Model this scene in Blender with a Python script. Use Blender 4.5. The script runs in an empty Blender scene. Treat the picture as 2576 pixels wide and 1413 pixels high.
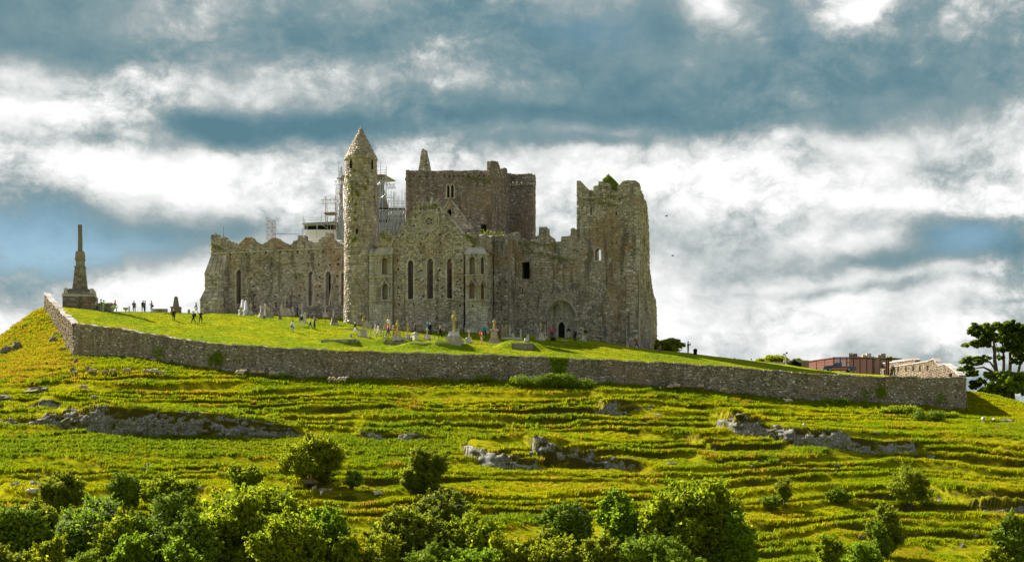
import bpy, math, random
import numpy as np
from mathutils import Vector, Matrix
from mathutils.geometry import tessellate_polygon
random.seed(7)
rng = np.random.default_rng(11)
scene = bpy.context.scene
COL = scene.collection

# ------------------------------------------------------------------ camera
F, CX, HY = 4125.0, 1288.0, 1280.0          # focal length, centre column and horizon row, in units of a 2576 wide picture
cam_data = bpy.data.cameras.new('camera')
cam = bpy.data.objects.new('camera', cam_data); COL.objects.link(cam)
cam_data.sensor_width = 36.0
cam_data.lens = 36.0 * F / 2576.0
cam_data.shift_y = (HY - 706.0) / 2576.0
cam_data.clip_end = 12000.0
cam_data.clip_start = 0.5
cam.location = (0, 0, 0); cam.rotation_euler = (math.pi / 2, 0, 0)
scene.camera = cam

# ------------------------------------------------------------------ light
EXPO = 1.85
SUN_EL, SUN_AZ = math.radians(40), math.radians(47)       # azimuth from +Y towards -X
to_sun = Vector((-math.sin(SUN_AZ) * math.cos(SUN_EL), math.cos(SUN_AZ) * math.cos(SUN_EL), math.sin(SUN_EL)))
sd = bpy.data.lights.new('sun', 'SUN'); sd.energy = 5.0; sd.angle = math.radians(0.6); sd.color = (1.0, 0.93, 0.80)
so = bpy.data.objects.new('sun', sd); COL.objects.link(so)
so.rotation_euler = to_sun.to_track_quat('Z', 'Y').to_euler()
scene.view_settings.view_transform = 'Standard'
scene.view_settings.look = 'None'
scene.view_settings.exposure = EXPO
scene.view_settings.gamma = 1.0
scene.view_settings.use_curve_mapping = False

# node helper
class NT:
    def __init__(s, tree): s.t = tree; s.n = tree.nodes; s.l = tree.links
    def new(s, kind, **kw):
        nd = s.n.new(kind)
        for k, v in kw.items(): setattr(nd, k, v)
        return nd
    def put(s, sock, val):
        if isinstance(val, bpy.types.NodeSocket): s.l.new(val, sock)
        elif val is not None: sock.default_value = val
    def math(s, op, a, b=None, c=None, clamp=False):
        nd = s.new('ShaderNodeMath', operation=op, use_clamp=clamp)
        s.put(nd.inputs[0], a)
        if b is not None: s.put(nd.inputs[1], b)
        if c is not None: s.put(nd.inputs[2], c)
        return nd.outputs[0]
    def vmath(s, op, a, b=None):
        nd = s.new('ShaderNodeVectorMath', operation=op)
        s.put(nd.inputs[0], a)
        if b is not None: s.put(nd.inputs[1], b)
        return nd.outputs[0]
    def mix(s, fac, a, b, mode='MIX'):
        nd = s.new('ShaderNodeMix', data_type='RGBA', blend_type=mode)
        s.put(nd.inputs[0], fac)
        for i, v in ((6, a), (7, b)):
            s.put(nd.inputs[i], v if isinstance(v, bpy.types.NodeSocket) else (*v, 1.0)[:4])
        return nd.outputs[2]
    def noise(s, vec, scale, detail=4, rough=0.55, dist=0.0, out=0):
        nd = s.new('ShaderNodeTexNoise'); s.put(nd.inputs['Vector'], vec)
        nd.inputs['Scale'].default_value = scale; nd.inputs['Detail'].default_value = detail
        nd.inputs['Roughness'].default_value = rough; nd.inputs['Distortion'].default_value = dist
        return nd.outputs[out]
    def ramp(s, fac, stops, interp='LINEAR'):
        nd = s.new('ShaderNodeValToRGB'); nd.color_ramp.interpolation = interp
        el = nd.color_ramp.elements
        while len(el) < len(stops): el.new(0.5)
        for e, (p, c) in zip(el, stops):
            e.position = p; e.color = (*c, 1.0)[:4] if hasattr(c, '__len__') else (c, c, c, 1)
        s.put(nd.inputs[0], fac)
        return nd.outputs[0]
    def smooth(s, val, lo, hi):
        nd = s.new('ShaderNodeMapRange', interpolation_type='SMOOTHSTEP')
        s.put(nd.inputs[0], val); nd.inputs[1].default_value = lo; nd.inputs[2].default_value = hi
        return nd.outputs[0]

# ------------------------------------------------------------------ sky: Nishita blue behind a broken cloud deck
world = bpy.data.worlds.new('World'); scene.world = world; world.use_nodes = True
W = NT(world.node_tree); W.n.clear()
BG = 0.10
sky = W.new('ShaderNodeTexSky', sky_type='NISHITA'); sky.sun_disc = False
sky.sun_elevation = SUN_EL; sky.sun_rotation = -SUN_AZ; sky.altitude = 100; sky.air_density = 1.0; sky.dust_density = 0.6
tc = W.new('ShaderNodeTexCoord')
sep = W.new('ShaderNodeSeparateXYZ'); W.put(sep.inputs[0], tc.outputs['Generated'])
hyp = W.math('SQRT', W.math('ADD', W.math('MULTIPLY', sep.outputs[0], sep.outputs[0]), W.math('MULTIPLY', sep.outputs[1], sep.outputs[1])))
azim = W.math('ARCTAN2', sep.outputs[0], sep.outputs[1])
elev = W.math('ARCTAN2', sep.outputs[2], hyp)
cmb = W.new('ShaderNodeCombineXYZ'); W.put(cmb.inputs[0], azim); W.put(cmb.inputs[1], elev)
# cloud-edge turbulence bends the map of the cloud masses
wv = W.new('ShaderNodeMapping'); W.put(wv.inputs[0], cmb.outputs[0]); wv.inputs['Scale'].default_value = (11, 17, 1)
wn = W.noise(wv.outputs[0], 1.0, 5, 0.55, 0.0, out=1)
wsub = W.vmath('SUBTRACT', wn, (0.5, 0.5, 0.5))
wsc = W.vmath('MULTIPLY', wsub, (0.058, 0.036, 0))
warped = W.vmath('ADD', cmb.outputs[0], wsc)
ws = W.new('ShaderNodeSeparateXYZ'); W.put(ws.inputs[0], warped)
def blobs(lst, start):
    acc = start
    for (px, py, sx, sy, amp) in lst:
        a0 = math.atan((px - CX) / F); e0 = math.atan((HY - py) / F)
        dx = W.math('DIVIDE', W.math('SUBTRACT', ws.outputs[0], a0), sx / F)
        dy = W.math('DIVIDE', W.math('SUBTRACT', ws.outputs[1], e0), sy / F)
        r2 = W.math('ADD', W.math('MULTIPLY', dx, dx), W.math('MULTIPLY', dy, dy))
        g = W.math('EXPONENT', W.math('MULTIPLY', r2, -1.0))
        acc = W.math('MULTIPLY_ADD', g, amp, acc)
    return acc
MASS = [  # column, row, half width, half height, brightness of each cloud mass
    (1288, 130, 2600, 190, -.30), (1288, 450, 2600, 110, .26), (1288, 760, 2600, 170, .20), (1850, 850, 500, 90, .10), (1700, 470, 200, 40, .06), (2000, 440, 200, 40, .04), (1650, 600, 200, 70, -.10), (2300, 440, 200, 30, -.10), (2050, 560, 520, 120, .08),
    (60, 100, 330, 80, -.06), (430, 75, 150, 50, .26), (300, 105, 120, 30, .12), (640, 60, 130, 50, -.04), (800, 90, 160, 60, -.06), (560, 20, 120, 30, .14), (960, 10, 100, 26, .12),
    (150, 165, 300, 26, -.06), (760, 185, 330, 40, .26), (1000, 120, 180, 60, .16), (180, 225, 420, 28, .24), (620, 250, 260, 30, .18),
    (1300, 30, 220, 60, -.08), (1450, 110, 160, 60, -.08), (1150, 150, 160, 70, .16), (1580, 235, 330, 70, -.14), (1330, 230, 150, 40, .08), (1350, 290, 260, 24, -.05), (2000, 250, 420, 50, -.06), (2440, 230, 260, 70, -.08),
    (1720, 150, 180, 50, .16), (1960, 110, 170, 70, -.10), (2250, 200, 160, 40, .05), (1790, 30, 80, 60, .46), (1540, 10, 120, 30, .20), (2160, 45, 110, 55, .58), (2440, 90, 130, 70, .26), (2320, 60, 50, 40, -.10), (2560, 20, 60, 60, .16),
    (535, 345, 100, 34, -.62), (740, 325, 200, 38, -.48), (1050, 300, 420, 30, -.26), (1500, 318, 340, 32, -.28), (1950, 300, 260, 30, -.16), (1450, 366, 200, 14, -.34), (1000, 372, 300, 14, -.02),
    (150, 300, 260, 44, .42), (200, 450, 330, 70, .16), (470, 430, 160, 50, .10), (200, 385, 240, 18, -.16),
    (60, 630, 250, 120, -.44), (350, 600, 220, 60, -.28), (590, 570, 130, 40, -.22), (20, 850, 200, 60, .26), (430, 720, 110, 50, .22), (520, 650, 60, 70, .10), (240, 540, 60, 30, .10),
    (1950, 370, 260, 40, .14), (2250, 350, 160, 30, .04), (2330, 430, 260, 60, -.14), (1800, 560, 260, 60, -.08), (2080, 565, 200, 34, -.16), (2200, 440, 160, 26, .12), (2330, 530, 200, 36, .22), (2500, 540, 90, 60, .06),
    (2420, 620, 120, 55, -.62), (2200, 675, 200, 26, -.40), (1830, 640, 260, 50, -.06), (2570, 650, 70, 60, -.30), (1850, 735, 200, 20, .06), (2150, 738, 280, 14, -.24), (1760, 850, 200, 40, -.04),
]
base = blobs(MASS, 0.58)
half = W.vmath('ADD', cmb.outputs[0], W.vmath('MULTIPLY', wsub, (0.030, 0.022, 0)))
d1 = W.new('ShaderNodeMapping'); W.put(d1.inputs[0], half); d1.inputs['Scale'].default_value = (18, 26, 1)
n1 = W.noise(d1.outputs[0], 1.0, 12, 0.60, 0.0)
d2 = W.new('ShaderNodeMapping'); W.put(d2.inputs[0], half); d2.inputs['Scale'].default_value = (50, 66, 1); d2.inputs['Location'].default_value = (3, 7, 0)
n2 = W.noise(d2.outputs[0], 1.0, 14, 0.70, 0.0)
d3 = W.new('ShaderNodeMapping'); W.put(d3.inputs[0], cmb.outputs[0]); d3.inputs['Scale'].default_value = (8, 12, 1); d3.inputs['Location'].default_value = (31, 17, 0)
calm = W.smooth(W.noise(d3.outputs[0], 1.0, 3, 0.5), 0.40, 0.62)
d4 = W.new('ShaderNodeMapping'); W.put(d4.inputs[0], half); d4.inputs['Scale'].default_value = (30, 42, 1); d4.inputs['Location'].default_value = (9, 2, 0)
puff = W.math('ABSOLUTE', W.math('SUBTRACT', W.noise(d4.outputs[0], 1.0, 7, 0.55, 0.0), 0.5))
br = W.math('ADD', base, W.math('MULTIPLY', W.math('SUBTRACT', n1, 0.5), 0.78))
br = W.math('ADD', br, W.math('MULTIPLY', W.math('SUBTRACT', puff, 0.09), W.math('MULTIPLY_ADD', calm, 0.80, 0.40)))
br = W.math('ADD', br, W.math('MULTIPLY', W.math('SUBTRACT', n2, 0.5), W.math('MULTIPLY_ADD', calm, 0.62, 0.20)))
K = 1.0 / (BG * 2 ** EXPO)
cloud = W.ramp(br, [(0.0, (.110, .225, .280)), (0.20, (.150, .270, .320)), (0.40, (.245, .345, .375)), (0.55, (.43, .485, .495)), (0.70, (.74, .765, .76)), (0.83, (.97, .975, .97)), (0.95, (1.10, 1.10, 1.09)), (1.0, (1.5, 1.48, 1.44))])
cloud = W.mix(1.0, cloud, (K, K, K), 'MULTIPLY')
BLUE = [(60, 650, 260, 70, .9), (330, 640, 200, 50, .4), (2440, 625, 90, 45, 1.0), (1480, 60, 120, 50, .25), (2040, 60, 90, 60, .2)]
gap = blobs(BLUE, 0.0)
gap = W.math('MULTIPLY', gap, W.smooth(br, 0.62, 0.20), clamp=True)
final = W.mix(W.math('MULTIPLY', gap, 0.5), cloud, W.mix(1.0, sky.outputs[0], (.27, .315, .335), 'MULTIPLY'))
bgn = W.new('ShaderNodeBackground'); W.put(bgn.inputs[0], final); bgn.inputs[1].default_value = BG
wo = W.new('ShaderNodeOutputWorld'); W.l.new(bgn.outputs[0], wo.inputs[0])

# ------------------------------------------------------------------ helpers
def link(o, parent=None):
    COL.objects.link(o)
    if parent is not None: o.parent = parent
    return o
def tag(o, label=None, cat=None, group=None, kind=None):
    if label: o['label'] = label
    if cat: o['category'] = cat
    if group: o['group'] = group
    if kind: o['kind'] = kind
    return o
def empty(name, loc, rz=0.0):
    o = bpy.data.objects.new(name, None); o.empty_display_size = 0.3
    o.location = loc; o.rotation_euler = (0, 0, rz)
    return link(o)
def np_mesh(name, V, Fq, mats=(), smooth=False):
    me = bpy.data.meshes.new(name)
    V = np.asarray(V, dtype=np.float32); Fq = np.asarray(Fq, dtype=np.int32)
    k = Fq.shape[1]
    me.vertices.add(len(V)); me.vertices.foreach_set('co', V.ravel())
    me.loops.add(Fq.size); me.loops.foreach_set('vertex_index', Fq.ravel())
    me.polygons.add(len(Fq)); me.polygons.foreach_set('loop_start', np.arange(0, Fq.size, k, dtype=np.int32))
    if smooth: me.polygons.foreach_set('use_smooth', np.ones(len(Fq), dtype=bool))
    for m in mats: me.materials.append(m)
    me.update(calc_edges=True)
    return me
class MB:
    def __init__(s): s.v = []; s.f = []; s.mi = []
    def add(s, vs, fs, mi=0):
        b = len(s.v); s.v.extend([tuple(v) for v in vs])
        for f in fs: s.f.append(tuple(i + b for i in f)); s.mi.append(mi)
    def box(s, c, d, rz=0.0, top=1.0, mi=0, jit=0.0, topy=None):
        """box on its base centre c, size d, turned rz; 'top' shrinks the top face"""
        ty = top if topy is None else topy
        cs, sn = math.cos(rz), math.sin(rz); vs = []
        for z, kx, ky in ((0, 1, 1), (d[2], top, ty)):
            for x, y in ((-1, -1), (1, -1), (1, 1), (-1, 1)):
                X = x * d[0] / 2 * kx + random.uniform(-jit, jit); Y = y * d[1] / 2 * ky + random.uniform(-jit, jit)
                vs.append((c[0] + X * cs - Y * sn, c[1] + X * sn + Y * cs, c[2] + z + random.uniform(-jit, jit) * (z > 0)))
        s.add(vs, [(0, 3, 2, 1), (4, 5, 6, 7), (0, 1, 5, 4), (1, 2, 6, 5), (2, 3, 7, 6), (3, 0, 4, 7)], mi)
    def tube(s, p0, p1, r0, r1=None, n=6, mi=0, cap=True):
        r1 = r0 if r1 is None else r1
        p0, p1 = Vector(p0), Vector(p1); d = (p1 - p0)
        if d.length < 1e-6: return
        d.normalize(); a = d.orthogonal().normalized(); b = d.cross(a)
        vs = []
        for p, r in ((p0, r0), (p1, r1)):
            for i in range(n):
                t = 2 * math.pi * i / n; vs.append(p + a * math.cos(t) * r + b * math.sin(t) * r)
        fs = [(i, (i + 1) % n, n + (i + 1) % n, n + i) for i in range(n)]
        if cap: fs += [tuple(range(n - 1, -1, -1)), tuple(range(n, 2 * n))]
        s.add(vs, fs, mi)
    def path(s, pts, radii, n=6, mi=0):
        for i in range(len(pts) - 1): s.tube(pts[i], pts[i + 1], radii[i], radii[i + 1], n, mi)
    def lathe(s, prof, n=16, c=(0, 0, 0), mi=0):
        vs = []; fs = []
        for r, z in prof:
            for i in range(n):
                t = 2 * math.pi * i / n; vs.append((c[0] + r * math.cos(t), c[1] + r * math.sin(t), c[2] + z))
        for j in range(len(prof) - 1):
            for i in range(n):
                fs.append((j * n + i, j * n + (i + 1) % n, (j + 1) * n + (i + 1) % n, (j + 1) * n + i))
        fs.append(tuple(range(n - 1, -1, -1))); k = (len(prof) - 1) * n; fs.append(tuple(range(k, k + n)))
        s.add(vs, fs, mi)
    def slab(s, poly, y0, y1, mi=0, fr=None):
        """polygon in (x,z), extruded from y0 to y1 (or mapped by fr(a,b,d))"""
        n = len(poly); fr = fr or (lambda a, b, d: (a, d, b))
        vs = [fr(a, b, y0) for a, b in poly] + [fr(a, b, y1) for a, b in poly]
        tri = tessellate_polygon([[Vector((a, b, 0)) for a, b in poly]])
        fs = [tuple(t) for t in tri] + [tuple(i + n for i in reversed(t)) for t in tri]
        fs += [(i, (i + 1) % n, n + (i + 1) % n, n + i) for i in range(n)]
        s.add(vs, fs, mi)
    def ball(s, c, r, n=8, m=6, mi=0, jit=0.0):
        vs = []; fs = []
        r = r if hasattr(r, '__len__') else (r, r, r)
        for j in range(m + 1):
            p = math.pi * j / m - math.pi / 2
            for i in range(n):
                t = 2 * math.pi * i / n; q = 1 + random.uniform(-jit, jit)
                vs.append((c[0] + r[0] * q * math.cos(p) * math.cos(t), c[1] + r[1] * q * math.cos(p) * math.sin(t), c[2] + r[2] * q * math.sin(p)))
        for j in range(m):
            for i in range(n): fs.append((j * n + i, j * n + (i + 1) % n, (j + 1) * n + (i + 1) % n, (j + 1) * n + i))
        s.add(vs, fs, mi)
    def mesh(s, name, mats, smooth=False):
        me = bpy.data.meshes.new(name); me.from_pydata(s.v, [], s.f)
        for m in (mats if isinstance(mats, (list, tuple)) else [mats]): me.materials.append(m)
        if any(s.mi): me.polygons.foreach_set('material_index', s.mi)
        if smooth: me.polygons.foreach_set('use_smooth', [True] * len(s.f))
        me.update(); return me
    def build(s, name, mats, parent=None, loc=None, rz=None, smooth=False, kind=None):
        o = bpy.data.objects.new(name, s.mesh(name, mats, smooth))
        if loc is not None: o.location = loc
        if rz is not None: o.rotation_euler = (0, 0, rz)
        if kind: o['kind'] = kind
        return link(o, parent)
def fix_normals(me):
    import bmesh
    bm = bmesh.new(); bm.from_mesh(me); bmesh.ops.recalc_face_normals(bm, faces=bm.faces); bm.to_mesh(me); bm.free()

# ------------------------------------------------------------------ materials
def new_mat(name):
    m = bpy.data.materials.new(name); m.use_nodes = True
    t = NT(m.node_tree); bsdf = t.n['Principled BSDF']
    return m, t, bsdf
def plain(name, col, rough=0.7, metal=0.0, vary=0.0, scale=3.0):
    m, t, b = new_mat(name)
    if vary:
        g = t.new('ShaderNodeNewGeometry'); n = t.noise(g.outputs['Position'], scale, 4, 0.6)
        c = t.mix(n, tuple(x * (1 - vary) for x in col), tuple(min(1, x * (1 + vary)) for x in col)); t.put(b.inputs['Base Color'], c)
    else: b.inputs['Base Color'].default_value = (*col, 1)
    b.inputs['Roughness'].default_value = rough; b.inputs['Metallic'].default_value = metal
    b.inputs['Specular IOR Level'].default_value = 0.3 if rough < .7 else .08
    return m
def stone_mat(name, stops, stain=(.30, .19, .09), stain_amt=.45, dark=(.07, .065, .05), dark_amt=.5, lichen=(.62, .62, .56), lichen_at=.66, moss=(.10, .12, .03), moss_at=.60, top_moss=True, grain=9.0, s=1.0, lscale=2.6):
    m, t, b = new_mat(name)
    g = t.new('ShaderNodeNewGeometry'); oi = t.new('ShaderNodeObjectInfo')
    P = g.outputs['Position']
    r = t.math('FRACT', t.math('ADD', g.outputs['Random Per Island'], t.math('MULTIPLY', oi.outputs['Random'], 7.31)))
    c = t.ramp(r, stops)
    big = t.noise(P, 0.16 * s, 5, 0.62, 0.6)
    mid = t.noise(P, 0.55 * s, 5, 0.6, 0.4)
    st = t.new('ShaderNodeMapping'); t.put(st.inputs[0], P); st.inputs['Scale'].default_value = (1.1 * s, 1.1 * s, .16 * s)
    streak = t.noise(st.outputs[0], 1.0, 4, 0.6, 0.3)
    patch = t.noise(P, .34 * s, 6, .68, .8); pch2 = t.new('ShaderNodeMapping'); t.put(pch2.inputs[0], P); pch2.inputs['Location'].default_value = (37, 11, 5)
    pale = t.noise(pch2.outputs[0], .22 * s, 6, .66, .6)
    c = t.mix(t.math('MULTIPLY', t.smooth(pale, .52, .66), .45), c, tuple(min(.7, q * 1.25) for q in stops[len(stops) // 2][1]))
    c = t.mix(t.math('MULTIPLY', t.smooth(big, .48, .64), stain_amt), c, stain)
    c = t.mix(t.math('MULTIPLY', t.smooth(patch, .50, .64), dark_amt * .75), c, tuple(q * 1.5 for q in dark))
    c = t.mix(t.math('MULTIPLY', t.smooth(streak, .50, .68), dark_amt), c, dark)
    fine = t.noise(P, grain, 6, 0.65)
    c = t.mix(.75, c, t.mix(fine, (.40, .40, .40), (1.55, 1.55, 1.55)), 'MULTIPLY')
    sp = t.noise(P, lscale, 4, 0.72, 0.5)
    c = t.mix(t.math('MULTIPLY', t.smooth(sp, lichen_at, lichen_at + .06), .85), c, lichen)
    ms = t.math('MULTIPLY', t.smooth(mid, moss_at, moss_at + .12), t.smooth(fine, .40, .58))
    c = t.mix(t.math('MULTIPLY', ms, .75), c, moss)
    if top_moss:
        nz = t.new('ShaderNodeSeparateXYZ'); t.put(nz.inputs[0], g.outputs['True Normal'])
        c = t.mix(t.math('MULTIPLY', t.smooth(nz.outputs[2], .5, .9), t.smooth(mid, .36, .55)), c, (.17, .17, .045))
    c = t.mix(1.0, c, (1.03, 1.00, 1.13), 'MULTIPLY'); t.put(b.inputs['Base Color'], c)
    b.inputs['Roughness'].default_value = .92; b.inputs['Specular IOR Level'].default_value = .05
    bp = t.new('ShaderNodeBump'); bp.inputs['Strength'].default_value = .55; bp.inputs['Distance'].default_value = .06
    t.put(bp.inputs['Height'], t.math('ADD', fine, t.math('MULTIPLY', sp, .6))); t.put(b.inputs['Normal'], bp.outputs[0])
    return m
ST = [(0, (.17, .16, .135)), (.22, (.36, .335, .28)), (.42, (.46, .43, .355)), (.58, (.30, .285, .25)), (.76, (.48, .43, .33)), (.90, (.50, .48, .42)), (1, (.70, .68, .62))]
M_STONE = stone_mat('castle_stone', ST, stain=(.33, .215, .10), stain_amt=.55, dark_amt=.66, lichen_at=.62)
M_TOWER = stone_mat('tower_stone', [(0, (.21, .19, .15)), (.3, (.38, .345, .27)), (.6, (.32, .295, .24)), (.8, (.45, .40, .30)), (1, (.56, .53, .46))], stain=(.33, .26, .13), stain_amt=.35, dark_amt=.42, lichen_at=.70)
M_RED = stone_mat('crossing_stone', [(0, (.13, .11, .10)), (.4, (.265, .23, .205)), (.7, (.21, .185, .17)), (1, (.46, .43, .40))], stain=(.30, .22, .14), stain_amt=.6, dark_amt=.6, lichen_at=.70)
M_MORTAR = stone_mat('mortar', [(0, (.20, .185, .15)), (1, (.25, .23, .185))], lichen_at=.75)
M_ASHLAR = stone_mat('dressed_stone', [(0, (.34, .335, .27)), (.5, (.42, .415, .335)), (1, (.49, .48, .40))], stain=(.27, .275, .17), dark_amt=.6, lichen_at=.61, moss=(.15, .18, .06))
M_WALL = stone_mat('rubble_stone', [(0, (.15, .135, .10)), (.3, (.28, .25, .195)), (.6, (.37, .335, .265)), (.88, (.30, .275, .22)), (.95, (.60, .58, .53)), (1, (.74, .72, .67))], stain_amt=.3, dark_amt=.35, lichen_at=.64, moss_at=.57)
M_WALLB = stone_mat('overgrown_rubble', [(0, (.075, .055, .032)), (.5, (.16, .125, .078)), (1, (.27, .225, .16))], stain=(.16, .09, .03), stain_amt=.6, dark_amt=.4, lichen_at=.70, moss=(.11, .10, .02), moss_at=.50)
M_COPING = stone_mat('coping_stone', [(0, (.31, .29, .25)), (1, (.42, .40, .36))], dark_amt=.2, lichen_at=.58, top_moss=False)
M_ROCK = stone_mat('limestone', [(0, (.125, .12, .105)), (1, (.17, .165, .15))], stain=(.11, .085, .045), stain_amt=.6, dark=(.045, .038, .022), dark_amt=.85, lscale=4.5, lichen=(.34, .37, .36), lichen_at=.53, moss=(.09, .085, .02), moss_at=.50, grain=5.0, s=1.6)
M_MONU = stone_mat('monument_stone', [(0, (.12, .105, .08)), (.5, (.20, .18, .135)), (1, (.27, .25, .20))], dark_amt=.6, lichen_at=.64)
M_INFILL = stone_mat('pale_infill_stone', [(0, (.42, .385, .27)), (.5, (.52, .48, .34)), (1, (.60, .56, .43))], dark_amt=.2, stain_amt=.2, lichen_at=.66, moss_at=.75, top_moss=False)
M_WARM = stone_mat('warm_rubble', [(0, (.12, .09, .055)), (.5, (.19, .145, .09)), (1, (.26, .215, .15))], dark_amt=.25, stain_amt=.3, lichen_at=.66, moss_at=.75, top_moss=False)
M_GRAVE = stone_mat('grave_stone', [(0, (.36, .33, .26)), (.5, (.48, .45, .37)), (1, (.56, .54, .47))], dark_amt=.45, lichen_at=.60, moss=(.30, .26, .05), moss_at=.52, top_moss=False)
M_GRAVEY = stone_mat('yellow_lichen_stone', [(0, (.42, .36, .12)), (1, (.56, .48, .17))], dark_amt=.35, lichen_at=.66, moss=(.48, .38, .05), moss_at=.48, top_moss=False)
M_GRAVEW = stone_mat('white_marble', [(0, (.48, .49, .48)), (1, (.55, .56, .55))], stain_amt=.08, dark_amt=.15, lichen_at=.8, moss_at=.8, top_moss=False)
M_DARK = plain('near_black', (.012, .011, .010), .95)  # near-black colour, also paints the shade inside openings
M_IRON = plain('iron', (.035, .035, .035), .5, .6)
M_STEEL = plain('galvanised_steel', (.40, .43, .44), .5, .5, .2)
M_PAINTR = plain('red_primer', (.35, .13, .10), .6)
M_PLANKS = plain('scaffold_board', (.20, .15, .10), .85, 0, .3)
M_SHEET = plain('white_sheeting', (.74, .74, .76), .55, 0, .12, 1.2)
M_GREYSHEET = plain('grey_sheeting', (.17, .18, .18), .6, 0, .15, .8)
M_TIMBER = plain('red_timber', (.048, .016, .011), .75, 0, .25, 2.5)
M_TIMBER_LIT = plain('sunlit_timber', (.105, .033, .016), .75, 0, .25, 2.5)  # brighter copy of the red timber, sunlight painted into the colour
M_BROWNWOOD = plain('brown_boards', (.30, .175, .125), .85, 0, .35, 1.2)
# ------------------------------------------------------------------ grass and leaf materials
def grass_mat(name, ca, cb, cc, dry, trans=.35, scale=1.0, earth=False):
    m, t, b = new_mat(name)
    g = t.new('ShaderNodeNewGeometry'); P = g.outputs['Position']; oi = t.new('ShaderNodeObjectInfo')
    n1 = t.noise(P, .10 * scale, 5, .6, .3); n2 = t.noise(P, .9 * scale, 5, .65); n3 = t.noise(P, 6.0, 4, .7)
    c = t.mix(t.smooth(n1, .38, .62), ca, cb)
    c = t.mix(t.math('MULTIPLY', t.smooth(n2, .48, .66), .7), c, cc)
    c = t.mix(t.math('MULTIPLY', t.smooth(t.noise(P, .33 * scale, 5, .7, .5), .58, .72), .65), c, dry)
    c = t.mix(.7, c, t.mix(n3, (.45, .5, .5), (1.5, 1.45, 1.4)), 'MULTIPLY')
    c = t.mix(.5, c, t.mix(g.outputs['Random Per Island'], (.65, .7, .6), (1.35, 1.25, 1.2)), 'MULTIPLY')
    if earth:  # steep faces: bare soil colour, darkened further to paint riser shade
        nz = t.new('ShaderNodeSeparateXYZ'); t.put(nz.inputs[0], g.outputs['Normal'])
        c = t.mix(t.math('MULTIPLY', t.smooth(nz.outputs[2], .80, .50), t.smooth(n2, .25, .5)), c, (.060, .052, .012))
    t.put(b.inputs['Base Color'], c); b.inputs['Roughness'].default_value = 1; b.inputs['Specular IOR Level'].default_value = 0
    if trans:
        tr = t.new('ShaderNodeBsdfTranslucent'); t.put(tr.inputs[0], c)
        mx = t.new('ShaderNodeMixShader'); mx.inputs[0].default_value = trans
        t.l.new(b.outputs[0], mx.inputs[1]); t.l.new(tr.outputs[0], mx.inputs[2])
        t.l.new(mx.outputs[0], t.n['Material Output'].inputs[0])
    else:
        bp = t.new('ShaderNodeBump'); bp.inputs['Strength'].default_value = .8; bp.inputs['Distance'].default_value = .12
        t.put(bp.inputs['Height'], t.math('ADD', n3, n2)); t.put(b.inputs['Normal'], bp.outputs[0])
    return m
M_DRY = grass_mat('dry_grass', (.30, .20, .018), (.34, .25, .018), (.24, .21, .010), (.28, .16, .02), .45)
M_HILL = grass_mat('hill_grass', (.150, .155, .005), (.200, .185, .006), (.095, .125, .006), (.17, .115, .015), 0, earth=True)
M_TUFT = grass_mat('tuft_grass', (.195, .250, .004), (.295, .290, .005), (.110, .200, .006), (.24, .23, .012), .5)
M_LUSH = grass_mat('lush_weeds', (.120, .190, .008), (.170, .220, .008), (.21, .235, .010), (.17, .18, .015), .5)
M_LAWN = grass_mat('lawn_grass', (.135, .185, .010), (.215, .222, .010), (.105, .155, .010), (.24, .205, .016), 0, 1.6)
M_LAWNT = grass_mat('lawn_tuft_grass', (.14, .192, .010), (.225, .23, .010), (.115, .165, .010), (.25, .215, .016), .45, 1.6)
def leaf_mat(name, a, b_, c_, trans=.588, gloss=.35):
    m, t, b = new_mat(name)
    g = t.new('ShaderNodeNewGeometry'); oi = t.new('ShaderNodeObjectInfo')
    c = t.ramp(g.outputs['Random Per Island'], [(0, a), (.5, b_), (1, c_)])
    n = t.noise(g.outputs['Position'], .8, 3, .6)
    c = t.mix(.6, c, t.mix(n, (.6, .65, .7), (1.4, 1.35, 1.2)), 'MULTIPLY')
    t.put(b.inputs['Base Color'], c); b.inputs['Roughness'].default_value = .75; b.inputs['Specular IOR Level'].default_value = gloss * .2
    tr = t.new('ShaderNodeBsdfTranslucent'); t.put(tr.inputs[0], c)
    mx = t.new('ShaderNodeMixShader'); mx.inputs[0].default_value = trans
    t.l.new(b.outputs[0], mx.inputs[1]); t.l.new(tr.outputs[0], mx.inputs[2])
    t.l.new(mx.outputs[0], t.n['Material Output'].inputs[0])
    return m
M_LEAF_MID = leaf_mat('leaf_mid_green', (0.129, 0.192, 0.008), (0.227, 0.289, 0.010), (0.362, 0.385, 0.013))
M_LEAF_YEL = leaf_mat('leaf_yellow_green', (.160, .215, .008), (.245, .285, .010), (.330, .330, .012))
M_LEAF_DARK = leaf_mat('leaf_dark_green', (0.087, 0.151, 0.012), (0.151, 0.223, 0.014), (0.242, 0.307, 0.017), .3)
M_LEAF_GREEN = leaf_mat('leaf_fresh_green', (0.106, 0.192, 0.009), (0.173, 0.271, 0.013), (0.257, 0.343, 0.017))
M_LEAF_OLIVE = leaf_mat('leaf_olive', (.125, .175, .012), (.190, .235, .014), (.280, .275, .020))
M_LEAF_SYC = leaf_mat('sycamore_leaf', (.060, .105, .008), (.100, .155, .010), (.165, .215, .012))
M_FLOWER = plain('cream_blossom', (.55, .54, .30), .8)
M_BARK = plain('bark', (.075, .060, .045), .9, 0, .4, 4)
M_BARKG = plain('grey_bark', (.11, .10, .085), .9, 0, .4, 4)

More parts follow.
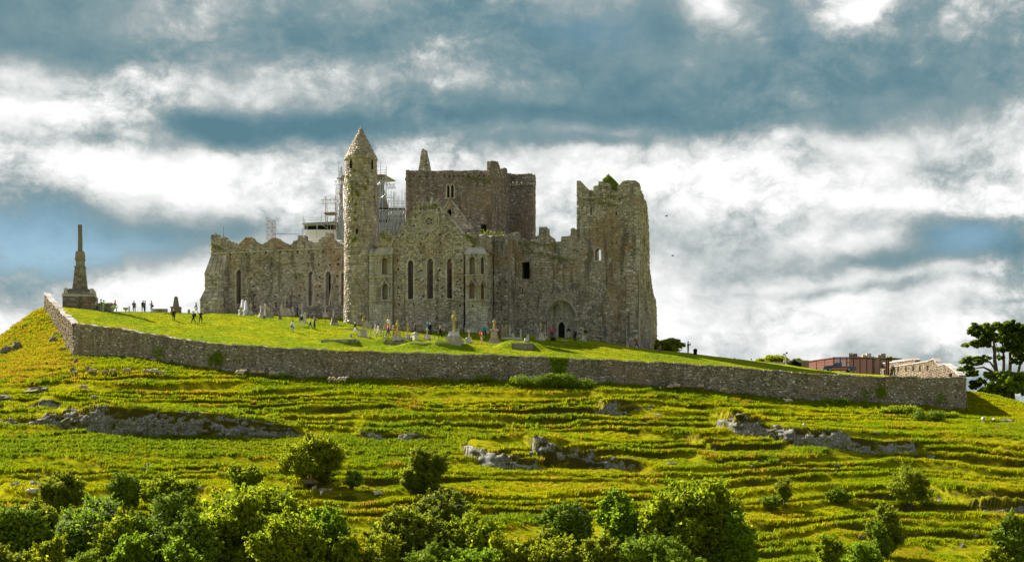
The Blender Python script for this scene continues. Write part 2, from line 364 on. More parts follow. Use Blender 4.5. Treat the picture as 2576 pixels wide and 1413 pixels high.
# ------------------------------------------------------------------ noise in numpy
_perm = rng.permutation(512); _rv = rng.random(512)
def vnoise(x, y):
    xi = np.floor(x).astype(int); yi = np.floor(y).astype(int); fx = x - xi; fy = y - yi
    fx = fx * fx * fx * (fx * (fx * 6 - 15) + 10); fy = fy * fy * fy * (fy * (fy * 6 - 15) + 10)
    h = lambda a, b: _rv[(_perm[a & 511] + b * 57) & 511]
    return (h(xi, yi) * (1 - fx) + h(xi + 1, yi) * fx) * (1 - fy) + (h(xi, yi + 1) * (1 - fx) + h(xi + 1, yi + 1) * fx) * fy - .5
def fbm(x, y, o=4, lac=2.03, g=.5):
    s = 0; a = 1.0
    for i in range(o): s = s + a * vnoise(x + 13.7 * i, y - 7.3 * i); x = x * lac; y = y * lac; a *= g
    return s
def sstep(x, a, b):
    t = np.clip((x - a) / (b - a), 0, 1); return t * t * (3 - 2 * t)
class TPS:
    def __init__(s, pts, lam=1e-3):
        p = np.array(pts, dtype=float); s.c = p[:, :2] / 50.0; z = p[:, 2]; n = len(p)
        d = ((s.c[:, None] - s.c[None]) ** 2).sum(-1); K = .5 * d * np.log(d + 1e-12) + lam * np.eye(n)
        Pm = np.c_[np.ones(n), s.c]; A = np.zeros((n + 3, n + 3)); A[:n, :n] = K; A[:n, n:] = Pm; A[n:, :n] = Pm.T
        sol = np.linalg.solve(A, np.r_[z, 0, 0, 0]); s.w = sol[:n]; s.a = sol[n:]
    def __call__(s, x, y):
        x = np.asarray(x, float) / 50; y = np.asarray(y, float) / 50; shp = x.shape; x = x.ravel(); y = y.ravel()
        out = s.a[0] + s.a[1] * x + s.a[2] * y
        for (cx, cy), w in zip(s.c, s.w):
            d = (x - cx) ** 2 + (y - cy) ** 2; out = out + w * .5 * d * np.log(d + 1e-12)
        return out.reshape(shp)
def P3(px, py, Y): return ((px - CX) * Y / F, Y, (HY - py) * Y / F)

# ------------------------------------------------------------------ castle frame: u along the front, v into the building
PHI = math.radians(16); CS, SN = math.cos(PHI), math.sin(PHI)
OX, OY, Z0 = -12.4, 252.0, 26.0
def cpl(px, py, v):
    """point seen at (px,py) on the castle plane v -> local (u, height)"""
    a = (px - CX) / F
    s = (v + OX * SN + OY * CS) / (a * SN + CS)
    return ((s * a - OX) * CS - (s - OY) * SN, (HY - py) * s / F - Z0)
def cps(px, py, u):
    """point seen at (px,py) on the castle plane u -> local (v, height)"""
    a = (px - CX) / F
    s = (u + OX * CS - OY * SN) / (a * CS - SN)
    return ((s * a - OX) * SN + (s - OY) * CS, (HY - py) * s / F - Z0)
def cw(u, v): return (OX + u * CS + v * SN, OY - u * SN + v * CS)
def cdist(px, v):
    a = (px - CX) / F
    return (v + OX * SN + OY * CS) / (a * SN + CS)
V_CHOIR, V_NAVE, V_CROSS = 9.0, 14.0, 17.0

# ------------------------------------------------------------------ boundary wall line: column, top row, base row, distance
WL = [(185, 815, 897, 225), (285, 825, 898, 220), (370, 840, 905, 216), (516, 863, 926, 211), (606, 869, 936, 209), (698, 875, 947, 207), (869, 884, 951, 205),
      (1000, 888, 954, 204), (1195, 893, 956, 203), (1300, 896, 958, 202.5), (1400, 901, 960, 202), (1572, 908, 967, 202), (1806, 921, 985, 203), (2001, 938, 1006, 204.5),
      (2172, 947, 1012, 206.5), (2332, 950, 1024, 208), (2430, 951, 1032, 209)]
wall_x = np.array([(p - CX) * Y / F for p, t, b, Y in WL]); wall_y = np.array([Y for *_, Y in WL])
wall_t = np.array([(HY - t) * Y / F for p, t, b, Y in WL]); wall_b = np.array([(HY - b) * Y / F for p, t, b, Y in WL])
LRET = [P3(185, 815, 225), P3(160, 792, 238), P3(138, 768, 248), P3(112, 739, 258)]
XR, YR = wall_x[-1], 209.0
poly_in = [(x, y) for x, y in zip(wall_x, wall_y)] + [(XR + 1.6, 216), (XR + 2.6, 226), (XR + 5, 330), (-72, 330), (-82, 300), (-78, 268), (LRET[3][0], 258), (LRET[2][0], 248), (LRET[1][0], 238)]
def inside(x, y, grow=0.0):
    """inside test for the wall enclosure"""
    x = np.asarray(x, float); y = np.asarray(y, float); c = np.zeros(x.shape, bool); n = len(poly_in)
    cxm, cym = 0.0, 255.0
    pts = []
    for (px, py) in poly_in:
        dx, dy = px - cxm, py - cym; L = math.hypot(dx, dy); pts.append((px + dx / L * grow, py + dy / L * grow))
    for i in range(n):
        x1, y1 = pts[i]; x2, y2 = pts[(i + 1) % n]
        if y1 == y2: continue
        k = ((y1 > y) != (y2 > y)) & (x < (x2 - x1) * (y - y1) / (y2 - y1) + x1); c ^= k
    return c

# ------------------------------------------------------------------ lawn height
LP = [(x, y + .6, z - .75) for x, y, z in zip(wall_x, wall_y, wall_t)]
def lp(px, py, Y): LP.append(P3(px, py, Y))
for px, py, v in [(540, 789, V_CHOIR), (640, 792, V_CHOIR), (760, 796, V_CHOIR), (850, 800, V_CHOIR), (908, 817, -1.0), (990, 829, 0), (1090, 832, 0), (1165, 834, 0), (1215, 837, 0),
                  (1260, 839, 7), (1300, 844, V_NAVE), (1410, 849, V_NAVE), (1500, 857, V_NAVE), (1575, 869, V_NAVE), (1607, 876, V_NAVE)]: lp(px, py, cdist(px, v))
lp(1655, 880, 259)
for px, py, Y in [(155, 773, 246), (200, 776, 248), (235, 782, 251), (330, 785, 262), (430, 786, 263), (515, 788, 266), (300, 800, 240), (450, 815, 240), (700, 820, 243),
                  (1700, 884, 258), (1800, 897, 258), (1900, 909, 258), (2036, 926, 258), (2100, 937, 254), (2130, 939, 250), (2110, 943, 230), (2230, 945, 243), (2330, 950, 232), (1980, 932, 235), (1850, 922, 232)]: lp(px, py, Y)
for x, Y, z in [(-70, 285, 31.0), (-55, 285, 31.2), (-40, 300, 31), (-20, 300, 29), (5, 300, 26), (25, 285, 23), (40, 285, 20.5), (60, 280, 18.5), (-60, 325, 24), (0, 325, 20), (50, 325, 14), (-78, 275, 30)]: LP.append((x, Y, z))
lawn_tps = TPS(LP)
MOUNDS = []   # x, y, rx, ry, height : grave mounds
def lawn_z(x, y):
    z = lawn_tps(x, y)
    z = z + .10 * fbm(x / 6.0, y / 6.0, 3) + .05 * fbm(x / 1.2, y / 1.2, 2)
    for mx, my, rx, ry, h in MOUNDS:
        q = ((x - mx) / rx) ** 4 + ((y - my) / ry) ** 4; z = z + h * np.exp(-q)
    return z
def hit(fn, px, py, y0, y1, n=900):
    Y = np.linspace(y0, y1, n); x = (px - CX) * Y / F; zr = (HY - py) * Y / F
    g = zr - fn(x, Y)
    k = np.where(g <= 0)[0]
    if len(k): i = k[0]
    else:
        i = int(np.argmin(g))
    return float(x[i]), float(Y[i]), float(fn(x[i:i + 1], Y[i:i + 1])[0])
def on_lawn(px, py, ymin=206, ymax=290): return hit(lawn_z, px, py, max(ymin, float(np.interp((px - CX) * 206 / F, wall_x, wall_y)) + .9), ymax)
for px, py, rx, ry, h in [(870, 868, 3.2, 2.2, .75), (985, 864, 2.6, 1.8, .9), (1075, 876, 3.6, 2.0, .8), (1150, 880, 3.2, 1.8, .8), (1315, 876, 3.2, 2.2, .9)]:
    x, y, z = on_lawn(px, py); MOUNDS.append((x, y + 1.0, rx, ry, h))

# ------------------------------------------------------------------ hillside height
HP = [(x, y - .3, z) for x, y, z in zip(wall_x, wall_y, wall_b)]
for a in [(107, 772, 258), (128, 815, 248), (150, 850, 238), (97, 795, 255), (57, 821, 252), (28, 850, 250), (0, 874, 250), (-150, 950, 252), (-350, 1050, 255),
          (2446, 989, 217), (2520, 1000, 220), (2576, 1016, 220), (2700, 1045, 222), (2900, 1100, 225)]: HP.append(P3(*a))
for py, Y in [(1010, 196), (1100, 179), (1180, 165), (1250, 153), (1330, 141), (1413, 129)]:
    for px in (-500, -150, 150, 600, 1050, 1500, 1950, 2350, 2700, 3100):
        if py == 1010 and px not in (-150,): continue
        HP.append(P3(px, py + (25 if px < -100 else 0) * (py < 1200) + (max(0, px - 1900) * .02 if py < 1200 else 0), Y))
for x in (-90, -45, 0, 45, 90): HP += [(x, 112, -7.6), (x, 98, -8.6)]
for x, Y, z in [(-95, 300, 6), (-110, 260, 6), (-60, 345, 10), (0, 345, 8), (60, 345, 5), (85, 280, 5), (95, 240, 6), (75, 250, 10)]: HP.append((x, Y, z))
hill_tps = TPS(HP)
# rock ledges: (px, top row, bottom row) along each ledge
LEDGES = [
    [(-60, 1050, 1064), (0, 1050, 1063), (80, 1047, 1066), (157, 1031, 1072), (246, 1018, 1086), (328, 1027, 1093), (478, 1036, 1096), (547, 1042, 1098), (650, 1060, 1099), (735, 1072, 1095), (775, 1085, 1093)],
    [(66, 1020, 1030), (80, 1006, 1036), (120, 1012, 1037), (165, 1018, 1030), (180, 1026, 1030)],
    [(870, 1090, 1096), (910, 1086, 1102), (980, 1088, 1106), (1050, 1092, 1106), (1100, 1098, 1106), (1130, 1104, 1108)],
    [(1140, 1110, 1114), (1185, 1116, 1150), (1240, 1122, 1165), (1300, 1140, 1174), (1365, 1158, 1176), (1385, 1170, 1175)],
    [(1310, 1108, 1114), (1345, 1102, 1152), (1400, 1106, 1163), (1455, 1120, 1160), (1500, 1135, 1158), (1600, 1146, 1165), (1650, 1160, 1170)],
    [(1780, 1055, 1062), (1806, 1045, 1068), (1850, 1036, 1084), (1905, 1046, 1092), (1925, 1066, 1096), (2000, 1072, 1112), (2100, 1082, 1128), (2200, 1098, 1135), (2300, 1112, 1137), (2335, 1122, 1136), (2360, 1130, 1135)],
    [(1720, 1098, 1104), (1740, 1092, 1110), (1765, 1096, 1114), (1800, 1108, 1117), (1815, 1114, 1117)],
    [(1480, 1008, 1014), (1497, 1004, 1026), (1560, 1008, 1028), (1600, 1012, 1026), (1650, 1016, 1028), (1680, 1022, 1028)],
    [(1790, 1016, 1020), (1808, 1012, 1030), (1835, 1015, 1034), (1850, 1024, 1032)],
    [(2340, 1240, 1248), (2420, 1236, 1262), (2520, 1238, 1275), (2600, 1240, 1278), (2680, 1250, 1270)],
]
LED = []
for L in LEDGES:
    xs, ys, hs = [], [], []
    for px, t, b in L:
        x, y, z = hit(hill_tps, px, b, 120, 215); xs.append(x); ys.append(y); hs.append(max(.05, (b - t) * y / F))
    LED.append((np.array(xs), np.array(ys), np.array(hs)))
def ledge_add(x, y):
    add = 0
    for xs, ys, hs in LED:
        w = sstep(x, xs[0], xs[0] + 2.0) * sstep(x, xs[-1], xs[-1] - 2.0)
        yb = np.interp(x, xs, ys); h = np.interp(x, xs, hs); d = y - yb - .18 * fbm(x / 1.3, x * 0, 2)
        add = add + w * h * sstep(d, -.05, .40) * (1 - sstep(d, .6, 13.0)) * np.where(np.abs(d) < 30, 1, 0)
    return add
def far_blend(x, y, z):
    d = np.maximum.reduce([np.abs(x) - 95, 104 - y, y - 345, np.zeros_like(x)])
    w = sstep(d, 0, 70)
    return z * (1 - w) + w * (-9.0 + 1.2 * fbm(x / 160, y / 160, 3))
def hill_core(x, y):
    return hill_tps(x, y) + ledge_add(x, y)
def hill_z(x, y, want_f=False):
    x = np.asarray(x, float); y = np.asarray(y, float)
    z = hill_core(x, y)
    near = sstep(y, 112, 122) * (1 - sstep(np.abs(x), 110, 140))
    p = .92
    c = z + 1.3 * fbm(x / 19, y / 17, 2) + .60 * fbm(x / 7.5, y / 6.0, 2) + .14 * fbm(x / 1.8, y / 1.8, 2)
    c = c + .34 * np.sin(c * 1.9 + 5 * fbm(x / 24, y / 24, 2)) 
    q = c / p; fl = np.floor(q); f = q - fl
    g = np.where(f < .80, -.04 * np.sin(f / .8 * np.pi) + f * .02 / .80, .02 + (f - .80) * .98 / .20)
    amp = .55 + .65 * sstep(fbm(x / 9 + 40, y / 5, 3), -.22, .10)
    lush = sstep(-x, -8, 8) * np.exp(-((y - (176 - .02 * x)) / 7.5) ** 2)        # the smooth weedy shelf on the left
    rt = sstep(x, 22, 40) * sstep(y, 172, 186)
    m = amp * near * (1 - .9 * lush) * (1 - .7 * rt) * (1 - .8 * sstep(y - np.interp(x, wall_x, wall_y), -9, -3))
    z2 = z + (fl + g - q) * p * m
    z2 = z2 + near * (.10 * fbm(x / 2.1, y / 1.6, 3) + .07 * fbm(x / .7, y / .6, 2))
    if want_f: return far_blend(x, y, z2), f, m
    return far_blend(x, y, z2)
def on_hill(px, py, y0=112, y1=262): return hit(hill_z, px, py, y0, y1, 1500)
# ------------------------------------------------------------------ ground
def grid(xs, ys, zf, name, mat, keep=None, smooth=True):
    X, Y = np.meshgrid(xs, ys); Z = zf(X, Y)
    nx, ny = len(xs), len(ys)
    i = np.arange(nx * ny).reshape(ny, nx)
    Q = np.stack([i[:-1, :-1], i[:-1, 1:], i[1:, 1:], i[1:, :-1]], -1).reshape(-1, 4)
    if keep is not None:
        k = keep(X, Y).ravel(); Q = Q[k[Q].all(1)]
    V = np.stack([X, Y, Z], -1).reshape(-1, 3)
    used = np.unique(Q); mp = np.full(len(V), -1); mp[used] = np.arange(len(used))
    me = np_mesh(name, V[used], mp[Q], [mat], smooth)
    return link(bpy.data.objects.new(name, me))
def spread(a, step0, end, k=1.22):
    out = []; s = step0; x = a
    while abs(x) < abs(end): s *= k; x += s * (1 if end > a else -1); out.append(x)
    return out
gx = np.r_[np.array(spread(-82, .5, -4500))[::-1], np.arange(-82, 80, .29), np.array(spread(80, .5, 4500))]
gy = np.r_[np.arange(-3000, -200, 400), np.arange(-200, 90, 12), np.arange(90, 117, 1.2), np.arange(117, 213, .135), np.arange(213, 264, .40), np.array(spread(264, .6, 7000))]
def hill_full(X, Y):
    z = hill_z(X, Y)
    ins = inside(X, Y, -.35)
    z[ins] = np.minimum(z[ins], lawn_tps(X[ins], Y[ins]) - 1.3)
    return z
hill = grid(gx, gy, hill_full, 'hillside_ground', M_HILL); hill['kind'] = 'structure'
lx = np.arange(-83, 64, .42); ly = np.r_[np.arange(200, 268, .36), np.arange(268, 331, 1.2)]
lawn = grid(lx, ly, lawn_z, 'lawn_ground', M_LAWN, keep=lambda X, Y: inside(X, Y, -.25)); lawn['kind'] = 'structure'

# ------------------------------------------------------------------ grass clumps scattered with geometry nodes
def tuft_mesh(name, n, L, spreadr, w, mat, lean=.6):
    V = []; T = []
    for i in range(n):
        a = random.uniform(0, 2 * math.pi); r = spreadr * math.sqrt(random.random())
        x, y = r * math.cos(a), r * math.sin(a); l = L * random.uniform(.55, 1.15); t = random.uniform(0, 2 * math.pi); k = random.uniform(.1, lean)
        dx, dy = math.cos(t), math.sin(t); b = len(V)
        V += [(x - dy * w, y + dx * w, -.05), (x + dy * w, y - dx * w, -.05), (x + dx * k * l * .35 - dy * w * .8, y + dy * k * l * .35 + dx * w * .8, l * .6), (x + dx * k * l * .35 + dy * w * .8, y + dy * k * l * .35 - dx * w * .8, l * .6), (x + dx * k * l, y + dy * k * l, l * .95)]
        T += [(b, b + 1, b + 3), (b, b + 3, b + 2), (b + 2, b + 3, b + 4)]
    return np_mesh(name, V, T, [mat])
def scatter(name, pts, scales, meshes):
    colx = bpy.data.collections.new(name + '_kinds')
    for k, me in enumerate(meshes): colx.objects.link(bpy.data.objects.new(name + '_clump', me))
    me = bpy.data.meshes.new(name); me.vertices.add(len(pts)); me.vertices.foreach_set('co', np.asarray(pts, np.float32).ravel())
    at = me.attributes.new('sc', 'FLOAT', 'POINT'); at.data.foreach_set('value', np.asarray(scales, np.float32))
    o = link(bpy.data.objects.new(name, me)); o['kind'] = 'stuff'
    ng = bpy.data.node_groups.new(name + '_scatter', 'GeometryNodeTree')
    ng.interface.new_socket('Geometry', in_out='INPUT', socket_type='NodeSocketGeometry'); ng.interface.new_socket('Geometry', in_out='OUTPUT', socket_type='NodeSocketGeometry')
    gi = ng.nodes.new('NodeGroupInput'); go = ng.nodes.new('NodeGroupOutput')
    ip = ng.nodes.new('GeometryNodeInstanceOnPoints'); ci = ng.nodes.new('GeometryNodeCollectionInfo')
    ci.inputs['Collection'].default_value = colx; ci.inputs['Separate Children'].default_value = True; ci.inputs['Reset Children'].default_value = True
    ip.inputs['Pick Instance'].default_value = True
    na = ng.nodes.new('GeometryNodeInputNamedAttribute'); na.data_type = 'FLOAT'; na.inputs['Name'].default_value = 'sc'
    rv = ng.nodes.new('FunctionNodeRandomValue'); rv.data_type = 'FLOAT_VECTOR'
    rv.inputs[0].default_value = (-.12, -.12, 0); rv.inputs[1].default_value = (.12, .12, 6.283)
    ng.links.new(gi.outputs[0], ip.inputs['Points']); ng.links.new(ci.outputs[0], ip.inputs['Instance'])
    ng.links.new(na.outputs['Attribute'], ip.inputs['Scale']); ng.links.new(rv.outputs[0], ip.inputs['Rotation'])
    ng.links.new(ip.outputs[0], go.inputs[0])
    md = o.modifiers.new('scatter', 'NODES'); md.node_group = ng
    return o
NG = 300000
tx = rng.uniform(-95, 95, NG); ty = 118 + (262 - 118) * rng.random(NG) ** 1.0
ok = (~inside(tx, ty, .15)) & ((ty < 226) | (tx < -58)) & (np.abs(tx) < .40 * ty + 3)
tx, ty = tx[ok], ty[ok]
lushw = sstep(-tx, -8, 8) * np.exp(-((ty - (176 - .02 * tx)) / 7.0) ** 2)
wy = np.interp(tx, wall_x, wall_y); base = np.exp(-np.clip(wy - ty, 0, 50) / 1.3) * ((tx > wall_x[0]) & (tx < wall_x[-1])) * (vnoise(tx / 3, ty * 0) > -.05)
patch = sstep(fbm(tx / 6 + 9, ty / 5, 3), .20, .34) * .8
isl = rng.random(len(tx)) < np.maximum.reduce([lushw * .9, base * .75, patch * .55])
rock_here = np.zeros(len(tx), bool)
for xs, ys, hs in LED:
    rock_here |= (tx > xs[0] + .5) & (tx < xs[-1] - .5) & (np.abs(ty - np.interp(tx, xs, ys)) < .45)
ok = ~rock_here
tx, ty, isl = tx[ok], ty[ok], isl[ok]
tz, tf, tm = hill_z(tx, ty, True)
sc = rng.uniform(.6, 1.2, len(tx)) * (1 + .35 * fbm(tx / 5, ty / 5, 2))
rim = np.where((tf < .16) | (tf > .96), 1.5, np.where(tf > .74, .25, .80)); sc = np.clip(sc * (1 + (rim - 1) * tm), .2, 1.6)
ok = rng.random(len(tx)) > np.where((tf > .76) & (tf < .96) & (tm > .3), .97, np.where((tf > .2) & (tm > .4), .25, 0))
tx, ty, tz, sc, isl = tx[ok], ty[ok], tz[ok], sc[ok], isl[ok]
dry = ~isl & (rng.random(len(tx)) < np.clip(sstep(fbm(tx / 4 + 3, ty / 3 + 8, 3),   .16, .34) * .6 + sstep(tx, -52, -60) * sstep(ty, 205, 222) * .55, 0, .9))
scatter('hillside_dry_grass', np.c_[tx, ty, tz][dry], sc[dry], [tuft_mesh('dry_clump', 16, .23, .30, .028, M_DRY, 1.6) for k in range(2)])
scatter('hillside_grass', np.c_[tx, ty, tz][~isl & ~dry], sc[~isl & ~dry], [tuft_mesh('grass_clump', 20, .21, .30, .026, M_TUFT, 2.0) for k in range(3)])
scatter('hillside_weeds', np.c_[tx, ty, tz][isl], sc[isl], [tuft_mesh('weed_clump', 20, .34, .30, .038, M_LUSH, 1.1) for k in range(3)])
NL = 60000
tx = rng.uniform(-75, 62, NL); ty = rng.uniform(203, 268, NL)
ok = inside(tx, ty, -1.0) & (np.abs(tx) < .325 * ty + 1)
uu = (tx - OX) * CS - (ty - OY) * SN; vv = (tx - OX) * SN + (ty - OY) * CS
ok &= ~((vv > 8.0) & (uu > -34)) & ~((vv > -1) & (uu > -14))
tx, ty = tx[ok], ty[ok]
scatter('lawn_grass', np.c_[tx, ty, lawn_z(tx, ty)], rng.uniform(.5, 1.1, len(tx)), [tuft_mesh('lawn_clump', 14, .055, .35, .03, M_LAWNT, 1.5) for k in range(2)])

# ------------------------------------------------------------------ masonry
def plane_frame(o, e, n):
    """frame(a,b,d): a along unit e, b up, d outwards along n (all in the parent's space)"""
    return lambda a, b, d: (o[0] + e[0] * a + n[0] * d, o[1] + e[1] * a + n[1] * d, o[2] + b)
def crossings(loops, b):
    xs = []
    for lp_ in loops:
        n = len(lp_)
        for i in range(n):
            a1, b1 = lp_[i]; a2, b2 = lp_[(i + 1) % n]
            if (b1 > b) != (b2 > b): xs.append(a1 + (b - b1) * (a2 - a1) / (b2 - b1))
    xs.sort(); return [(xs[i], xs[i + 1]) for i in range(0, len(xs) - 1, 2)]
def subtract(iv, cut):
    for c0, c1 in cut:
        out = []
        for a0, a1 in iv:
            if c1 <= a0 or c0 >= a1: out.append((a0, a1)); continue
            if c0 > a0: out.append((a0, c0))
            if c1 < a1: out.append((c1, a1))
        iv = out
    return iv
_unit = []
for k in range(7):
    b = MB(); j = lambda s=.05: random.uniform(-s, s)
    fr_ = [(-.5 + .06 + j(), -1, -.5 + .10 + j(.08)), (.5 - .06 + j(), -1, -.5 + .10 + j(.08)), (.5 - .06 + j(), -1, .5 - .10 + j(.08)), (-.5 + .06 + j(), -1, .5 - .10 + j(.08))]
    bk = [(-.5, 0, -.5), (.5, 0, -.5), (.5, 0, .5), (-.5, 0, .5)]
    fr_ = [(x, y * random.uniform(.75, 1.1), z) for x, y, z in fr_]
    b.add(fr_ + bk, [(0, 1, 2, 3), (4, 5, 1, 0), (5, 6, 2, 1), (6, 7, 3, 2), (7, 4, 0, 3)]); _unit.append(b)
_stone_mesh = {}
def stone_mesh(k, mat):
    key = (k, mat.name)
    if key not in _stone_mesh: _stone_mesh[key] = _unit[k].mesh('stone', mat)
    return _stone_mesh[key]
def stones_for(outline, cuts, ch, sw, drop=.0):
    """lay courses of stones inside the outline, leaving the cuts open: list of (a0,a1,b0,b1)"""
    lo = min(b for a, b in outline); hi = max(b for a, b in outline); b = lo; res = []
    while b < hi - .04:
        h = ch * random.uniform(.75, 1.3); m = b + h * .5
        iv = crossings([outline], min(m, hi - .02))
        for c in cuts:
            if min(q for p, q in c) < m < max(q for p, q in c): iv = subtract(iv, crossings([c], m))
        for a0, a1 in iv:
            a = a0
            while a < a1 - .05:
                w = sw * random.choice((.55, .75, .9, 1.0, 1.15, 1.45))
                if a1 - (a + w) < sw * .45: w = a1 - a
                if random.random() >= drop: res.append((a, a + w, b, b + h))
                a += w
        b += h
    return res
def lay(part, fr, stones, proud, mat, ind, gap=.032, jit=.055, name='stone'):
    """the 'ind' largest stones become parts of their own, the rest one joined part"""
    order = sorted(range(len(stones)), key=lambda i: -(stones[i][1] - stones[i][0]) * (stones[i][3] - stones[i][2]))
    big = set(order[:ind]); V = []; Q = []
    for i, (a0, a1, b0, b1) in enumerate(stones):
        g = gap * .5; pr = proud * random.uniform(.35, 1.35)
        a0 += g; a1 -= g; b0 += g; b1 -= g
        if i in big:
            am, bm = (a0 + a1) / 2, (b0 + b1) / 2
            c = Vector(fr(am, bm, -.01)); ex = Vector(fr(a1, bm, -.01)) - Vector(fr(a0, bm, -.01)); ez = Vector(fr(am, b1, -.01)) - Vector(fr(am, b0, -.01)); ey = Vector(fr(am, bm, -.01 - 1)) - c
            o = bpy.data.objects.new(name, stone_mesh(random.randrange(7), mat))
            M = Matrix.Identity(4)
            for r in range(3): M[r][0] = ex[r]; M[r][1] = ey[r] * pr; M[r][2] = ez[r]; M[r][3] = c[r]
            loc, rot, scl = M.decompose(); o.location = loc; o.rotation_mode = 'QUATERNION'; o.rotation_quaternion = rot; o.scale = scl
            link(o, part)
        else:
            n = len(V); u = _unit[random.randrange(7)].v; w, h = a1 - a0, b1 - b0; ja = random.uniform(-jit, jit)
            for (x, y, z) in u: V.append(fr(a0 + (x + .5) * w, b0 + (z + .5) * h + ja * (y < -.5), -y * pr - .01))
            for f in ((0, 1, 2, 3), (4, 5, 1, 0), (5, 6, 2, 1), (6, 7, 3, 2), (7, 4, 0, 3)): Q.append([n + q for q in f])
    if V:
        o = link(bpy.data.objects.new('masonry', np_mesh('masonry', V, Q, [mat])), part); o['kind'] = 'stuff'
def core_layer(mb, fr, outline, holes, d0, d1):
    loops = [outline] + holes
    polys = [[Vector((a, b, 0)) for a, b in l] for l in loops]
    tri = tessellate_polygon(polys); flat = [p for l in loops for p in l]; n = len(flat)
    vs = [fr(a, b, d0) for a, b in flat] + [fr(a, b, d1) for a, b in flat]
    fs = [tuple(t) for t in tri] + [tuple(i + n for i in reversed(t)) for t in tri]
    k = 0
    for l in loops:
        m = len(l)
        for i in range(m): fs.append((k + i, k + (i + 1) % m, n + k + (i + 1) % m, n + k + i))
        k += m
    mb.add(vs, fs)
def wall_part(name, parent, fr, outline, holes=(), pockets=(), thick=1.2, ch=.30, sw=.52, proud=.075, mat=None, core=None, ind=20, label=None, drop=.004, extra_cuts=()):
    mb = MB(); holes = [list(h) for h in holes]; pockets = [list(p) for p in pockets]
    if pockets:
        core_layer(mb, fr, outline, holes + pockets, 0, -.5); core_layer(mb, fr, outline, holes, -.503, -thick)
    else: core_layer(mb, fr, outline, holes, 0, -thick)
    o = mb.build(name, core or M_MORTAR, parent); fix_normals(o.data)
    if label: o['label'] = label
    st = stones_for(outline, list(holes) + list(pockets) + list(extra_cuts), ch, sw, drop)
    lay(o, fr, st, proud, mat or M_STONE, ind)
    return o
def arch(ca, hw, spring, apex, n=7):
    """pointed arch from left spring to right spring"""
    r = apex - spring; R = (hw * hw + r * r) / (2 * hw); cl = ca - hw + R
    t1 = math.asin(min(1, r / R)); pts = []
    for i in range(n + 1):
        t = t1 * i / n; pts.append((cl - R * math.cos(t), spring + R * math.sin(t)))
    return pts + [(2 * ca - a, b) for a, b in reversed(pts[:-1])]
def lancet(ca, hw, sill, spring, apex, n=6): return [(ca - hw, sill)] + arch(ca, hw, spring, apex, n) + [(ca + hw, sill)]
def rect(a0, a1, b0, b1): return [(a0, b0), (a1, b0), (a1, b1), (a0, b1)]
def ring_blocks(fr, pts, w, d0, d1, group=1, closed=False):
    """moulding blocks following a line of points, widening outwards by w"""
    n = len(pts); nrm = []
    for i in range(n):
        p, q = pts[max(i - 1, 0) if not closed else i - 1], pts[min(i + 1, n - 1) if not closed else (i + 1) % n]
        dx, dy = q[0] - p[0], q[1] - p[1]; L = math.hypot(dx, dy) or 1; nrm.append((-dy / L, dx / L))
    out = [(p[0] + m[0] * w, p[1] + m[1] * w) for p, m in zip(pts, nrm)]
    res = []
    for i in range(0, n - (0 if closed else 1), group):
        j = (i + group) % n if closed else min(i + group, n - 1)
        idx = [(i + k) % n for k in range(((j - i) % n) + 1)] if closed else list(range(i, j + 1))
        poly = [pts[k] for k in idx] + [out[k] for k in reversed(idx)]
        b = MB(); b.slab(poly, d0, d1, fr=fr); res.append(b)
    return res
def join_mb(lst):
    r = MB()
    for b in lst: r.add(b.v, b.f)
    return r
# ================================================================== CATHEDRAL
def C1(x, y): return (503.1 + x * .3916, 301.9 + y * .3916)       # reading frames used when measuring the photograph
def C2(x, y): return (943.3 + x * .3737, 352.2 + y * .3737)
def C3(x, y): return (1257.8 + x * .3472, 415.1 + y * .3472)
def onv(fn, pts, v): return [cpl(*fn(x, y), v) for x, y in pts]
def onu(fn, pts, u): return [cps(*fn(x, y), u) for x, y in pts]
def front(v): return plane_frame((0, v, 0), (1, 0), (0, -1))
def right(u): return plane_frame((u, 0, 0), (0, 1), (1, 0))
def small(pts, v, s=.15, fn=C2): return [rect(a - s, a + s, b - s, b + s) for a, b in onv(fn, pts, v)]

cath = empty('ruined_cathedral', (OX, OY, Z0), -PHI)
tag(cath, 'huge roofless grey stone cathedral ruin with gabled transept and square central tower', 'cathedral')

# ---- choir
v = V_CHOIR
top = [(70, 735), (105, 730), (120, 745), (160, 750), (165, 765), (225, 785), (240, 800), (270, 775), (290, 755), (330, 752), (345, 772), (375, 785), (395, 800), (430, 778), (460, 755), (500, 758), (515, 772), (545, 785), (555, 795), (590, 795), (600, 775), (627, 770), (628, 740), (672, 738), (675, 765), (700, 770), (712, 785), (755, 785), (770, 760), (805, 745), (806, 722), (842, 722), (845, 755), (880, 780), (900, 790), (928, 800), (975, 805)]
o = onv(C1, [(975, 1310), (72, 1262)] + top, v)
LC = []
for x0, x1, ta, sp, bt in [(235, 265, 958, 985, 1183), (697, 728, 970, 995, 1192), (808, 840, 970, 995, 1190), (907, 935, 972, 995, 1190)]:
    a0, b0 = cpl(*C1(x0, bt), v); a1, _ = cpl(*C1(x1, bt), v); _, sb = cpl(*C1((x0 + x1) / 2, sp), v); _, ab = cpl(*C1((x0 + x1) / 2, ta), v)
    LC.append(((a0 + a1) / 2, (a1 - a0) / 2, b0, sb, ab))
holes = [lancet(*q) for q in LC]
ca, cb = cpl(*C1(884, 925), v); holes.append([(ca + .22 * math.cos(t), cb + .22 * math.sin(t)) for t in np.arange(0, 6.28, .7)])
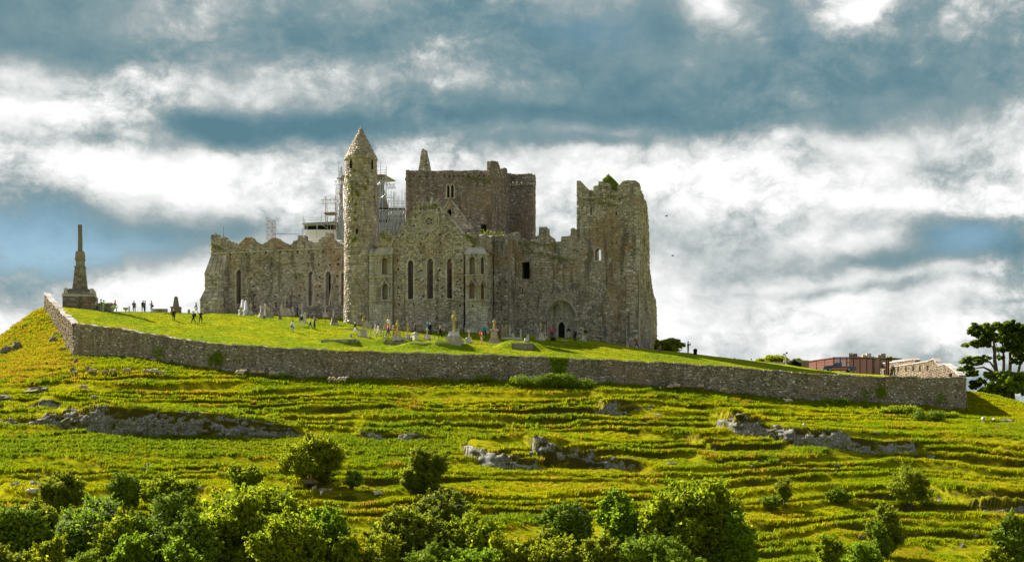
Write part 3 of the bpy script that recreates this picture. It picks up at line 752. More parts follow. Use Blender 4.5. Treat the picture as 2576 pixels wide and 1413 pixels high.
pk = [(327, 1020), (455, 1012), (617, 1010), (340, 1066), (533, 1062), (352, 1124), (482, 1130), (637, 1125), (486, 1175), (489, 1193), (770, 1066), (756, 1124), (877, 1066), (893, 1120), (768, 1010), (881, 1000), (297, 862), (423, 850), (515, 845), (627, 846), (195, 862), (763, 928), (834, 928), (890, 893), (700, 845), (565, 846), (790, 845), (860, 848), (352, 1200)]
choir = wall_part('choir_wall', cath, front(v), o, holes, small(pk, v, .16, C1), 1.3, .23, .42, ind=26)
for q in LC:
    fr = front(v)
    join_mb(ring_blocks(fr, arch(q[0], q[1] + .02, q[3], q[4] + .02), .30, -.05, .10)).build('window_arch', M_ASHLAR, choir)
    for s in (-1, 1):
        z = q[2]
        while z < q[3]:
            h = random.uniform(.4, .7); w = random.choice((.22, .38)); a = q[0] + s * (q[1] + .02); jb = MB(); jb.slab(rect(min(a, a + s * w), max(a, a + s * w), z + .015, min(z + h, q[3]) - .01), -.05, .085, fr=fr); z += h; jb.build('jamb_stone', M_ASHLAR, choir)
    jb = MB(); jb.slab(rect(q[0] - q[1] - .2, q[0] + q[1] + .2, q[2] - .18, q[2]), -.2, .14, fr=fr); jb.build('sill', M_ASHLAR, choir)
# string course under the parapet
s0 = cpl(*C1(72, 857), v); s1 = cpl(*C1(928, 847), v)
sc_ = MB(); n = 40
for i in range(n):
    a = s0[0] + (s1[0] - s0[0]) * i / n; a2 = s0[0] + (s1[0] - s0[0]) * (i + .94) / n
    sc_.slab(rect(a, a2, s0[1] - .13 + random.uniform(-.02, .02), s0[1] + .08), -.05, .24, fr=front(v))
sc_.build('string_course', M_ASHLAR, choir)
# inner pieces of the choir that show through openings and over the parapet
uL = s0[0]; zt = cpl(*C1(400, 800), v)[1]; zb = cpl(*C1(72, 1262), v)[1]
cs_ = MB(); core_layer(cs_, front(v + 10.5), rect(uL, uL + 33, zb - 4, zt - 1.6), [lancet(q[0] + 1.2, q[1] + .1, q[2] + .6, q[3], q[4]) for q in LC[:1]], 0, -1.2)
cs_.build('south_choir_wall', M_STONE, cath)
e_ = MB(); core_layer(e_, plane_frame((uL, 0, 0), (0, 1), (-1, 0)), [(v + 1.31, zb - 3), (v + 10.45, zb - 3), (v + 10.45, zt - 1.2), (v + 6, zt - .2), (v + 1.31, zt + .5)], [], 0, -1.1)
eo = e_.build('east_choir_wall', M_MORTAR, cath)
lay(eo, plane_frame((uL, 0, 0), (0, 1), (-1, 0)), stones_for(rect(v + 1.3, v + 10, zb - 1, zt - 1.2), [], .3, .55), .07, M_STONE, 0)
# stepped corner buttress
bt_ = empty('corner_buttress', (0, 0, 0)); bt_.parent = cath
def bz(y): return cpl(*C1(110, y), v - 1)[1]
u0, u1 = cpl(*C1(72, 1200), v)[0], cpl(*C1(178, 1200), v)[0]
levels = [(bz(1265) - 1, bz(1157), 1.75, 1.2), (bz(1157), bz(1083), None, None), (bz(1083), bz(988), 1.15, .55), (bz(988), bz(862), None, None)]
lays = []
core = MB(); slope = MB()
def bx3(mb, ua, ub, va, vb, za, zb2): mb.box(((ua + ub) / 2, (va + vb) / 2, za), (ub - ua, vb - va, zb2 - za))
prj = [(1.75, 1.15), (1.15, .6), (.25, .0)]
zz = [bz(1265) - 1.2, bz(1157), bz(1083), bz(988), bz(862)]
bx3(core, u0 - prj[0][1], u1, v - prj[0][0], v - .01, zz[0], zz[1]); bx3(core, u0 - prj[1][1], u1 - .12, v - prj[1][0], v - .01, zz[1], zz[3])
bco = core.build('buttress_core', M_MORTAR, bt_)
def slopeblock(z0_, z1_, p0, p1, ue0, ue1):
    ua0, ua1 = u0 - p0[1] - .12, u0 - p1[1]
    vs = [(ua0, v - p0[0] - .12, z0_), (ue0 + .05, v - p0[0] - .12, z0_), (ue0 + .05, v, z0_), (ua0, v, z0_), (ua1, v - p1[0], z1_), (ue1, v - p1[0], z1_), (ue1, v, z1_), (ua1, v, z1_)]
    rows = 5
    for r in range(rows):
        t0, t1 = r / rows, (r + 1) / rows
        L = [Vector(vs[k]).lerp(Vector(vs[k + 4]), t0) for k in range(4)]; Uu = [Vector(vs[k]).lerp(Vector(vs[k + 4]), t1) for k in range(4)]
        cols = 4
        for c in range(cols):
            s0_, s1_ = c / cols + .01, (c + 1) / cols - .01; jt = random.uniform(-.03, .03)
            q = [L[0].lerp(L[1], s0_), L[0].lerp(L[1], s1_), L[3].lerp(L[2], s1_), L[3].lerp(L[2], s0_), Uu[0].lerp(Uu[1], s0_), Uu[0].lerp(Uu[1], s1_), Uu[3].lerp(Uu[2], s1_), Uu[3].lerp(Uu[2], s0_)]
            q = [p + Vector((0, jt * (i in (0, 1, 4, 5)), .03 if i < 4 else -.0)) for i, p in enumerate(q)]
            b = MB(); b.add(q, [(0, 1, 5, 4), (1, 2, 6, 5), (2, 3, 7, 6), (3, 0, 4, 7), (4, 5, 6, 7), (3, 2, 1, 0)]); b.build('slope_slab', M_TOWER, bt_)
slopeblock(zz[1], zz[2], prj[0], prj[1], u1, u1 - .12); slopeblock(zz[3], zz[4], prj[1], (.1, .0), u1 - .12, u1 - .2)
for k, (p, za, zb2, ue) in enumerate([(prj[0], zz[0] + .3, zz[1], u1), (prj[1], zz[2], zz[3], u1 - .12)]):
    lay(bco, front(v - p[0]), stones_for(rect(u0 - p[1], ue, za, zb2), [], .3, .6), .06, M_STONE, 8)
    lay(bco, right(ue), stones_for(rect(v - p[0], v, za, zb2), [], .3, .55), .06, M_STONE, 0)
    lay(bco, plane_frame((u0 - p[1], 0, 0), (0, 1), (-1, 0)), stones_for(rect(v - p[0], v, za, zb2), [], .3, .55), .06, M_STONE, 0)

# ---- north transept gable
v = 0.0
o = onv(C2, [(598, 1330), (118, 1318), (118, 690), (170, 605), (235, 510), (290, 425), (300, 405), (345, 408), (349, 432), (372, 440), (373, 390), (392, 388), (396, 406), (425, 405), (428, 430), (447, 455), (470, 483), (482, 486), (530, 555), (560, 592), (598, 640)], v)
TL = []
for x0, x1, ta, sp, bt in [(222, 258, 805, 832, 1070), (352, 392, 794, 828, 1068), (486, 519, 794, 824, 1066)]:
    a0, b0 = cpl(*C2(x0, bt), v); a1, _ = cpl(*C2(x1, bt), v); _, sb = cpl(*C2((x0 + x1) / 2, sp), v); _, ab = cpl(*C2((x0 + x1) / 2, ta), v)
    TL.append(((a0 + a1) / 2, (a1 - a0) / 2, b0, sb, ab))
BA = []
for x0, x1, ta, sp, bt in [(211, 261, 638, 672, 798), (338, 393, 625, 664, 786), (474, 523, 628, 664, 786)]:
    a0, b0 = cpl(*C2(x0, bt), v); a1, _ = cpl(*C2(x1, bt), v); _, sb = cpl(*C2((x0 + x1) / 2, sp), v); _, ab = cpl(*C2((x0 + x1) / 2, ta), v)
    BA.append(((a0 + a1) / 2, (a1 - a0) / 2, b0, sb, ab))
rc = cpl(*C2(366, 546), v); rR = abs(cpl(*C2(434, 546), v)[0] - rc[0])
circ = lambda r, n, c=rc, ph=0: [(c[0] + r * math.cos(2 * math.pi * i / n + ph), c[1] + r * math.sin(2 * math.pi * i / n + ph)) for i in range(n)]
pk = [(305, 465), (430, 466), (273, 520), (185, 635), (262, 576), (303, 633), (437, 635), (482, 578), (553, 635), (155, 660), (309, 697), (442, 690), (566, 694), (150, 750), (308, 755), (438, 752), (557, 752), (152, 808), (298, 815), (582, 812), (157, 868), (311, 876), (570, 876), (170, 940), (277, 940), (424, 942), (436, 875), (572, 940), (158, 992), (453, 992), (578, 995), (162, 1050), (323, 1050), (452, 1052), (585, 1045), (163, 1105), (263, 1108), (440, 1115), (572, 1114)]
tr = wall_part('transept_gable_wall', cath, front(v), o, [lancet(*q) for q in TL] + [circ(rR * .37, 14)], small(pk, v, .14) , 1.3, .22, .40, ind=26, extra_cuts=[circ(rR * .98, 20)] + [lancet(*q) for q in BA])
fr = front(v)
for k, q in enumerate(BA):   # blocked upper arches with hood moulds
    nm = ('blocked_arch')
    fo = MB(); fo.slab(lancet(q[0], q[1], q[2], q[3], q[4]), -.02, .02, fr=fr); ba = fo.build(nm, M_MORTAR, tr)
    lay(ba, fr, stones_for(lancet(*q), [], .2, .34), .05, M_INFILL, 0)
    join_mb(ring_blocks(fr, arch(q[0], q[1] + .08, q[3], q[4] + .1),   .20, -.02, .26)).build('hood_mould', M_COPING, tr)
for q in TL:
    join_mb(ring_blocks(fr, arch(q[0], q[1] + .0, q[3], q[4]), .26, -.1, .06)).build('window_arch', M_ASHLAR, tr)
    for s in (-1, 1):
        z = q[2]
        while z < q[3]:
            h = random.uniform(.5, .8); w = random.choice((.22, .34)); a = q[0] + s * q[1]; jb = MB(); jb.slab(rect(min(a, a + s * w), max(a, a + s * w), z + .01, min(z + h, q[3]) - .01), -.1, .07, fr=fr); z += h; jb.build('jamb_stone', M_ASHLAR, tr)
    b = MB(); b.slab(rect(q[0] - q[1] - .3, q[0] + q[1] + .3, q[2] - .16, q[2]), -.3, .16, fr=fr); b.build('sill', M_ASHLAR, tr)
# rose window
rw = MB(); rw.slab(circ(rR * .96, 28), -.05, .02, fr=fr)
rose_holes = circ(rR * .37, 14)
rm = MB(); core_layer(rm, fr, circ(rR * .97, 28), [rose_holes], .03, -.1)
rose = rm.build('rose_window', M_ASHLAR, tr); fix_normals(rose.data)
join_mb(ring_blocks(fr, circ(rR * .92, 32), rR * -.12, .0, .24, closed=True)).build('rose_rim', M_COPING, tr)
b = MB(); b.slab(circ(rR * .7, 16), -1.5, -1.42, fr=fr); b.build('rose_shade_panel', M_DARK, tr)  # black panel added behind the opening so it reads as shaded
for k in range(8):
    c = (rc[0] + rR * .635 * math.cos(math.pi / 8 + k * math.pi / 4), rc[1] + rR * .635 * math.sin(math.pi / 8 + k * math.pi / 4))
    join_mb(ring_blocks(fr, circ(rR * .20, 12, c), rR * -.07, .0, .17, closed=True)).build('rose_roundel', M_COPING, rose)
join_mb(ring_blocks(fr, circ(rR * .36, 16), rR * -.08, .0, .2, closed=True)).build('rose_roundel', M_COPING, rose)
for k in range(5):
    c = (rc[0] + rR * .19 * math.cos(k * 1.2566 + .5), rc[1] + rR * .19 * math.sin(k * 1.2566 + .5))
    join_mb(ring_blocks(fr, circ(rR * .13, 10, c), rR * -.045, -.25, .02, closed=True)).build('tracery', M_ASHLAR, rose)
# raking coping along the right gable slope
for (p, q) in [((470, 483), (598, 638)), ((118, 690), (290, 423))]:
    A, B = cpl(*C2(*p), v), cpl(*C2(*q), v); n = 14
    for i in range(n):
        t0, t1 = i / n, (i + .95) / n
        a0 = (A[0] + (B[0] - A[0]) * t0, A[1] + (B[1] - A[1]) * t0); a1 = (A[0] + (B[0] - A[0]) * t1, A[1] + (B[1] - A[1]) * t1); h = .13 + random.uniform(-.03, .03)
        b = MB(); b.slab([a0, a1, (a1[0], a1[1] + h), (a0[0], a0[1] + h)], -1.32, .14, fr=fr); b.build('coping_stone', M_COPING, tr)
uTR = cpl(*C2(598, 1000), 0)[0]; uTL = cpl(*C2(118, 1000), 0)[0]; zT = cpl(*C2(598, 645), 0)[1]; zB = cpl(*C2(598, 1320), 0)[1]
# brown boarding and struts seen inside the lancets
for k, q in enumerate(TL):
    if k != 1:
        bd = MB()
        for i in range(3): bd.box((q[0] - .55 + i * .42 + .5 * (k == 0), 2.2 + .05 * i, q[2] - .5), (.38, .06, q[4] - q[2] + .6))
        bd.build('timber_boarding', M_BROWNWOOD, tr)
    if k == 2:
        for z in np.arange(q[2] + .3, q[3], 1.0):
            b = MB(); b.tube((q[0] - .9, 1.9, z), (q[0] + .9, 1.9, z + .9), .05); b.build('strut', M_DARK, tr)
    if k == 1:
        b = MB(); b.slab([(q[0] - .8, q[3] - .9), (q[0] - .5, q[3] - .9), (q[0] + .7, q[4] + .4), (q[0] + .2, q[4] + .4)], -2.4, -2.2, fr=fr); b.build('strut', M_BROWNWOOD, tr)
bk = MB(); core_layer(bk, front(13.4), rect(uTL, uTR, zB, zT + .5), [], 0, -.5); bk.build('crossing_screen_wall', M_STONE, cath)
bk = MB(); core_layer(bk, right(uTL + .9), rect(1.31, 13.35, zB, zT), [], 0, -.9); bk.build('east_transept_wall', M_STONE, cath)
# unseen slab added over the transept bays, blocks light to keep the inside dim
bk = MB(); bk.box(((uTL + uTR) / 2, 8.2, zT - .6), (uTR - uTL - 2, 9.5, .4)); bk.build('inner_slab', M_STONE, cath)

# ---- corner turrets of the transept with niches
def niche(parent, fr, ca, hw, sill, spring, apex, deep=.45):
    """gabled niche: recess back, little columns, gable mould"""
    b = MB(); b.slab(rect(ca - hw - .16, ca - hw, sill, spring), -.1, .12, fr=fr); b.slab(rect(ca + hw, ca + hw + .16, sill, spring), -.1, .12, fr=fr)
    for bl in ring_blocks(fr, arch(ca, hw, spring, spring + (apex - spring) * .62, 5), .12, -.1, .13): b.add(bl.v, bl.f)
    g = [(ca - hw - .30, spring - .05), (ca, apex), (ca + hw + .30, spring - .05)]
    for bl in ring_blocks(fr, g, .22, -.02, .34): b.add(bl.v, bl.f)
    b.slab(rect(ca - hw - .3, ca + hw + .3, sill - .14, sill), -.1, .2, fr=fr)
    b.build('niche_frame', M_COPING, parent)
def turret_face(name, fr, a0, a1, b0, b1, niches, mat=M_ASHLAR, ind=10, pockets=(), strings=()):
    cut = [lancet(*n[:5]) if False else lancet(n[0], n[1], n[2], n[3], n[3] + (n[4] - n[3]) * .62) for n in niches]
    o_ = wall_part(name, cath, fr, rect(a0, a1, b0, b1), [], cut + list(pockets), 1.6, .36, .62, .035, mat, ind=ind, core=M_MORTAR)
    for n in niches: niche(o_, fr, *n)
    for z in strings:
        b = MB(); b.slab(rect(a0 - .04, a1 + .04, z - .1, z + .1), -.02, .17, fr=fr); b.build('string_course', M_ASHLAR, o_)
    return o_
def nich(fn, x0, x1, yb, ys, ya, v):
    a0, b0 = cpl(*fn(x0, yb), v); a1, _ = cpl(*fn(x1, yb), v); return ((a0 + a1) / 2, (a1 - a0) / 2, b0, cpl(*fn(x0, ys), v)[1], cpl(*fn(x0, ya), v)[1])
vt = -.75
a0, b0 = cpl(*C2(-40, 1300), vt); a1, b1 = cpl(*C2(117, 768), vt)
zs = [cpl(*C2(60, y), vt)[1] for y in (768, 918, 1080)]
lt = turret_face('east_turret', front(vt), a0, a1, b0, b1, [nich(C2, 48, 86, 910, 818, 770, vt), nich(C2, 50, 88, 1076, 990, 945, vt)], strings=zs)
lt['label'] = 'corner turret with gabled niches beside the round tower'
o = onv(C2, [(112, 768), (-10, 768), (5, 715), (28, 690), (35, 640), (52, 612), (110, 610), (118, 640), (150, 632), (118, 690)], -.2)
wall_part('turret_stump', cath, front(-.2), o, [], [], 1.5, .3, .5, ind=4)
ob = MB()
for i in range(8):  # weathered slope over the turret
    a = a0 + (a1 - a0) * i / 8; w = (a1 - a0) / 8 * .95
    ob.add([(a, vt - .1, b1), (a + w, vt - .1, b1), (a + w, -.15, b1), (a, -.15, b1), (a, -.3, b1 + 1.1), (a + w, -.3, b1 + 1.1), (a + w, -.15, b1 + 1.1), (a, -.15, b1 + 1.1)], [(0, 1, 5, 4), (1, 2, 6, 5), (3, 0, 4, 7), (4, 5, 6, 7), (2, 3, 7, 6)])
ob.build('turret_weathering', M_ASHLAR, lt)
# right turret: front face and a canted side
vt = -.9
a0, b0 = cpl(*C2(608, 1330), vt); a1, b1 = cpl(*C2(692, 765), vt)
zs = [cpl(*C2(650, y), vt)[1] for y in (766, 908, 1077)]
rt = turret_face('west_turret', front(vt), a0, a1, b0, b1, [nich(C2, 637, 674, 905, 808, 765, vt), nich(C2, 636, 673, 1070, 985, 942, vt)], strings=zs, pockets=small([(658, 1113)], vt, .12))
rt['label'] = 'canted corner turret with gabled niches at the middle of the front'
dirc = (math.cos(math.radians(48)), math.sin(math.radians(48)))
cant = plane_frame((a1, vt, 0), dirc, (dirc[1], -dirc[0]))
wcant = 1.75
ct = turret_face('canted_face', cant, 0.02, wcant, b0, b1, [(.75, .30, nich(C2, 637, 674, 905, 808, 765, vt)[2], nich(C2, 637, 674, 905, 808, 765, vt)[3], nich(C2, 637, 674, 905, 808, 765, vt)[4]), (.75, .30, zs[2] + .12, nich(C2, 636, 673, 1070, 985, 942, vt)[3], nich(C2, 636, 673, 1070, 985, 942, vt)[4])], strings=zs)
for k, (z0_, pr) in enumerate([(cpl(*C2(650, 1246), vt)[1], .12), (cpl(*C2(650, 1264), vt)[1], .24), (cpl(*C2(650, 1282), vt)[1], .38)]):
    b = MB(); b.slab(rect(a0 - .05, a1 + .1, b0 - .6, z0_), -.1, pr, fr=front(vt)); b.slab(rect(0, wcant, b0 - .6, z0_), -.1, pr, fr=cant); b.build('plinth_step', M_ASHLAR, rt)
# sloping stone cap and the parapet block over it
zc0, zc1 = b1, cpl(*C2(650, 715), vt)[1]
b = MB(); uc = a1 + dirc[0] * wcant; vc = vt + dirc[1] * wcant
lo_ = [(a0 - .1, vt - .15), (a1 + .08, vt - .15), (uc + .12, vc), (uc, 1.2), (a0 - .1, 1.2)]; hi_ = [(a0, -.05), (a1 - .1, -.05), (a1 + .25, .5), (a1 + .25, 1.2), (a0, 1.2)]
b.add([(x, y, zc0) for x, y in lo_] + [(x, y, zc1) for x, y in hi_], [(i, (i + 1) % 5, 5 + (i + 1) % 5, 5 + i) for i in range(5)] + [(9, 8, 7, 6, 5)][::-1] + [(0, 4, 3, 2, 1)])
b.build('turret_cap', M_COPING, rt)
o = onv(C2, [(600, 768), (690, 768), (690, 640), (686, 622), (672, 614), (640, 620), (600, 640)], .0)
pb = wall_part('parapet_block', cath, front(.0), o, [], [], 1.2, .32, .6, ind=4)
# west face of the transept
uW = cpl(*C2(690, 700), 0)[0]
o = onu(C2, [(697, 1325), (830, 1325), (830, 745), (800, 735), (798, 640), (775, 652), (740, 632), (715, 640), (700, 650)], uW)
wf = wall_part('west_transept_wall', cath, right(uW), o, [], [rect(cps(*C2(739, 1000), uW)[0], cps(*C2(739, 1000), uW)[0] + .12, cps(*C2(739, 1080), uW)[1], cps(*C2(739, 850), uW)[1])], 1.2, .26, .46, ind=14)
p0, p1 = cps(*C2(700, 715), uW), cps(*C2(800, 742), uW)
b = MB()
for i in range(18):
    t = i / 18; b.slab(rect(p0[0] + (p1[0] - p0[0]) * t, p0[0] + (p1[0] - p0[0]) * (t + .05), p0[1] - .12, p0[1] + .1), -.02, .22, fr=right(uW))
b.build('corbel_course', M_STONE, wf)
# stair block in the angle of transept and nave
vS = 8.0
o = onv(C2, [(797, 1335), (892, 1345), (893, 640), (880, 632), (845, 636), (800, 642)], vS)
sb_ = wall_part('stair_block', cath, front(vS), o, [], small([(838, 965), (878, 955), (823, 1028), (850, 1135)], vS, .13), 1.3, .27, .5, ind=16)
uS = cpl(*C2(892, 900), vS)[0]
wall_part('stair_block_side', cath, right(uS), rect(vS + 1.31, V_NAVE, o[0][1] - 1.5, o[3][1] - .1), [], [], 1.0, .28, .5, ind=4)
b = MB(); core_layer(b, right(uS - .02), rect(vS + .02, V_NAVE, o[0][1] - 1.5, o[3][1] - .05), [], 0, -.02); 

# ---- nave wall
v = V_NAVE
o = onv(C3, [(560, 1285), (60, 1262), (60, 500), (70, 495), (100, 485), (128, 480), (130, 515), (140, 530), (150, 535), (185, 535), (187, 555), (220, 558), (225, 535), (240, 520), (280, 510), (283, 455), (343, 453), (345, 495), (360, 510), (385, 525), (390, 552), (440, 552), (445, 515), (470, 515), (510, 510), (512, 455), (530, 452), (555, 465), (560, 470)], v)
sq = rect(*[cpl(*C3(157, 823), v)[0], cpl(*C3(215, 823), v)[0], cpl(*C3(185, 823), v)[1], cpl(*C3(185, 698), v)[1]])
da0, db0 = cpl(*C3(334, 1275), v); da1, _ = cpl(*C3(548, 1275), v); _, dsp = cpl(*C3(440, 1120), v); _, dap = cpl(*C3(440, 978), v)
arch_hole = lancet((da0 + da1) / 2, (da1 - da0) / 2, db0, dsp, dap, 9)
pk = small([(457, 895), (462, 893)], v, .12, C3)[:1] + [rect(cpl(*C3(163, 908), v)[0] - .08, cpl(*C3(163, 908), v)[0] + .08, cpl(*C3(163, 925), v)[1], cpl(*C3(163, 890), v)[1])]
nave = wall_part('nave_wall', cath, front(v), o, [sq, arch_hole], pk, 1.4, .22, .40, ind=24)
fr = front(v)
b = MB(); b.slab(sq, -1.38, -1.3, fr=fr); b.build('window_shade_panel', M_DARK, nave)  # black panel closing the opening, painted shade
# portal: recessed infill, arch orders, shafts, capitals, door
pc = (da0 + da1) / 2; phw = (da1 - da0) / 2
ds0, dsb = cpl(*C3(415, 1248), v); ds1, _ = cpl(*C3(463, 1248), v); _, dds = cpl(*C3(440, 1172), v); _, dda = cpl(*C3(440, 1127), v)
inner = lancet((ds0 + ds1) / 2, (ds1 - ds0) / 2, dsb - .3, dds, dda, 6)
infill = wall_part('portal_infill_wall', cath, front(v + .65), lancet(pc, phw + .1, db0, dsp, dap, 9), [inner], small([(434, 1110)], v, .12, C3), .6, .22, .40, .06, M_ASHLAR, ind=10)
for k, (dw, d0, d1) in enumerate([(0.0, -.65, -.40), (.16, -.5, -.10), (.34, -.1, .20)]):
    for bl in ring_blocks(fr, arch(pc, phw + dw - .16, dsp, dap + dw - .16, 8), .17, d0, d1):
        bl.build('voussoir', M_COPING, nave)
for s in (-1, 1):
    b = MB()
    for k in range(3): b.tube((pc + s * (phw + .02 + .17 * k - .1), v + .55 - .25 * k, db0), (pc + s * (phw + .02 + .17 * k - .1), v + .55 - .25 * k, dsp - .1), .075, None, 8)
    b.build('portal_shaft', M_ASHLAR, nave)
    b = MB(); b.box((pc + s * (phw + .22), v - .12, dsp - .22), (.75, .55, .32), top=1.15, jit=.03); b.build('capital', M_STONE, nave)
join_mb(ring_blocks(front(v + .65), arch((ds0 + ds1) / 2, (ds1 - ds0) / 2, dds, dda), .2, -.1, .09)).build('door_surround', M_ASHLAR, nave)
b = MB()
for s in (-1, 1): b.slab(rect(*sorted(((ds0 + ds1) / 2 + s * (ds1 - ds0) / 2, (ds0 + ds1) / 2 + s * ((ds1 - ds0) / 2 + .2))), dsb - .3, dds), -.1, .09, fr=front(v + .65))
b.build('door_jamb', M_ASHLAR, nave)
b = MB(); b.slab(inner, -.55, -.48, fr=front(v + .65)); dr = b.build('door', M_DARK, nave)
gate = MB()
for i in range(7):
    a = ds0 + (ds1 - ds0) * (i + .5) / 7; gate.tube((a, v + .85, dsb - .2), (a, v + .85, dds + .6 - abs(i - 3) * .22), .025, None, 5)
for z in (dsb + .3, dsb + 1.4, dds): gate.tube((ds0, v + .85, z), (ds1, v + .85, z), .025, None, 5)
gate.build('gate_bars', M_IRON, dr)
uN = o[1][0]
# ---- central crossing tower
v = V_CROSS
o = onv(C2, [(800, 1000), (207, 1000), (207, 272), (200, 268), (207, 245), (207, 201), (240, 204), (300, 203), (370, 205), (440, 208), (520, 204), (600, 207), (690, 203), (760, 205), (765, 190), (768, 145), (790, 138), (800, 141)], v)
ph = onv(C2, [(258, 243), (303, 245), (349, 246), (392, 243), (433, 244), (468, 244), (500, 244), (531, 243), (566, 243), (597, 243), (628, 243), (662, 241), (700, 241), (735, 243), (770, 243)], v)
pho = [rect(a - .20, a + .20, b - .11, b + .11) for a, b in ph]
tw = []
for x0, x1 in ((485, 502), (512, 531)):
    a0, b0 = cpl(*C2(x0, 388), v); a1, _ = cpl(*C2(x1, 388), v); tw.append(((a0 + a1) / 2, (a1 - a0) / 2, b0, cpl(*C2(x0, 318), v)[1], cpl(*C2(x0, 298), v)[1]))
sqw = rect(cpl(*C2(713, 618), v)[0], cpl(*C2(750, 618), v)[0], cpl(*C2(730, 618), v)[1], cpl(*C2(730, 566), v)[1])
drw = rect(cpl(*C2(488, 540), v)[0], cpl(*C2(515, 540), v)[0], cpl(*C2(500, 540), v)[1], cpl(*C2(500, 467), v)[1])
cr = wall_part('central_tower_front', cath, front(v), o, pho + [lancet(*q) for q in tw] + [sqw, drw], [], 1.2, .22, .40, .085, M_RED, ind=26)
fr = front(v)
zpar = cpl(*C2(400, 272), v)[1]; uC0, uC1 = o[1][0], o[0][0]
fl = MB(); fl.box(((uC0 + uC1) / 2, v + 7.5, zpar - .1), (uC1 - uC0 - .6, 12.4, .3)); fl.build('tower_roof_slab', M_STONE, cath)
fl = MB(); fl.slab(rect(uC0 + .3, uC1 - .3, sqw[0][1] - 3, zpar - .2), -1.6, -1.5, fr=fr); fl.build('inner_shade_panel', M_DARK, cath)  # black panel behind the openings, interior shade painted as colour
for q in tw: join_mb(ring_blocks(fr, arch(q[0], q[1], q[3], q[4]), .15, -.05, .1)).build('window_arch', M_ASHLAR, cr)
b = MB()
for a in (tw[0][0] - tw[0][1] - .1, (tw[0][0] + tw[1][0]) / 2, tw[1][0] + tw[1][1] + .1): b.slab(rect(a - .1, a + .1, tw[0][2], tw[0][3]), -.05, .09, fr=fr)
b.slab(rect(tw[0][0] - .7, tw[1][0] + .7, tw[0][2] - .2, tw[0][2]), -.05, .18, fr=fr); b.build('window_jamb', M_ASHLAR, cr)
# roof scar with its lighter infill
A, Rr, Ll = cpl(*C2(510, 396), v), cpl(*C2(668, 602), v), cpl(*C2(415, 530), v)
for p, q in ((A, Rr), (A, Ll)):
    b = MB(); dx, dy = q[0] - p[0], q[1] - p[1]; L = math.hypot(dx, dy); nx, ny = -dy / L * .13, dx / L * .13
    b.slab([(p[0] - nx, p[1] - ny), (q[0] - nx, q[1] - ny), (q[0] + nx, q[1] + ny), (p[0] + nx, p[1] + ny)], .0, .27, fr=fr); b.build('roof_scar_mould', M_ASHLAR, cr)
tri_ = [(A[0], A[1] - .2), (Rr[0] - .25, Rr[1]), (Ll[0] + .25, Rr[1]), (Ll[0] + .2, Ll[1])]
b = MB(); core_layer(b, fr, tri_, [drw], .02, .11); so_ = b.build('blocked_gable', M_MORTAR, cr); fix_normals(so_.data)
lay(so_, plane_frame((0, v - .11, 0), (1, 0), (0, -1)), stones_for(tri_, [drw], .22, .4), .05, M_STONE, 0)
b = MB()
for i in range(4): a = sqw[0][0] + (sqw[1][0] - sqw[0][0]) * (i + .5) / 4; b.tube((a, v - .02, sqw[0][1]), (a, v - .02, sqw[2][1]), .03, None, 5)
b.build('window_bars', M_IRON, cr)
# right (west) face of the tower
o = onu(C2, [(802, 1000), (921, 1000), (921, 232), (905, 222), (890, 222), (888, 192), (870, 186), (860, 192), (857, 214), (845, 205), (838, 172), (825, 146), (802, 140)], uC1)
wall_part('central_tower_side', cath, right(uC1), o, [], [rect(cps(*C2(868, 450), uC1)[0] - .08, cps(*C2(868, 450), uC1)[0] + .1, cps(*C2(868, 540), uC1)[1], cps(*C2(868, 470), uC1)[1])], 1.2, .22, .40, .085, M_RED, ind=14)
b = MB(); p0, p1 = cps(*C2(870, 412), uC1), cps(*C2(905, 600), uC1); dx, dy = p1[0] - p0[0], p1[1] - p0[1]
b.slab([p0, (p0[0] + .25, p0[1]), (p1[0] + .25, p1[1]), p1], -.02, .22, fr=right(uC1)); b.build('roof_scar_mould', M_STONE, cath)
b = MB(); core_layer(b, front(v + 14), rect(uC0, uC1, -2, zpar - .6), [], 0, -1.1); b.build('central_tower_back', M_RED, cath)
b = MB(); core_layer(b, plane_frame((uC0, 0, 0), (0, 1), (-1, 0)), rect(v + 1.22, v + 13.9, -2, zpar + .9), [], 0, -1.1); b.build('central_tower_east_side', M_RED, cath)
# ruined gable spike on the far parapet
vg = v + 9
o = onv(C2, [(290, 210), (292, 200), (300, 150), (305, 105), (313, 66), (326, 62), (340, 66), (346, 100), (357, 140), (367, 200), (367, 210)], vg)
o = [(a, max(b, zpar + .05)) if b < zpar + .8 else (a, b) for a, b in o]
sp_ = wall_part('gable_fragment', cath, front(vg), o, [], [], .9, .3, .5, .13, M_STONE, ind=0)
# stair turret behind
vq = v + 9.5
o = onv(C2, [(905, 800), (1066, 800), (1066, 296), (905, 290)], vq)
q0 = wall_part('stair_turret', cath, front(vq), o, [], [], 1.2, .26, .46, .08, M_RED, ind=10)
uq = o[1][0]
wall_part('stair_turret_side', cath, right(uq), onu(C2, [(1067, 800), (1081, 800), (1081, 300), (1067, 296)], uq), [], [], .8, .26, .46, .08, M_RED, ind=0)
o = onv(C2, [(905, 292), (1069, 296), (1069, 232), (1040, 226), (985, 228), (905, 226)], vq - .25)
hs = [rect(a - .16, a + .16, b - .12, b + .12) for a, b in onv(C2, [(925, 281), (952, 281), (983, 281)], vq - .25)]
wall_part('turret_parapet', cath, front(vq - .25), o, hs, [], .6, .3, .5, .08, M_RED, ind=4)
b = MB(); zq = o[0][1]
for i in range(9): b.box((o[0][0] + (o[1][0] - o[0][0]) * (i + .5) / 9, vq - .12, zq - .42), (.35, .35, .4))
b.build('corbel_course', M_STONE, q0)
uq2 = o[1][0]
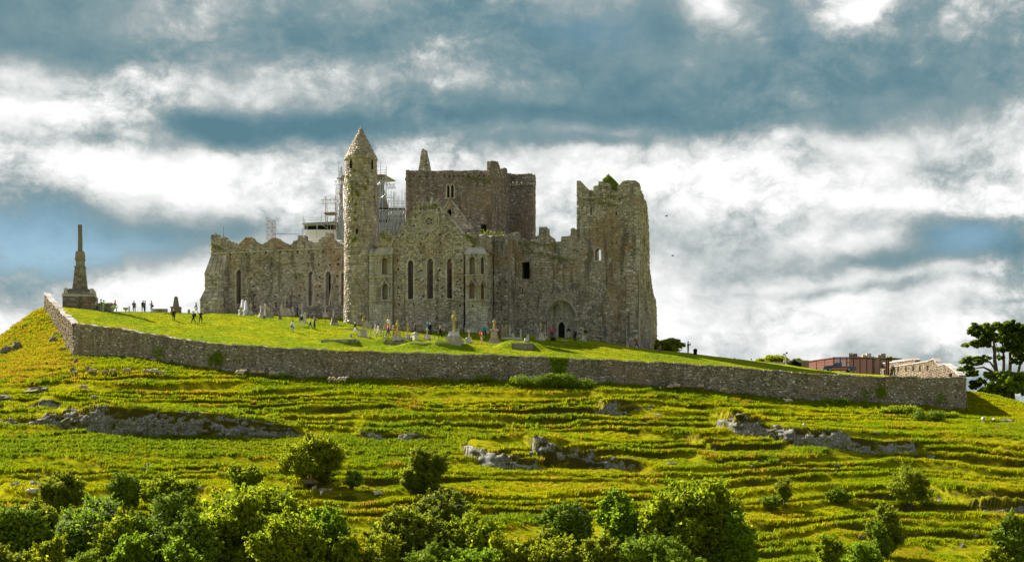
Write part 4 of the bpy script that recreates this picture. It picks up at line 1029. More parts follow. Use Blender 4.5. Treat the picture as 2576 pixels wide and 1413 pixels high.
wall_part('turret_parapet_side', cath, right(uq2), onu(C2, [(1070, 297), (1083, 302), (1080, 238), (1070, 232)], uq2), [], [], .4, .3, .5, .08, M_RED, ind=0)

# ================================================================== TOWER HOUSE at the west end
th = empty('tower_house', (OX, OY, Z0), -PHI)
tag(th, 'tall ragged square stone tower ruin at the right end of the cathedral', 'tower')
v = V_NAVE
ft = [(555, 1282), (555, 118), (558, 112), (580, 112), (610, 145), (645, 180), (675, 185), (676, 150), (712, 145), (713, 118), (745, 118), (752, 130), (790, 130), (795, 185), (850, 187), (852, 150), (870, 140), (885, 115), (930, 108), (990, 115), (1003, 125), (1006, 700), (1009, 1345)]
o = onv(C3, ft, v - .08)
fr = front(v - .08)
def cq(x0, x1, y0, y1, vv): return rect(cpl(*C3(x0, y1), vv)[0], cpl(*C3(x1, y1), vv)[0], cpl(*C3(x0, y1), vv)[1], cpl(*C3(x0, y0), vv)[1])
a0, b0 = cpl(*C3(690, 693), v); a1, _ = cpl(*C3(733, 693), v)
aw = ((a0 + a1) / 2, (a1 - a0) / 2, b0, cpl(*C3(700, 630), v)[1], cpl(*C3(700, 603), v)[1])
hl = [lancet(*aw), cq(838, 848, 338, 368, v)]
pkk = [cq(656, 665, 308, 358, v), cq(606, 612, 475, 498, v), cq(750, 757, 888, 915, v), cq(595, 601, 906, 926, v)] + small([(762, 1173), (618, 1205), (560, 1000), (845, 560), (735, 1080), (1000, 430)], v, .13, C3)
tf = wall_part('front_wall', th, fr, o, hl, pkk, 1.3, .22, .40, .085, M_STONE, ind=70)
jb = join_mb(ring_blocks(fr, arch(aw[0], aw[1], aw[3], aw[4]), .24, -.05, .10))
for s in (-1, 1): a = aw[0] + s * aw[1]; jb.slab(rect(min(a, a + s * .22), max(a, a + s * .22), aw[2], aw[3]), -.05, .09, fr=fr)
jb.slab(rect(aw[0] - aw[1] - .25, aw[0] + aw[1] + .25, aw[2] - .2, aw[2]), -.05, .16, fr=fr); jb.build('window_arch', M_COPING, tf)
b = MB(); p0, p1 = cpl(*C3(565, 240), v), cpl(*C3(770, 250), v)
for i in range(10): t = i / 10; b.slab(rect(p0[0] + (p1[0] - p0[0]) * t, p0[0] + (p1[0] - p0[0]) * (t + .09), p0[1] - .15, p0[1] + .08), 0, .2, fr=fr)
b.build('string_course', M_STONE, tf)
uR = cpl(*C3(1005, 700), v - .08)[0]
side = [(1008, 1345), (1137, 1338), (1135, 1080), (1130, 1010), (1128, 970), (1118, 955), (1105, 900), (1095, 820), (1082, 740), (1082, 600), (1078, 480), (1075, 420), (1068, 340), (1065, 300), (1055, 262), (1042, 250), (1040, 215), (1022, 190), (1015, 155), (1004, 128)]
o2 = onu(C3, side, uR)
ts = wall_part('west_wall', th, right(uR), o2, [], small([], 0) + [rect(cps(*C3(1053, 665), uR)[0] - .2, cps(*C3(1053, 665), uR)[0] + .25, cps(*C3(1053, 690), uR)[1], cps(*C3(1053, 645), uR)[1])], 1.4, .26, .45, .12, M_STONE, ind=24)
# alternating quoins of pale stone up the corner
z = o[-1][1] + .5; k = 0
while z < cpl(*C3(1003, 160), v)[1]:
    h = random.uniform(.3, .42); w = .75 if k % 2 else .42
    b = MB(); b.slab(rect(uR - w, uR + .10, z + .02, z + h - .02), -.5, .13 + random.uniform(0, .03), fr=fr); b.build('quoin', random.choice((M_COPING, M_ASHLAR, M_STONE)), tf); z += h; k += 1
# shallow buttress low on the right
o3 = onv(C3, [(912, 1330), (1000, 1340), (1000, 770), (912, 772)], v - .5)
wall_part('buttress', th, front(v - .5), o3, [], [], .42, .28, .5, .06, M_STONE, ind=10)
# inner walls, ruined back and ivy clad gable
zb_ = o[0][1]
b = MB(); core_layer(b, plane_frame((o[1][0], 0, 0), (0, 1), (-1, 0)), rect(v + .85, v + 11, zb_, cpl(*C3(560, 470), v)[1] + 3), [], 0, -1.1); b.build('east_wall', M_STONE, th)
b = MB(); core_layer(b, front(v + 12), rect(o[1][0], uR - 1.5, zb_ - 2, cpl(*C3(700, 800), v)[1]), [], 0, -1.1); b.build('back_wall', M_STONE, th)
zsl = cpl(*C3(700, 225), v)[1]
b = MB(); b.box(((o[1][0] + uR) / 2, v + 4.6, zsl - .35), (uR - o[1][0] - 2.6, 6.4, .35)); b.build('inner_slab', M_STONE, th)
og = onv(C3, [(744, 212), (860, 225), (860, 180), (856, 140), (822, 98), (786, 68), (744, 110)], v + 4.5); og = [(a, max(bb, zsl)) for a, bb in og]
ig = wall_part('ivy_gable', th, front(v + 4.5), og, [], [], 1.2, .3, .5, .08, M_STONE, ind=0)

# ================================================================== ROUND TOWER
vr = 1.2
ru, rb = cpl(907.8, 816, vr); ctr = cw(ru, vr); Dr = ctr[1]
zbase = (HY - 818) * (Dr - 2.3) / F; R0 = 43.0 * Dr / F
zev = (HY - 399) * Dr / F; zap = (HY - 318) * Dr / F; R1 = 39.4 * Dr / F; RE = 41.6 * Dr / F
rt_ = empty('round_tower', (ctr[0], ctr[1], zbase)); tag(rt_, 'tall slender round stone tower with conical cap standing left of the transept', 'tower')
H = zev - zbase
def rad(b): return R0 + (R1 - R0) * max(0, min(1, b / H))
def rfr(a, b, d):
    t = a / R0; r = rad(b) + d
    return (r * math.sin(t), -r * math.cos(t), b)
m_ = MB(); m_.lathe([(rad(-1.5) - .02, -1.5), (rad(0) - .02, 0), (rad(H) - .02, H)], 40); shaft = m_.build('shaft', M_MORTAR, rt_, smooth=False)
circ_len = math.pi * R0
def rx(px): return math.asin(max(-1, min(1, (px - 907.8) / 39.5))) * R0
def rz(py): return (HY - py) * Dr / F - zbase
WN = []
for px, ya, yb, w in [(886, 407, 432, .50), (938.5, 406, 432, .50), (902, 582, 596, .36)]:
    a = rx(px); WN.append((a, w, rz(yb), rz(ya)))
cuts = [[(a - w / 2, b0), (a + w / 2, b0), (a + w * .36, b1 - .15), (a, b1), (a - w * .36, b1 - .15)] if k < 2 else rect(a - w / 2, a + w / 2, b0, b1) for k, (a, w, b0, b1) in enumerate(WN)]
lay(shaft, rfr, stones_for(rect(-circ_len * .62, circ_len * .62, 0, H - .25), cuts, .33, .50), .055, M_TOWER, 200, gap=.03)
lay(shaft, rfr, stones_for(rect(circ_len * .62, circ_len * 1.38, 0, H - .25), [], .36, .6), .055, M_TOWER, 0, gap=.03)
for k, (c, (a, w, b0, b1)) in enumerate(zip(cuts, WN)):
    b = MB(); b.slab(c, -.01, .012, fr=rfr); wdw = b.build('window', M_DARK, shaft)
m_ = MB()
for i in range(34):
    t0 = 2 * math.pi * i / 34; a0 = t0 * R0; a1 = (t0 + 2 * math.pi / 34 * .95) * R0
    m_.slab(rect(a0, a1, H - .28, H + .02), -.1, RE - R1 + .03, fr=rfr)
m_.build('eaves_course', M_TOWER, rt_)
Hc = zap - zev
def cfr(a, b, d):
    t = a / RE; r = max(.02, RE * (1 - b / Hc) + d * .9)
    return (r * math.sin(t), -r * math.cos(t), H + b + d * .4)
m_ = MB(); m_.lathe([(RE - .05, H), (RE * .5 - .03, H + Hc * .5), (.04, H + Hc - .05)], 36); cone = m_.build('conical_cap', M_MORTAR, rt_)
V_ = []; st = []
b = 0.0
while b < Hc - .3:
    h = .30; r = RE * (1 - (b + .15) / Hc); nst = max(5, int(2 * math.pi * r / .46)); off = random.random()
    for i in range(nst): t0 = (i + off) / nst * 2 * math.pi; st.append((t0 * RE, (t0 + 2 * math.pi / nst) * RE, b, b + h))
    b += h
front_st = [s for s in st if math.cos((s[0] + s[1]) / 2 / RE) > -.1]; back_st = [s for s in st if s not in front_st]
lay(cone, cfr, front_st, .06, M_TOWER, 60, gap=.035); lay(cone, cfr, back_st, .06, M_TOWER, 0, gap=.035)
m_ = MB(); m_.lathe([(.16, H + Hc - .35), (.12, H + Hc - .1), (.02, H + Hc + .1)], 8); m_.build('cap_finial', M_TOWER, rt_)

# ================================================================== BOUNDARY WALL (long front, left return, right return)
def polyline_frame(P, top, bot, thick=.8):
    P = [Vector((x, y)) for x, y in P]; S = [0.0]
    for i in range(len(P) - 1): S.append(S[-1] + (P[i + 1] - P[i]).length)
    Sx = np.array(S); xs = np.array([p.x for p in P]); ys = np.array([p.y for p in P])
    def at(a):
        i = max(0, min(len(S) - 2, int(np.searchsorted(Sx, a, 'right')) - 1)); d = (P[i + 1] - P[i]).normalized()
        t0 = (P[max(i - 0, 0) + 1] - P[i]).normalized()
        # smooth the direction along the line
        w = (a - S[i]) / (S[i + 1] - S[i]); dn = (P[min(i + 2, len(P) - 1)] - P[min(i + 1, len(P) - 2)]).normalized(); dp = (P[i] - P[max(i - 1, 0)]).normalized() if i > 0 else d
        d2 = (d.lerp(dn, max(0, w - .5)) if w > .5 else d.lerp(dp, max(0, .5 - w))).normalized()
        p = P[i] + (P[i + 1] - P[i]) * w
        return p, d2
    tp = lambda a: float(np.interp(a, Sx, top)) + .05 * math.sin(a * .83) + .04 * math.sin(a * 2.1 + 1) + .03 * math.sin(a * 5.3); bt = lambda a: float(np.interp(a, Sx, bot))
    def fr(a, b, d):
        p, t = at(a); d = d + .07 * math.sin(a * .61 + b * .7) + .04 * math.sin(a * 1.7 - b * 1.3); return (p.x + t.y * d, p.y - t.x * d, b)
    return fr, S[-1], tp, bt, at
def build_wall(obj_parent, P, top, bot, ch, sw, ind, name, mat=None):
    fr, L, tp, bt, at = polyline_frame(P, top, bot)
    n = max(4, int(L / 1.0)); aa = [L * i / n for i in range(n + 1)]
    b = MB(); vs = []
    for a in aa: vs += [fr(a, bt(a) - 1.2, -.02), fr(a, tp(a), -.13), fr(a, tp(a), -.7), fr(a, bt(a) - 1.2, -.75)]
    fs = []
    for i in range(n):
        for k in range(4): fs.append((4 * i + k, 4 * i + (k + 1) % 4, 4 * i + 4 + (k + 1) % 4, 4 * i + 4 + k))
    fs += [(0, 3, 2, 1), (4 * n, 4 * n + 1, 4 * n + 2, 4 * n + 3)]
    b.add(vs, fs); w = b.build(name, M_MORTAR, obj_parent); fix_normals(w.data)
    def f2(a, b, d):
        t = tp(a); z0_ = bt(a) - .5; q = (b - z0_) / max(.1, t - z0_)
        return fr(a, b, d + .10 * (1 - min(1, max(0, q))))
    outl = [(a, bt(a) - .5) for a in aa] + [(a, tp(a) - .02) for a in reversed(aa)]
    # courses follow the slope of the ground: lay them in a straightened strip and bend it
    hmax = max(tp(a) - bt(a) + .5 for a in aa)
    strip = [(0, 0), (L, 0)] + [(a, tp(a) - bt(a) + .45) for a in reversed(aa)]
    def f3(a, b, d): return f2(a, bt(a) - .5 + b * (tp(a) - bt(a) + .5) / (tp(a) - bt(a) + .47), d)
    lay(w, f3, stones_for(strip, [], ch, sw, .02), .09, mat or M_WALL, ind, gap=.03, jit=.11)
    a = 0
    while a < L - .15:
        l = min(random.uniform(.42, .75), L - a); h = random.uniform(.10, .20)
        am = a + l / 2
        q = MB(); vs = [fr(a + .02, tp(a) - .01, .12), fr(a + l - .02, tp(a + l) - .01, .12), fr(a + l - .02, tp(a + l) - .01, -.8), fr(a + .02, tp(a) - .01, -.8)]
        vs = [Vector(x) for x in vs]; up = [x + Vector((random.uniform(-.03, .03), random.uniform(-.05, .05), h + random.uniform(-.03, .03))) for x in vs]
        q.add(vs + up, [(0, 1, 5, 4), (1, 2, 6, 5), (2, 3, 7, 6), (3, 0, 4, 7), (4, 5, 6, 7), (3, 2, 1, 0)])
        a += l; yield w, q
bwall = empty('boundary_wall', (0, 0, 0)); tag(bwall, 'long grey rubble stone boundary wall curving round the hilltop lawn', 'wall')
cop_count = 0
for (P, tp_, bt_2, ind, nm) in [([(x, y) for x, y in zip(wall_x, wall_y)], wall_t, wall_b, 190, 'front_run'),
                                ([(p[0], p[1]) for p in reversed(LRET)], [p[2] for p in reversed(LRET)], [P3(107, 765, 258)[2], P3(128, 812, 248)[2] - .2, P3(152, 848, 238)[2] - .2, wall_b[0]], 60, 'left_return'),
                                ([(XR, YR), (XR + 1.6, 216), (XR + 2.6, 226), (XR + 4, 245)], [wall_t[-1]] * 4, [wall_b[-1], wall_b[-1] + 2.2, wall_b[-1] + 2.0, wall_b[-1] + 1], 20, 'right_return')]:
    for w, q in build_wall(bwall, P, tp_, bt_2, .17, .26, ind, nm, M_WALLB if nm == 'left_return' else None): q.build('coping_stone', M_COPING, w)
# ================================================================== ROCK LEDGES AND BOULDERS
def rock_face(xs, ys, hs, seed, step=.17, cover=.0):
    """broken limestone face standing along a ledge"""
    x0, x1 = xs[0] + .3, xs[-1] - .3; n = max(8, int((x1 - x0) / step)); X = np.linspace(x0, x1, n)
    Yb = np.interp(X, xs, ys) + .18 * fbm(X / 1.3, X * 0, 2); Hh = np.interp(X, xs, hs)
    zb = hill_z(X, Yb - .5); zt = hill_z(X, Yb + .75)
    m = max(6, int(max(Hh) / .15)); rows = []
    for j in range(m + 3):
        t = min(1.0, j / m); z = zb - .25 + (zt - zb + .20) * t
        bx = np.floor((X + .5 * vnoise(X / 2.0 + seed, z / .8)) / .9); bz = np.floor((z + .25 * vnoise(X / 1.5, z * 0 + seed)) / .42)
        blk = vnoise(bx * 3.7 + seed + .4, bz * 5.3 + .4) * .85
        cov = fbm(X / 2.6 + seed, z / .9 + seed, 3) + .25 * (.62 - t) + cover
        d = .20 + .55 * blk + .30 * fbm(X / .45, z / .32 + seed, 4) - .50 * sstep(cov, -.16, -.34) - .35 * sstep(t, .5, 1.0)
        d = np.where(Hh < .35, -.2, d)
        y = Yb - .05 - d + .38 * t
        if j > m: y = y + (j - m) * .45; z = z - .12 * (j - m)
        rows.append(np.stack([X, y, z], -1))
    V = np.concatenate(rows); k = np.arange((m + 3) * n).reshape(m + 3, n)
    Q = np.stack([k[:-1, :-1], k[:-1, 1:], k[1:, 1:], k[1:, :-1]], -1).reshape(-1, 4)
    return V, Q
RLAB = ['long grey limestone cliff band on the left of the hillside, widest rock in view', 'small low limestone ledge just above the left end of the long cliff', 'thin broken limestone ledge at mid slope above the hawthorn bushes',
        'limestone outcrop with a long flat slab in the middle of the slope', 'dark earthy rock face right of the flat limestone slab', 'long grey limestone cliff stepping down on the right of the hillside',
        'small pale white rock patch left of the right hand cliff', 'row of low limestone ledges under the sheep by the wall', 'small rock hump above the right hand cliff', 'shaded brown earth bank with stones at the lower right']
for k, ((xs, ys, hs), lb) in enumerate(zip(LED, RLAB)):
    V, Q = rock_face(xs, ys, hs, 3.3 * k + 1.7, cover={0: .10, 4: -.10, 9: -.16, 2: .0, 3: .04, 5: .12, 6: .12}.get(k, .03))
    c = V.mean(0); o = link(bpy.data.objects.new('rock_outcrop', np_mesh('rock_outcrop', V - c, Q, [M_ROCK]))); o.location = c
    tag(o, lb, 'rock', 'limestone outcrops on the hillside')
def boulder(px, py, wpx, hpx, label, mat=None, flat=1.0):
    x, y, z = on_hill(px, py); w = wpx * .85 * y / F; h = hpx * .8 * y / F
    b = MB(); b.ball((0, 0, h * .3), (w / 2, w * .38, h * .62), 8, 6, 0, .22)
    for i in range(len(b.v)):
        v = b.v[i]; q = .12 * w * (round(3 * math.sin(v[0] * 5 / w + px) * math.cos(v[2] * 6 / w + py)) / 3); b.v[i] = (v[0] + q, v[1] + q * .6, v[2] + q * .35)
    o = b.build('boulder', mat or M_ROCK, None, (x, y, z - .22 * h - .05), random.uniform(-.4, .4)); tag(o, label, 'boulder', 'loose boulders on the hillside'); return o
for a in [(40, 1222, 44, 20, 'pale boulder at far lower left beside the white sheep'), (88, 1220, 42, 24, 'larger cracked boulder right of the pale one at far lower left'), (73, 1232, 24, 10, 'flat white stone tucked above the white sheep'), (96, 1197, 18, 12, 'small white stone above the cracked boulder'),
          (373, 1174, 26, 20, 'grey boulder sunk in the grass left of the big hawthorn'), (362, 1180, 14, 8, 'small white stone at the foot of a grey boulder'), (285, 1193, 20, 9, 'small white stone on the left slope'), (503, 1228, 26, 11, 'white angular stone beside the left trees'), (515, 1218, 12, 8, 'little stone next to the white angular stone'),
          (185, 940, 26, 26, 'white limestone block below the wall corner'), (192, 912, 16, 18, 'upper white limestone knob below the wall corner'), (221, 932, 18, 22, 'split white rock behind the big ewe'), (20, 885, 38, 30, 'craggy boulder on the left skyline'), (42, 878, 34, 34, 'second craggy boulder on the left skyline nearer the wall'), (135, 856, 30, 16, 'dark rock jutting beside the left return wall'), (140, 842, 18, 14, 'small upper rock beside the left return wall'), (160, 880, 24, 14, 'rock at the foot of the left return wall'),
          (15, 1004, 60, 22, 'dark lichen covered rock at the left edge below the skyline boulders'), (95, 985, 70, 20, 'wide mossy rock low on the left slope'), (240, 1000, 30, 16, 'dark rock under the lone grazing ewe'),
          (1338, 1142, 24, 16, 'pale block on the end of the middle outcrop'), (2195, 1088, 42, 8, 'long pale flat stone above the right hand cliff'), (1860, 1044, 30, 10, 'cream stone on top of the right hand cliff'), (2530, 1060, 40, 18, 'dark rock at the right edge beyond the sheep'), (2508, 1074, 18, 10, 'small grey stone right of the two sheep'), (2340, 1150, 30, 14, 'stone at the end of the right hand cliff'),
          (1985, 1210, 14, 8, 'small grey stone above the slim hawthorn'), (2105, 1405, 20, 12, 'white stone among the lower right bushes'), (2165, 1352, 20, 13, 'pale stone in the lower right grass'), (2420, 1372, 22, 14, 'grey stone beside the lower right shrub'), (2455, 1350, 18, 9, 'flat grey stone near the lower right corner'), (1760, 1168, 22, 8, 'low rock at the end of the earthy face'), (1690, 1165, 40, 10, 'brown stone rib right of the earthy face'), (2105, 1170, 26, 9, 'half buried stone in the right slope'), (1895, 1172, 18, 9, 'small brown stone in the right slope')]:
    boulder(*a)

# ================================================================== HIGH CROSS MONUMENT on the left end
def C4(x, y): return (x * .28495, 540.9 + y * .28495)
YM = 251.0
def m4(x, y): px, py = C4(x, y); return ((px - CX) * YM / F, (HY - py) * YM / F)
mcx, mz0 = m4(669, 800); mo = empty('cross_monument', (mcx, YM + 2.6, mz0), .15); mo.scale = (.90, .90, 1); tag(mo, 'broken high cross shaft on a tall stepped stone pedestal at the left end', 'monument')
u = YM / F * .28495
def lvl(y): return m4(669, y)[1] - mz0
def blocks(mb_parent, w0, w1, z0_, z1_, rows, cols, mat, name='stone', dep=None):
    for r in range(rows):
        t0, t1 = r / rows, (r + 1) / rows; wa = w0 + (w1 - w0) * (t0 + t1) / 2 + random.uniform(-.02, .02)
        da = wa if dep is None else dep + (wa - w0)
        for c in range(cols):
            for dpt in range(2 if cols > 1 else 1):
                b = MB(); ww = wa / cols; dd = da / (2 if cols > 1 else 1)
                b.box((-wa / 2 + (c + .5) * ww, (-da / 2 + (dpt + .5) * dd), z0_ + (z1_ - z0_) * t0 + .012), (ww - .025, dd - .025, (z1_ - z0_) / rows - .02), jit=.018); b.build(name, mat, mb_parent)
bs = MB(); bs.box((0, 0, lvl(835) - 1.5), (308 * u, 300 * u, lvl(712) - lvl(835) + 1.5)); base_ = bs.build('base_block', M_MORTAR, mo)
fr = plane_frame((0, -150 * u, 0), (1, 0), (0, -1)); lay(base_, fr, stones_for(rect(-154 * u, 154 * u, lvl(850) - .5, lvl(714)), [], .42, .75), .07, M_MONU, 40)
fr = plane_frame((154 * u, 0, 0), (0, 1), (1, 0)); lay(base_, fr, stones_for(rect(-150 * u, 150 * u, lvl(850) - .5, lvl(714)), [], .42, .75), .07, M_MONU, 10)
b = MB(); b.box((0, 0, lvl(714)), (316 * u, 312 * u, 20 * u), jit=.01); b.build('base_cornice', M_COPING, mo)
b = MB(); b.box((0, 0, lvl(693)), (306 * u, 300 * u, 30 * u), top=.82); b.build('weathered_slope', M_MONU, mo)
b = MB(); b.box((0, 0, lvl(664)), (236 * u, 230 * u, 24 * u), top=.82); b.build('weathered_slope', M_MONU, mo)
for s in (-1, 1): b = MB(); b.box((s * 124 * u, 0, lvl(690)), (44 * u, 290 * u, 50 * u), topy=.95, top=.7); b.build('corner_kerb', M_GRAVE, mo)
wts = [140, 133, 127, 121, 115, 110, 105, 100]; y = 640
for i, w in enumerate(wts):
    b = MB(); cols = 3 if i < 6 else 2
    for c in range(cols):
        for e in (0, 1): b.box(((-.5 + (c + .5) / cols) * w * u, (-.25 + .5 * e) * w * u, lvl(640 - 25 * i) + .01), (w * u / cols - .02, w * u / 2 - .02, 24 * u - .015), top=.965, jit=.012)
    b.box((0, 0, lvl(640 - 25 * i)), (w * u * .94, w * u * .94, 25 * u)); b.build('stepped_course', M_MONU, mo)
for (y0_, y1_, w, nm) in [(441, 431, 107, 'cornice'), (431, 376, 80, 'pedestal_block'), (376, 360, 94, 'cornice'), (360, 325, 86, 'pedestal_block')]:
    b = MB(); b.box((0, 0, lvl(y0_)), (w * u, w * u, (y0_ - y1_) * u), jit=.012); b.build(nm, M_MONU, mo)
b = MB(); b.box((0, 0, lvl(325)), (86 * u, 86 * u, 28 * u), top=.86, jit=.01); b.build('pedestal_block', M_MONU, mo)
b = MB(); b.box((0, 0, lvl(298)), (41 * u, 50 * u, 120 * u), top=.93, jit=.015); b.box((-1 * u, 0, lvl(178)), (37 * u, 46 * u, 118 * u), top=.95, jit=.015); b.build('cross_shaft', M_MONU, mo)

# ================================================================== GRAVEYARD
GR = 'gravestones around the cathedral'
def gv(px, py, name='gravestone'):
    x, y, z = on_lawn(px, py); return empty(name, (x, y, z - .06), 0), y / F
def slab_poly(w, h, style):
    if style == 'round': return [(-w / 2, 0), (w / 2, 0)] + [(w / 2 * math.cos(t), h - w / 2 + w / 2 * math.sin(t)) for t in np.linspace(0, math.pi, 8)]
    if style == 'point': return [(-w / 2, 0), (w / 2, 0), (w / 2, h * .78), (w * .3, h * .93), (0, h), (-w * .3, h * .93), (-w / 2, h * .78)]
    return [(-w / 2, 0), (w / 2, 0), (w / 2 * 1.04, h * .96), (w * .2, h), (-w * .42, h * .985)]
def finish(g, label, cat='gravestone', rz=0.0, lean=0.0):
    tag(g, label, cat, GR); g.rotation_euler = (0, lean, rz)
def g_slab(px, py, hpx, wm, label, mat, style='round', rz=.9, lean=.03, base=True):
    g, s = gv(px, py); h = hpx * s
    b = MB(); b.slab(slab_poly(wm, h - .08, style), -.075, .075); b.v = [(x, y, z + .08) for x, y, z in b.v]; b.build('headstone', mat, g)
    if base: b = MB(); b.box((0, 0, -.2), (wm + .2, .4, .3), jit=.02); b.build('plinth', M_GRAVE, g)
    finish(g, label, 'gravestone', rz, lean)
def g_obelisk(px, py, hpx, wpx, label, mat, ped=.33, rz=.5):
    g, s = gv(px, py, 'obelisk'); h = hpx * s; w = wpx * s; hp = h * ped
    b = MB(); b.box((0, 0, -.25), (w * 1.2, w * 1.2, .4)); b.box((0, 0, .15), (w, w, hp - .28)); b.box((0, 0, hp - .13), (w * 1.16, w * 1.16, .13), top=.9); b.build('pedestal', mat, g)
    b = MB(); b.box((0, 0, hp), (w * .62, w * .62, (h - hp) * .88), top=.55); b.box((0, 0, hp + (h - hp) * .88), (w * .62 * .55, w * .62 * .55, (h - hp) * .12), top=.05); b.build('shaft', mat, g)
    finish(g, label, 'obelisk', rz)
def cross_mb(h, w, t, ring, latin=False):
    b = MB(); sw = w * .26
    b.slab([(-sw * .62, 0), (sw * .62, 0), (sw * .42, h), (-sw * .42, h)], -t / 2, t / 2)
    zc = h - w * .62
    b.slab(rect(-w / 2, w / 2, zc - sw * .42, zc + sw * .42), -t * .49, t * .49)
    if ring:
        R = w * .40
        for i in range(16):
            t0, t1 = 2 * math.pi * i / 16, 2 * math.pi * (i + 1) / 16
            b.slab([(R * math.cos(t0), zc + R * math.sin(t0)), (R * math.cos(t1), zc + R * math.sin(t1)), (R * .74 * math.cos(t1), zc + R * .74 * math.sin(t1)), (R * .74 * math.cos(t0), zc + R * .74 * math.sin(t0))], -t * .36, t * .36)
    return b
def g_cross(px, py, hpx, ped, label, mat, wide=.9, ring=True, rz=.95, pw=.85, matp=None, steps=1, lean=0.0, cap=False):
    g, s = gv(px, py, 'grave_cross'); h = hpx * s; hp = h * ped; matp = matp or mat
    b = MB(); z = -.3
    for k in range(steps):
        w = pw * (1.55 - .28 * k) if steps > 1 else pw * 1.3; hh = .3 + hp * .16; b.box((0, 0, z), (w, w * .9, hh + (.0 if k else .1)), jit=.015); z += hh
    b.build('step', M_GRAVE, g)
    b = MB(); b.box((0, 0, z), (pw, pw * .85, max(.1, hp - z - .1)), top=.8, jit=.012); b.box((0, 0, max(z + .1, hp - .1)), (pw * .86, pw * .74, .1)); b.build('pedestal', matp, g)
    c = cross_mb(h - hp, wide, .2 if wide > .7 else .14, ring); c.v = [(x, y, zz + hp) for x, y, zz in c.v]
    if cap: c.box((0, 0, h - .02), (.2, .26, .34), jit=.02)
    c.build('cross', mat, g); finish(g, label, 'grave cross', rz, lean)
def g_chest(px, py, wpx, hpx, label, mat=None, dep=1.1, rz=-.1, mound=0):
    g, s = gv(px, py, 'chest_tomb'); w = wpx * s; h = hpx * s
    b = MB(); b.box((0, 0, -.5), (w - .12, dep - .1, h + .5 - .16), jit=.02); b.build('tomb_chest', mat or M_GRAVE, g)
    b = MB(); b.box((0, 0, h - .16), (w, dep, .16), jit=.015); b.build('tomb_lid', M_COPING if mat is None else mat, g); finish(g, label, 'tomb', rz)
def g_kerb(px, py, wpx, dep, label, mat, h=.25, rz=-.15, fill=True):
    g, s = gv(px, py, 'grave_kerb'); w = wpx * s
    for (cx_, cy_, dx, dy) in [(0, -dep / 2, w, .18), (0, dep / 2, w, .18), (-w / 2 + .09, 0, .18, dep - .2), (w / 2 - .09, 0, .18, dep - .2)]:
        b = MB(); b.box((cx_, cy_ + dep / 2, -.6), (dx, dy, h + .6), jit=.015); b.build('kerb_stone', mat, g)
    if fill: b = MB(); b.box((0, dep / 2, -.5), (w - .4, dep - .4, h + .38), jit=.02); b.build('grave_bed', M_MORTAR if fill == 2 else M_GRAVE, g)
    finish(g, label, 'grave plot', rz)
g_obelisk(610.5, 791, 40, 16, 'left of the two tall white marble obelisks before the choir', M_GRAVEW)
g_obelisk(618.5, 792, 39, 13, 'right of the two tall white marble obelisks before the choir', M_GRAVEW)
g_slab(605.7, 793, 23, .45, 'short grey headstone at the left foot of the white obelisks', M_GRAVE, 'round')
g_slab(623, 791.5, 16, .5, 'low rough headstone between the white obelisks and the lichen cross', M_GRAVE, 'point')
g_cross(630.7, 793, 31, .36, 'lichen spotted cross on a tapered pedestal right of the white obelisks', M_GRAVE, .55, True, .4, .75)
g_cross(656, 797, 31, .42, 'thin weathered cross standing alone before the choir wall', M_GRAVE, .4, False, .6, .6)
g_cross(667, 796, 34, .12, 'thick stone column grave with a ringed head before the choir', M_GRAVE, 1.0, True, .25, 1.0)
g_slab(675.5, 792.5, 21, .38, 'narrow headstone behind the low table slab', M_GRAVE, 'flat', .7)
g_cross(682, 793, 19, .5, 'small twin headed grave marker behind the low table slab', M_GRAVE, .5, False, .3, .55)
g_chest(678, 797.5, 17, 4.5, 'low flat table slab before the choir wall')
g_slab(663, 801, 9, .42, 'small dark stump stone in the grass before the choir', M_MONU, 'flat', .5)
g_slab(704, 802, 9, .55, 'short dark stone with a white neighbour on the lawn edge', M_MONU, 'flat', .4)
g_slab(707, 794, 29, .42, 'plain upright stone pillar left of the tall stepped cross', M_GRAVE, 'flat', .5, .0)
g_cross(717, 794, 54, .34, 'tallest cross before the choir, on a stepped base', M_GRAVE, .6, False, .35, 1.1, steps=3)
g_cross(731, 793, 52, .2, 'tall dark lichen cross right of the stepped cross', M_MONU, .6, True, .6, .7)
g_cross(728.5, 793.5, 20, .45, 'squat carved grave marker at the foot of the tall crosses', M_GRAVE, .8, True, .2, .8)
g_slab(738, 794, 24, .4, 'leaning narrow slab right of the squat marker', M_GRAVE, 'flat', .4, -.12)
g_slab(759, 793, 35, .32, 'slim tall dark slab next to the couple by the choir', M_GRAVE, 'point', 1.0)
g_slab(768, 813, 30, .42, 'leaning tall slab standing forward on the lawn between walkers', M_GRAVE, 'flat', 1.05, -.05)
g_slab(765, 809, 22, .4, 'pale slab just behind the leaning tall slab', M_GRAVE, 'flat', .95, -.1)
g_cross(818, 796, 36, .3, 'cross on a round base near the right choir windows', M_GRAVE, .8, True, .2, .8)
g_slab(845, 797, 31, .62, 'tall pale round topped slab left of the round tower', M_GRAVEW, 'round', .55, .04)
g_slab(852, 796, 28, .5, 'tall grey slab with a hooked top beside the pale slab', M_GRAVE, 'point', .7)
g_slab(838, 797, 22, .35, 'narrow dark headstone left of the pale round topped slab', M_GRAVE, 'round', .7)
g_cross(841, 816, 25, .75, 'chunky broken pillar grave left of the round tower', M_MONU, .7, False, .3, .95)
g_cross(914, 847, 49, .39, 'ringed yellow cross on a tall white pedestal in front of the round tower', M_GRAVEY, .75, True, .95, 1.0, M_GRAVE, cap=True)
g_slab(922, 824, 17, 1.0, 'broad mottled slab behind the ringed cross on its white pedestal', M_GRAVE, 'round', .1)
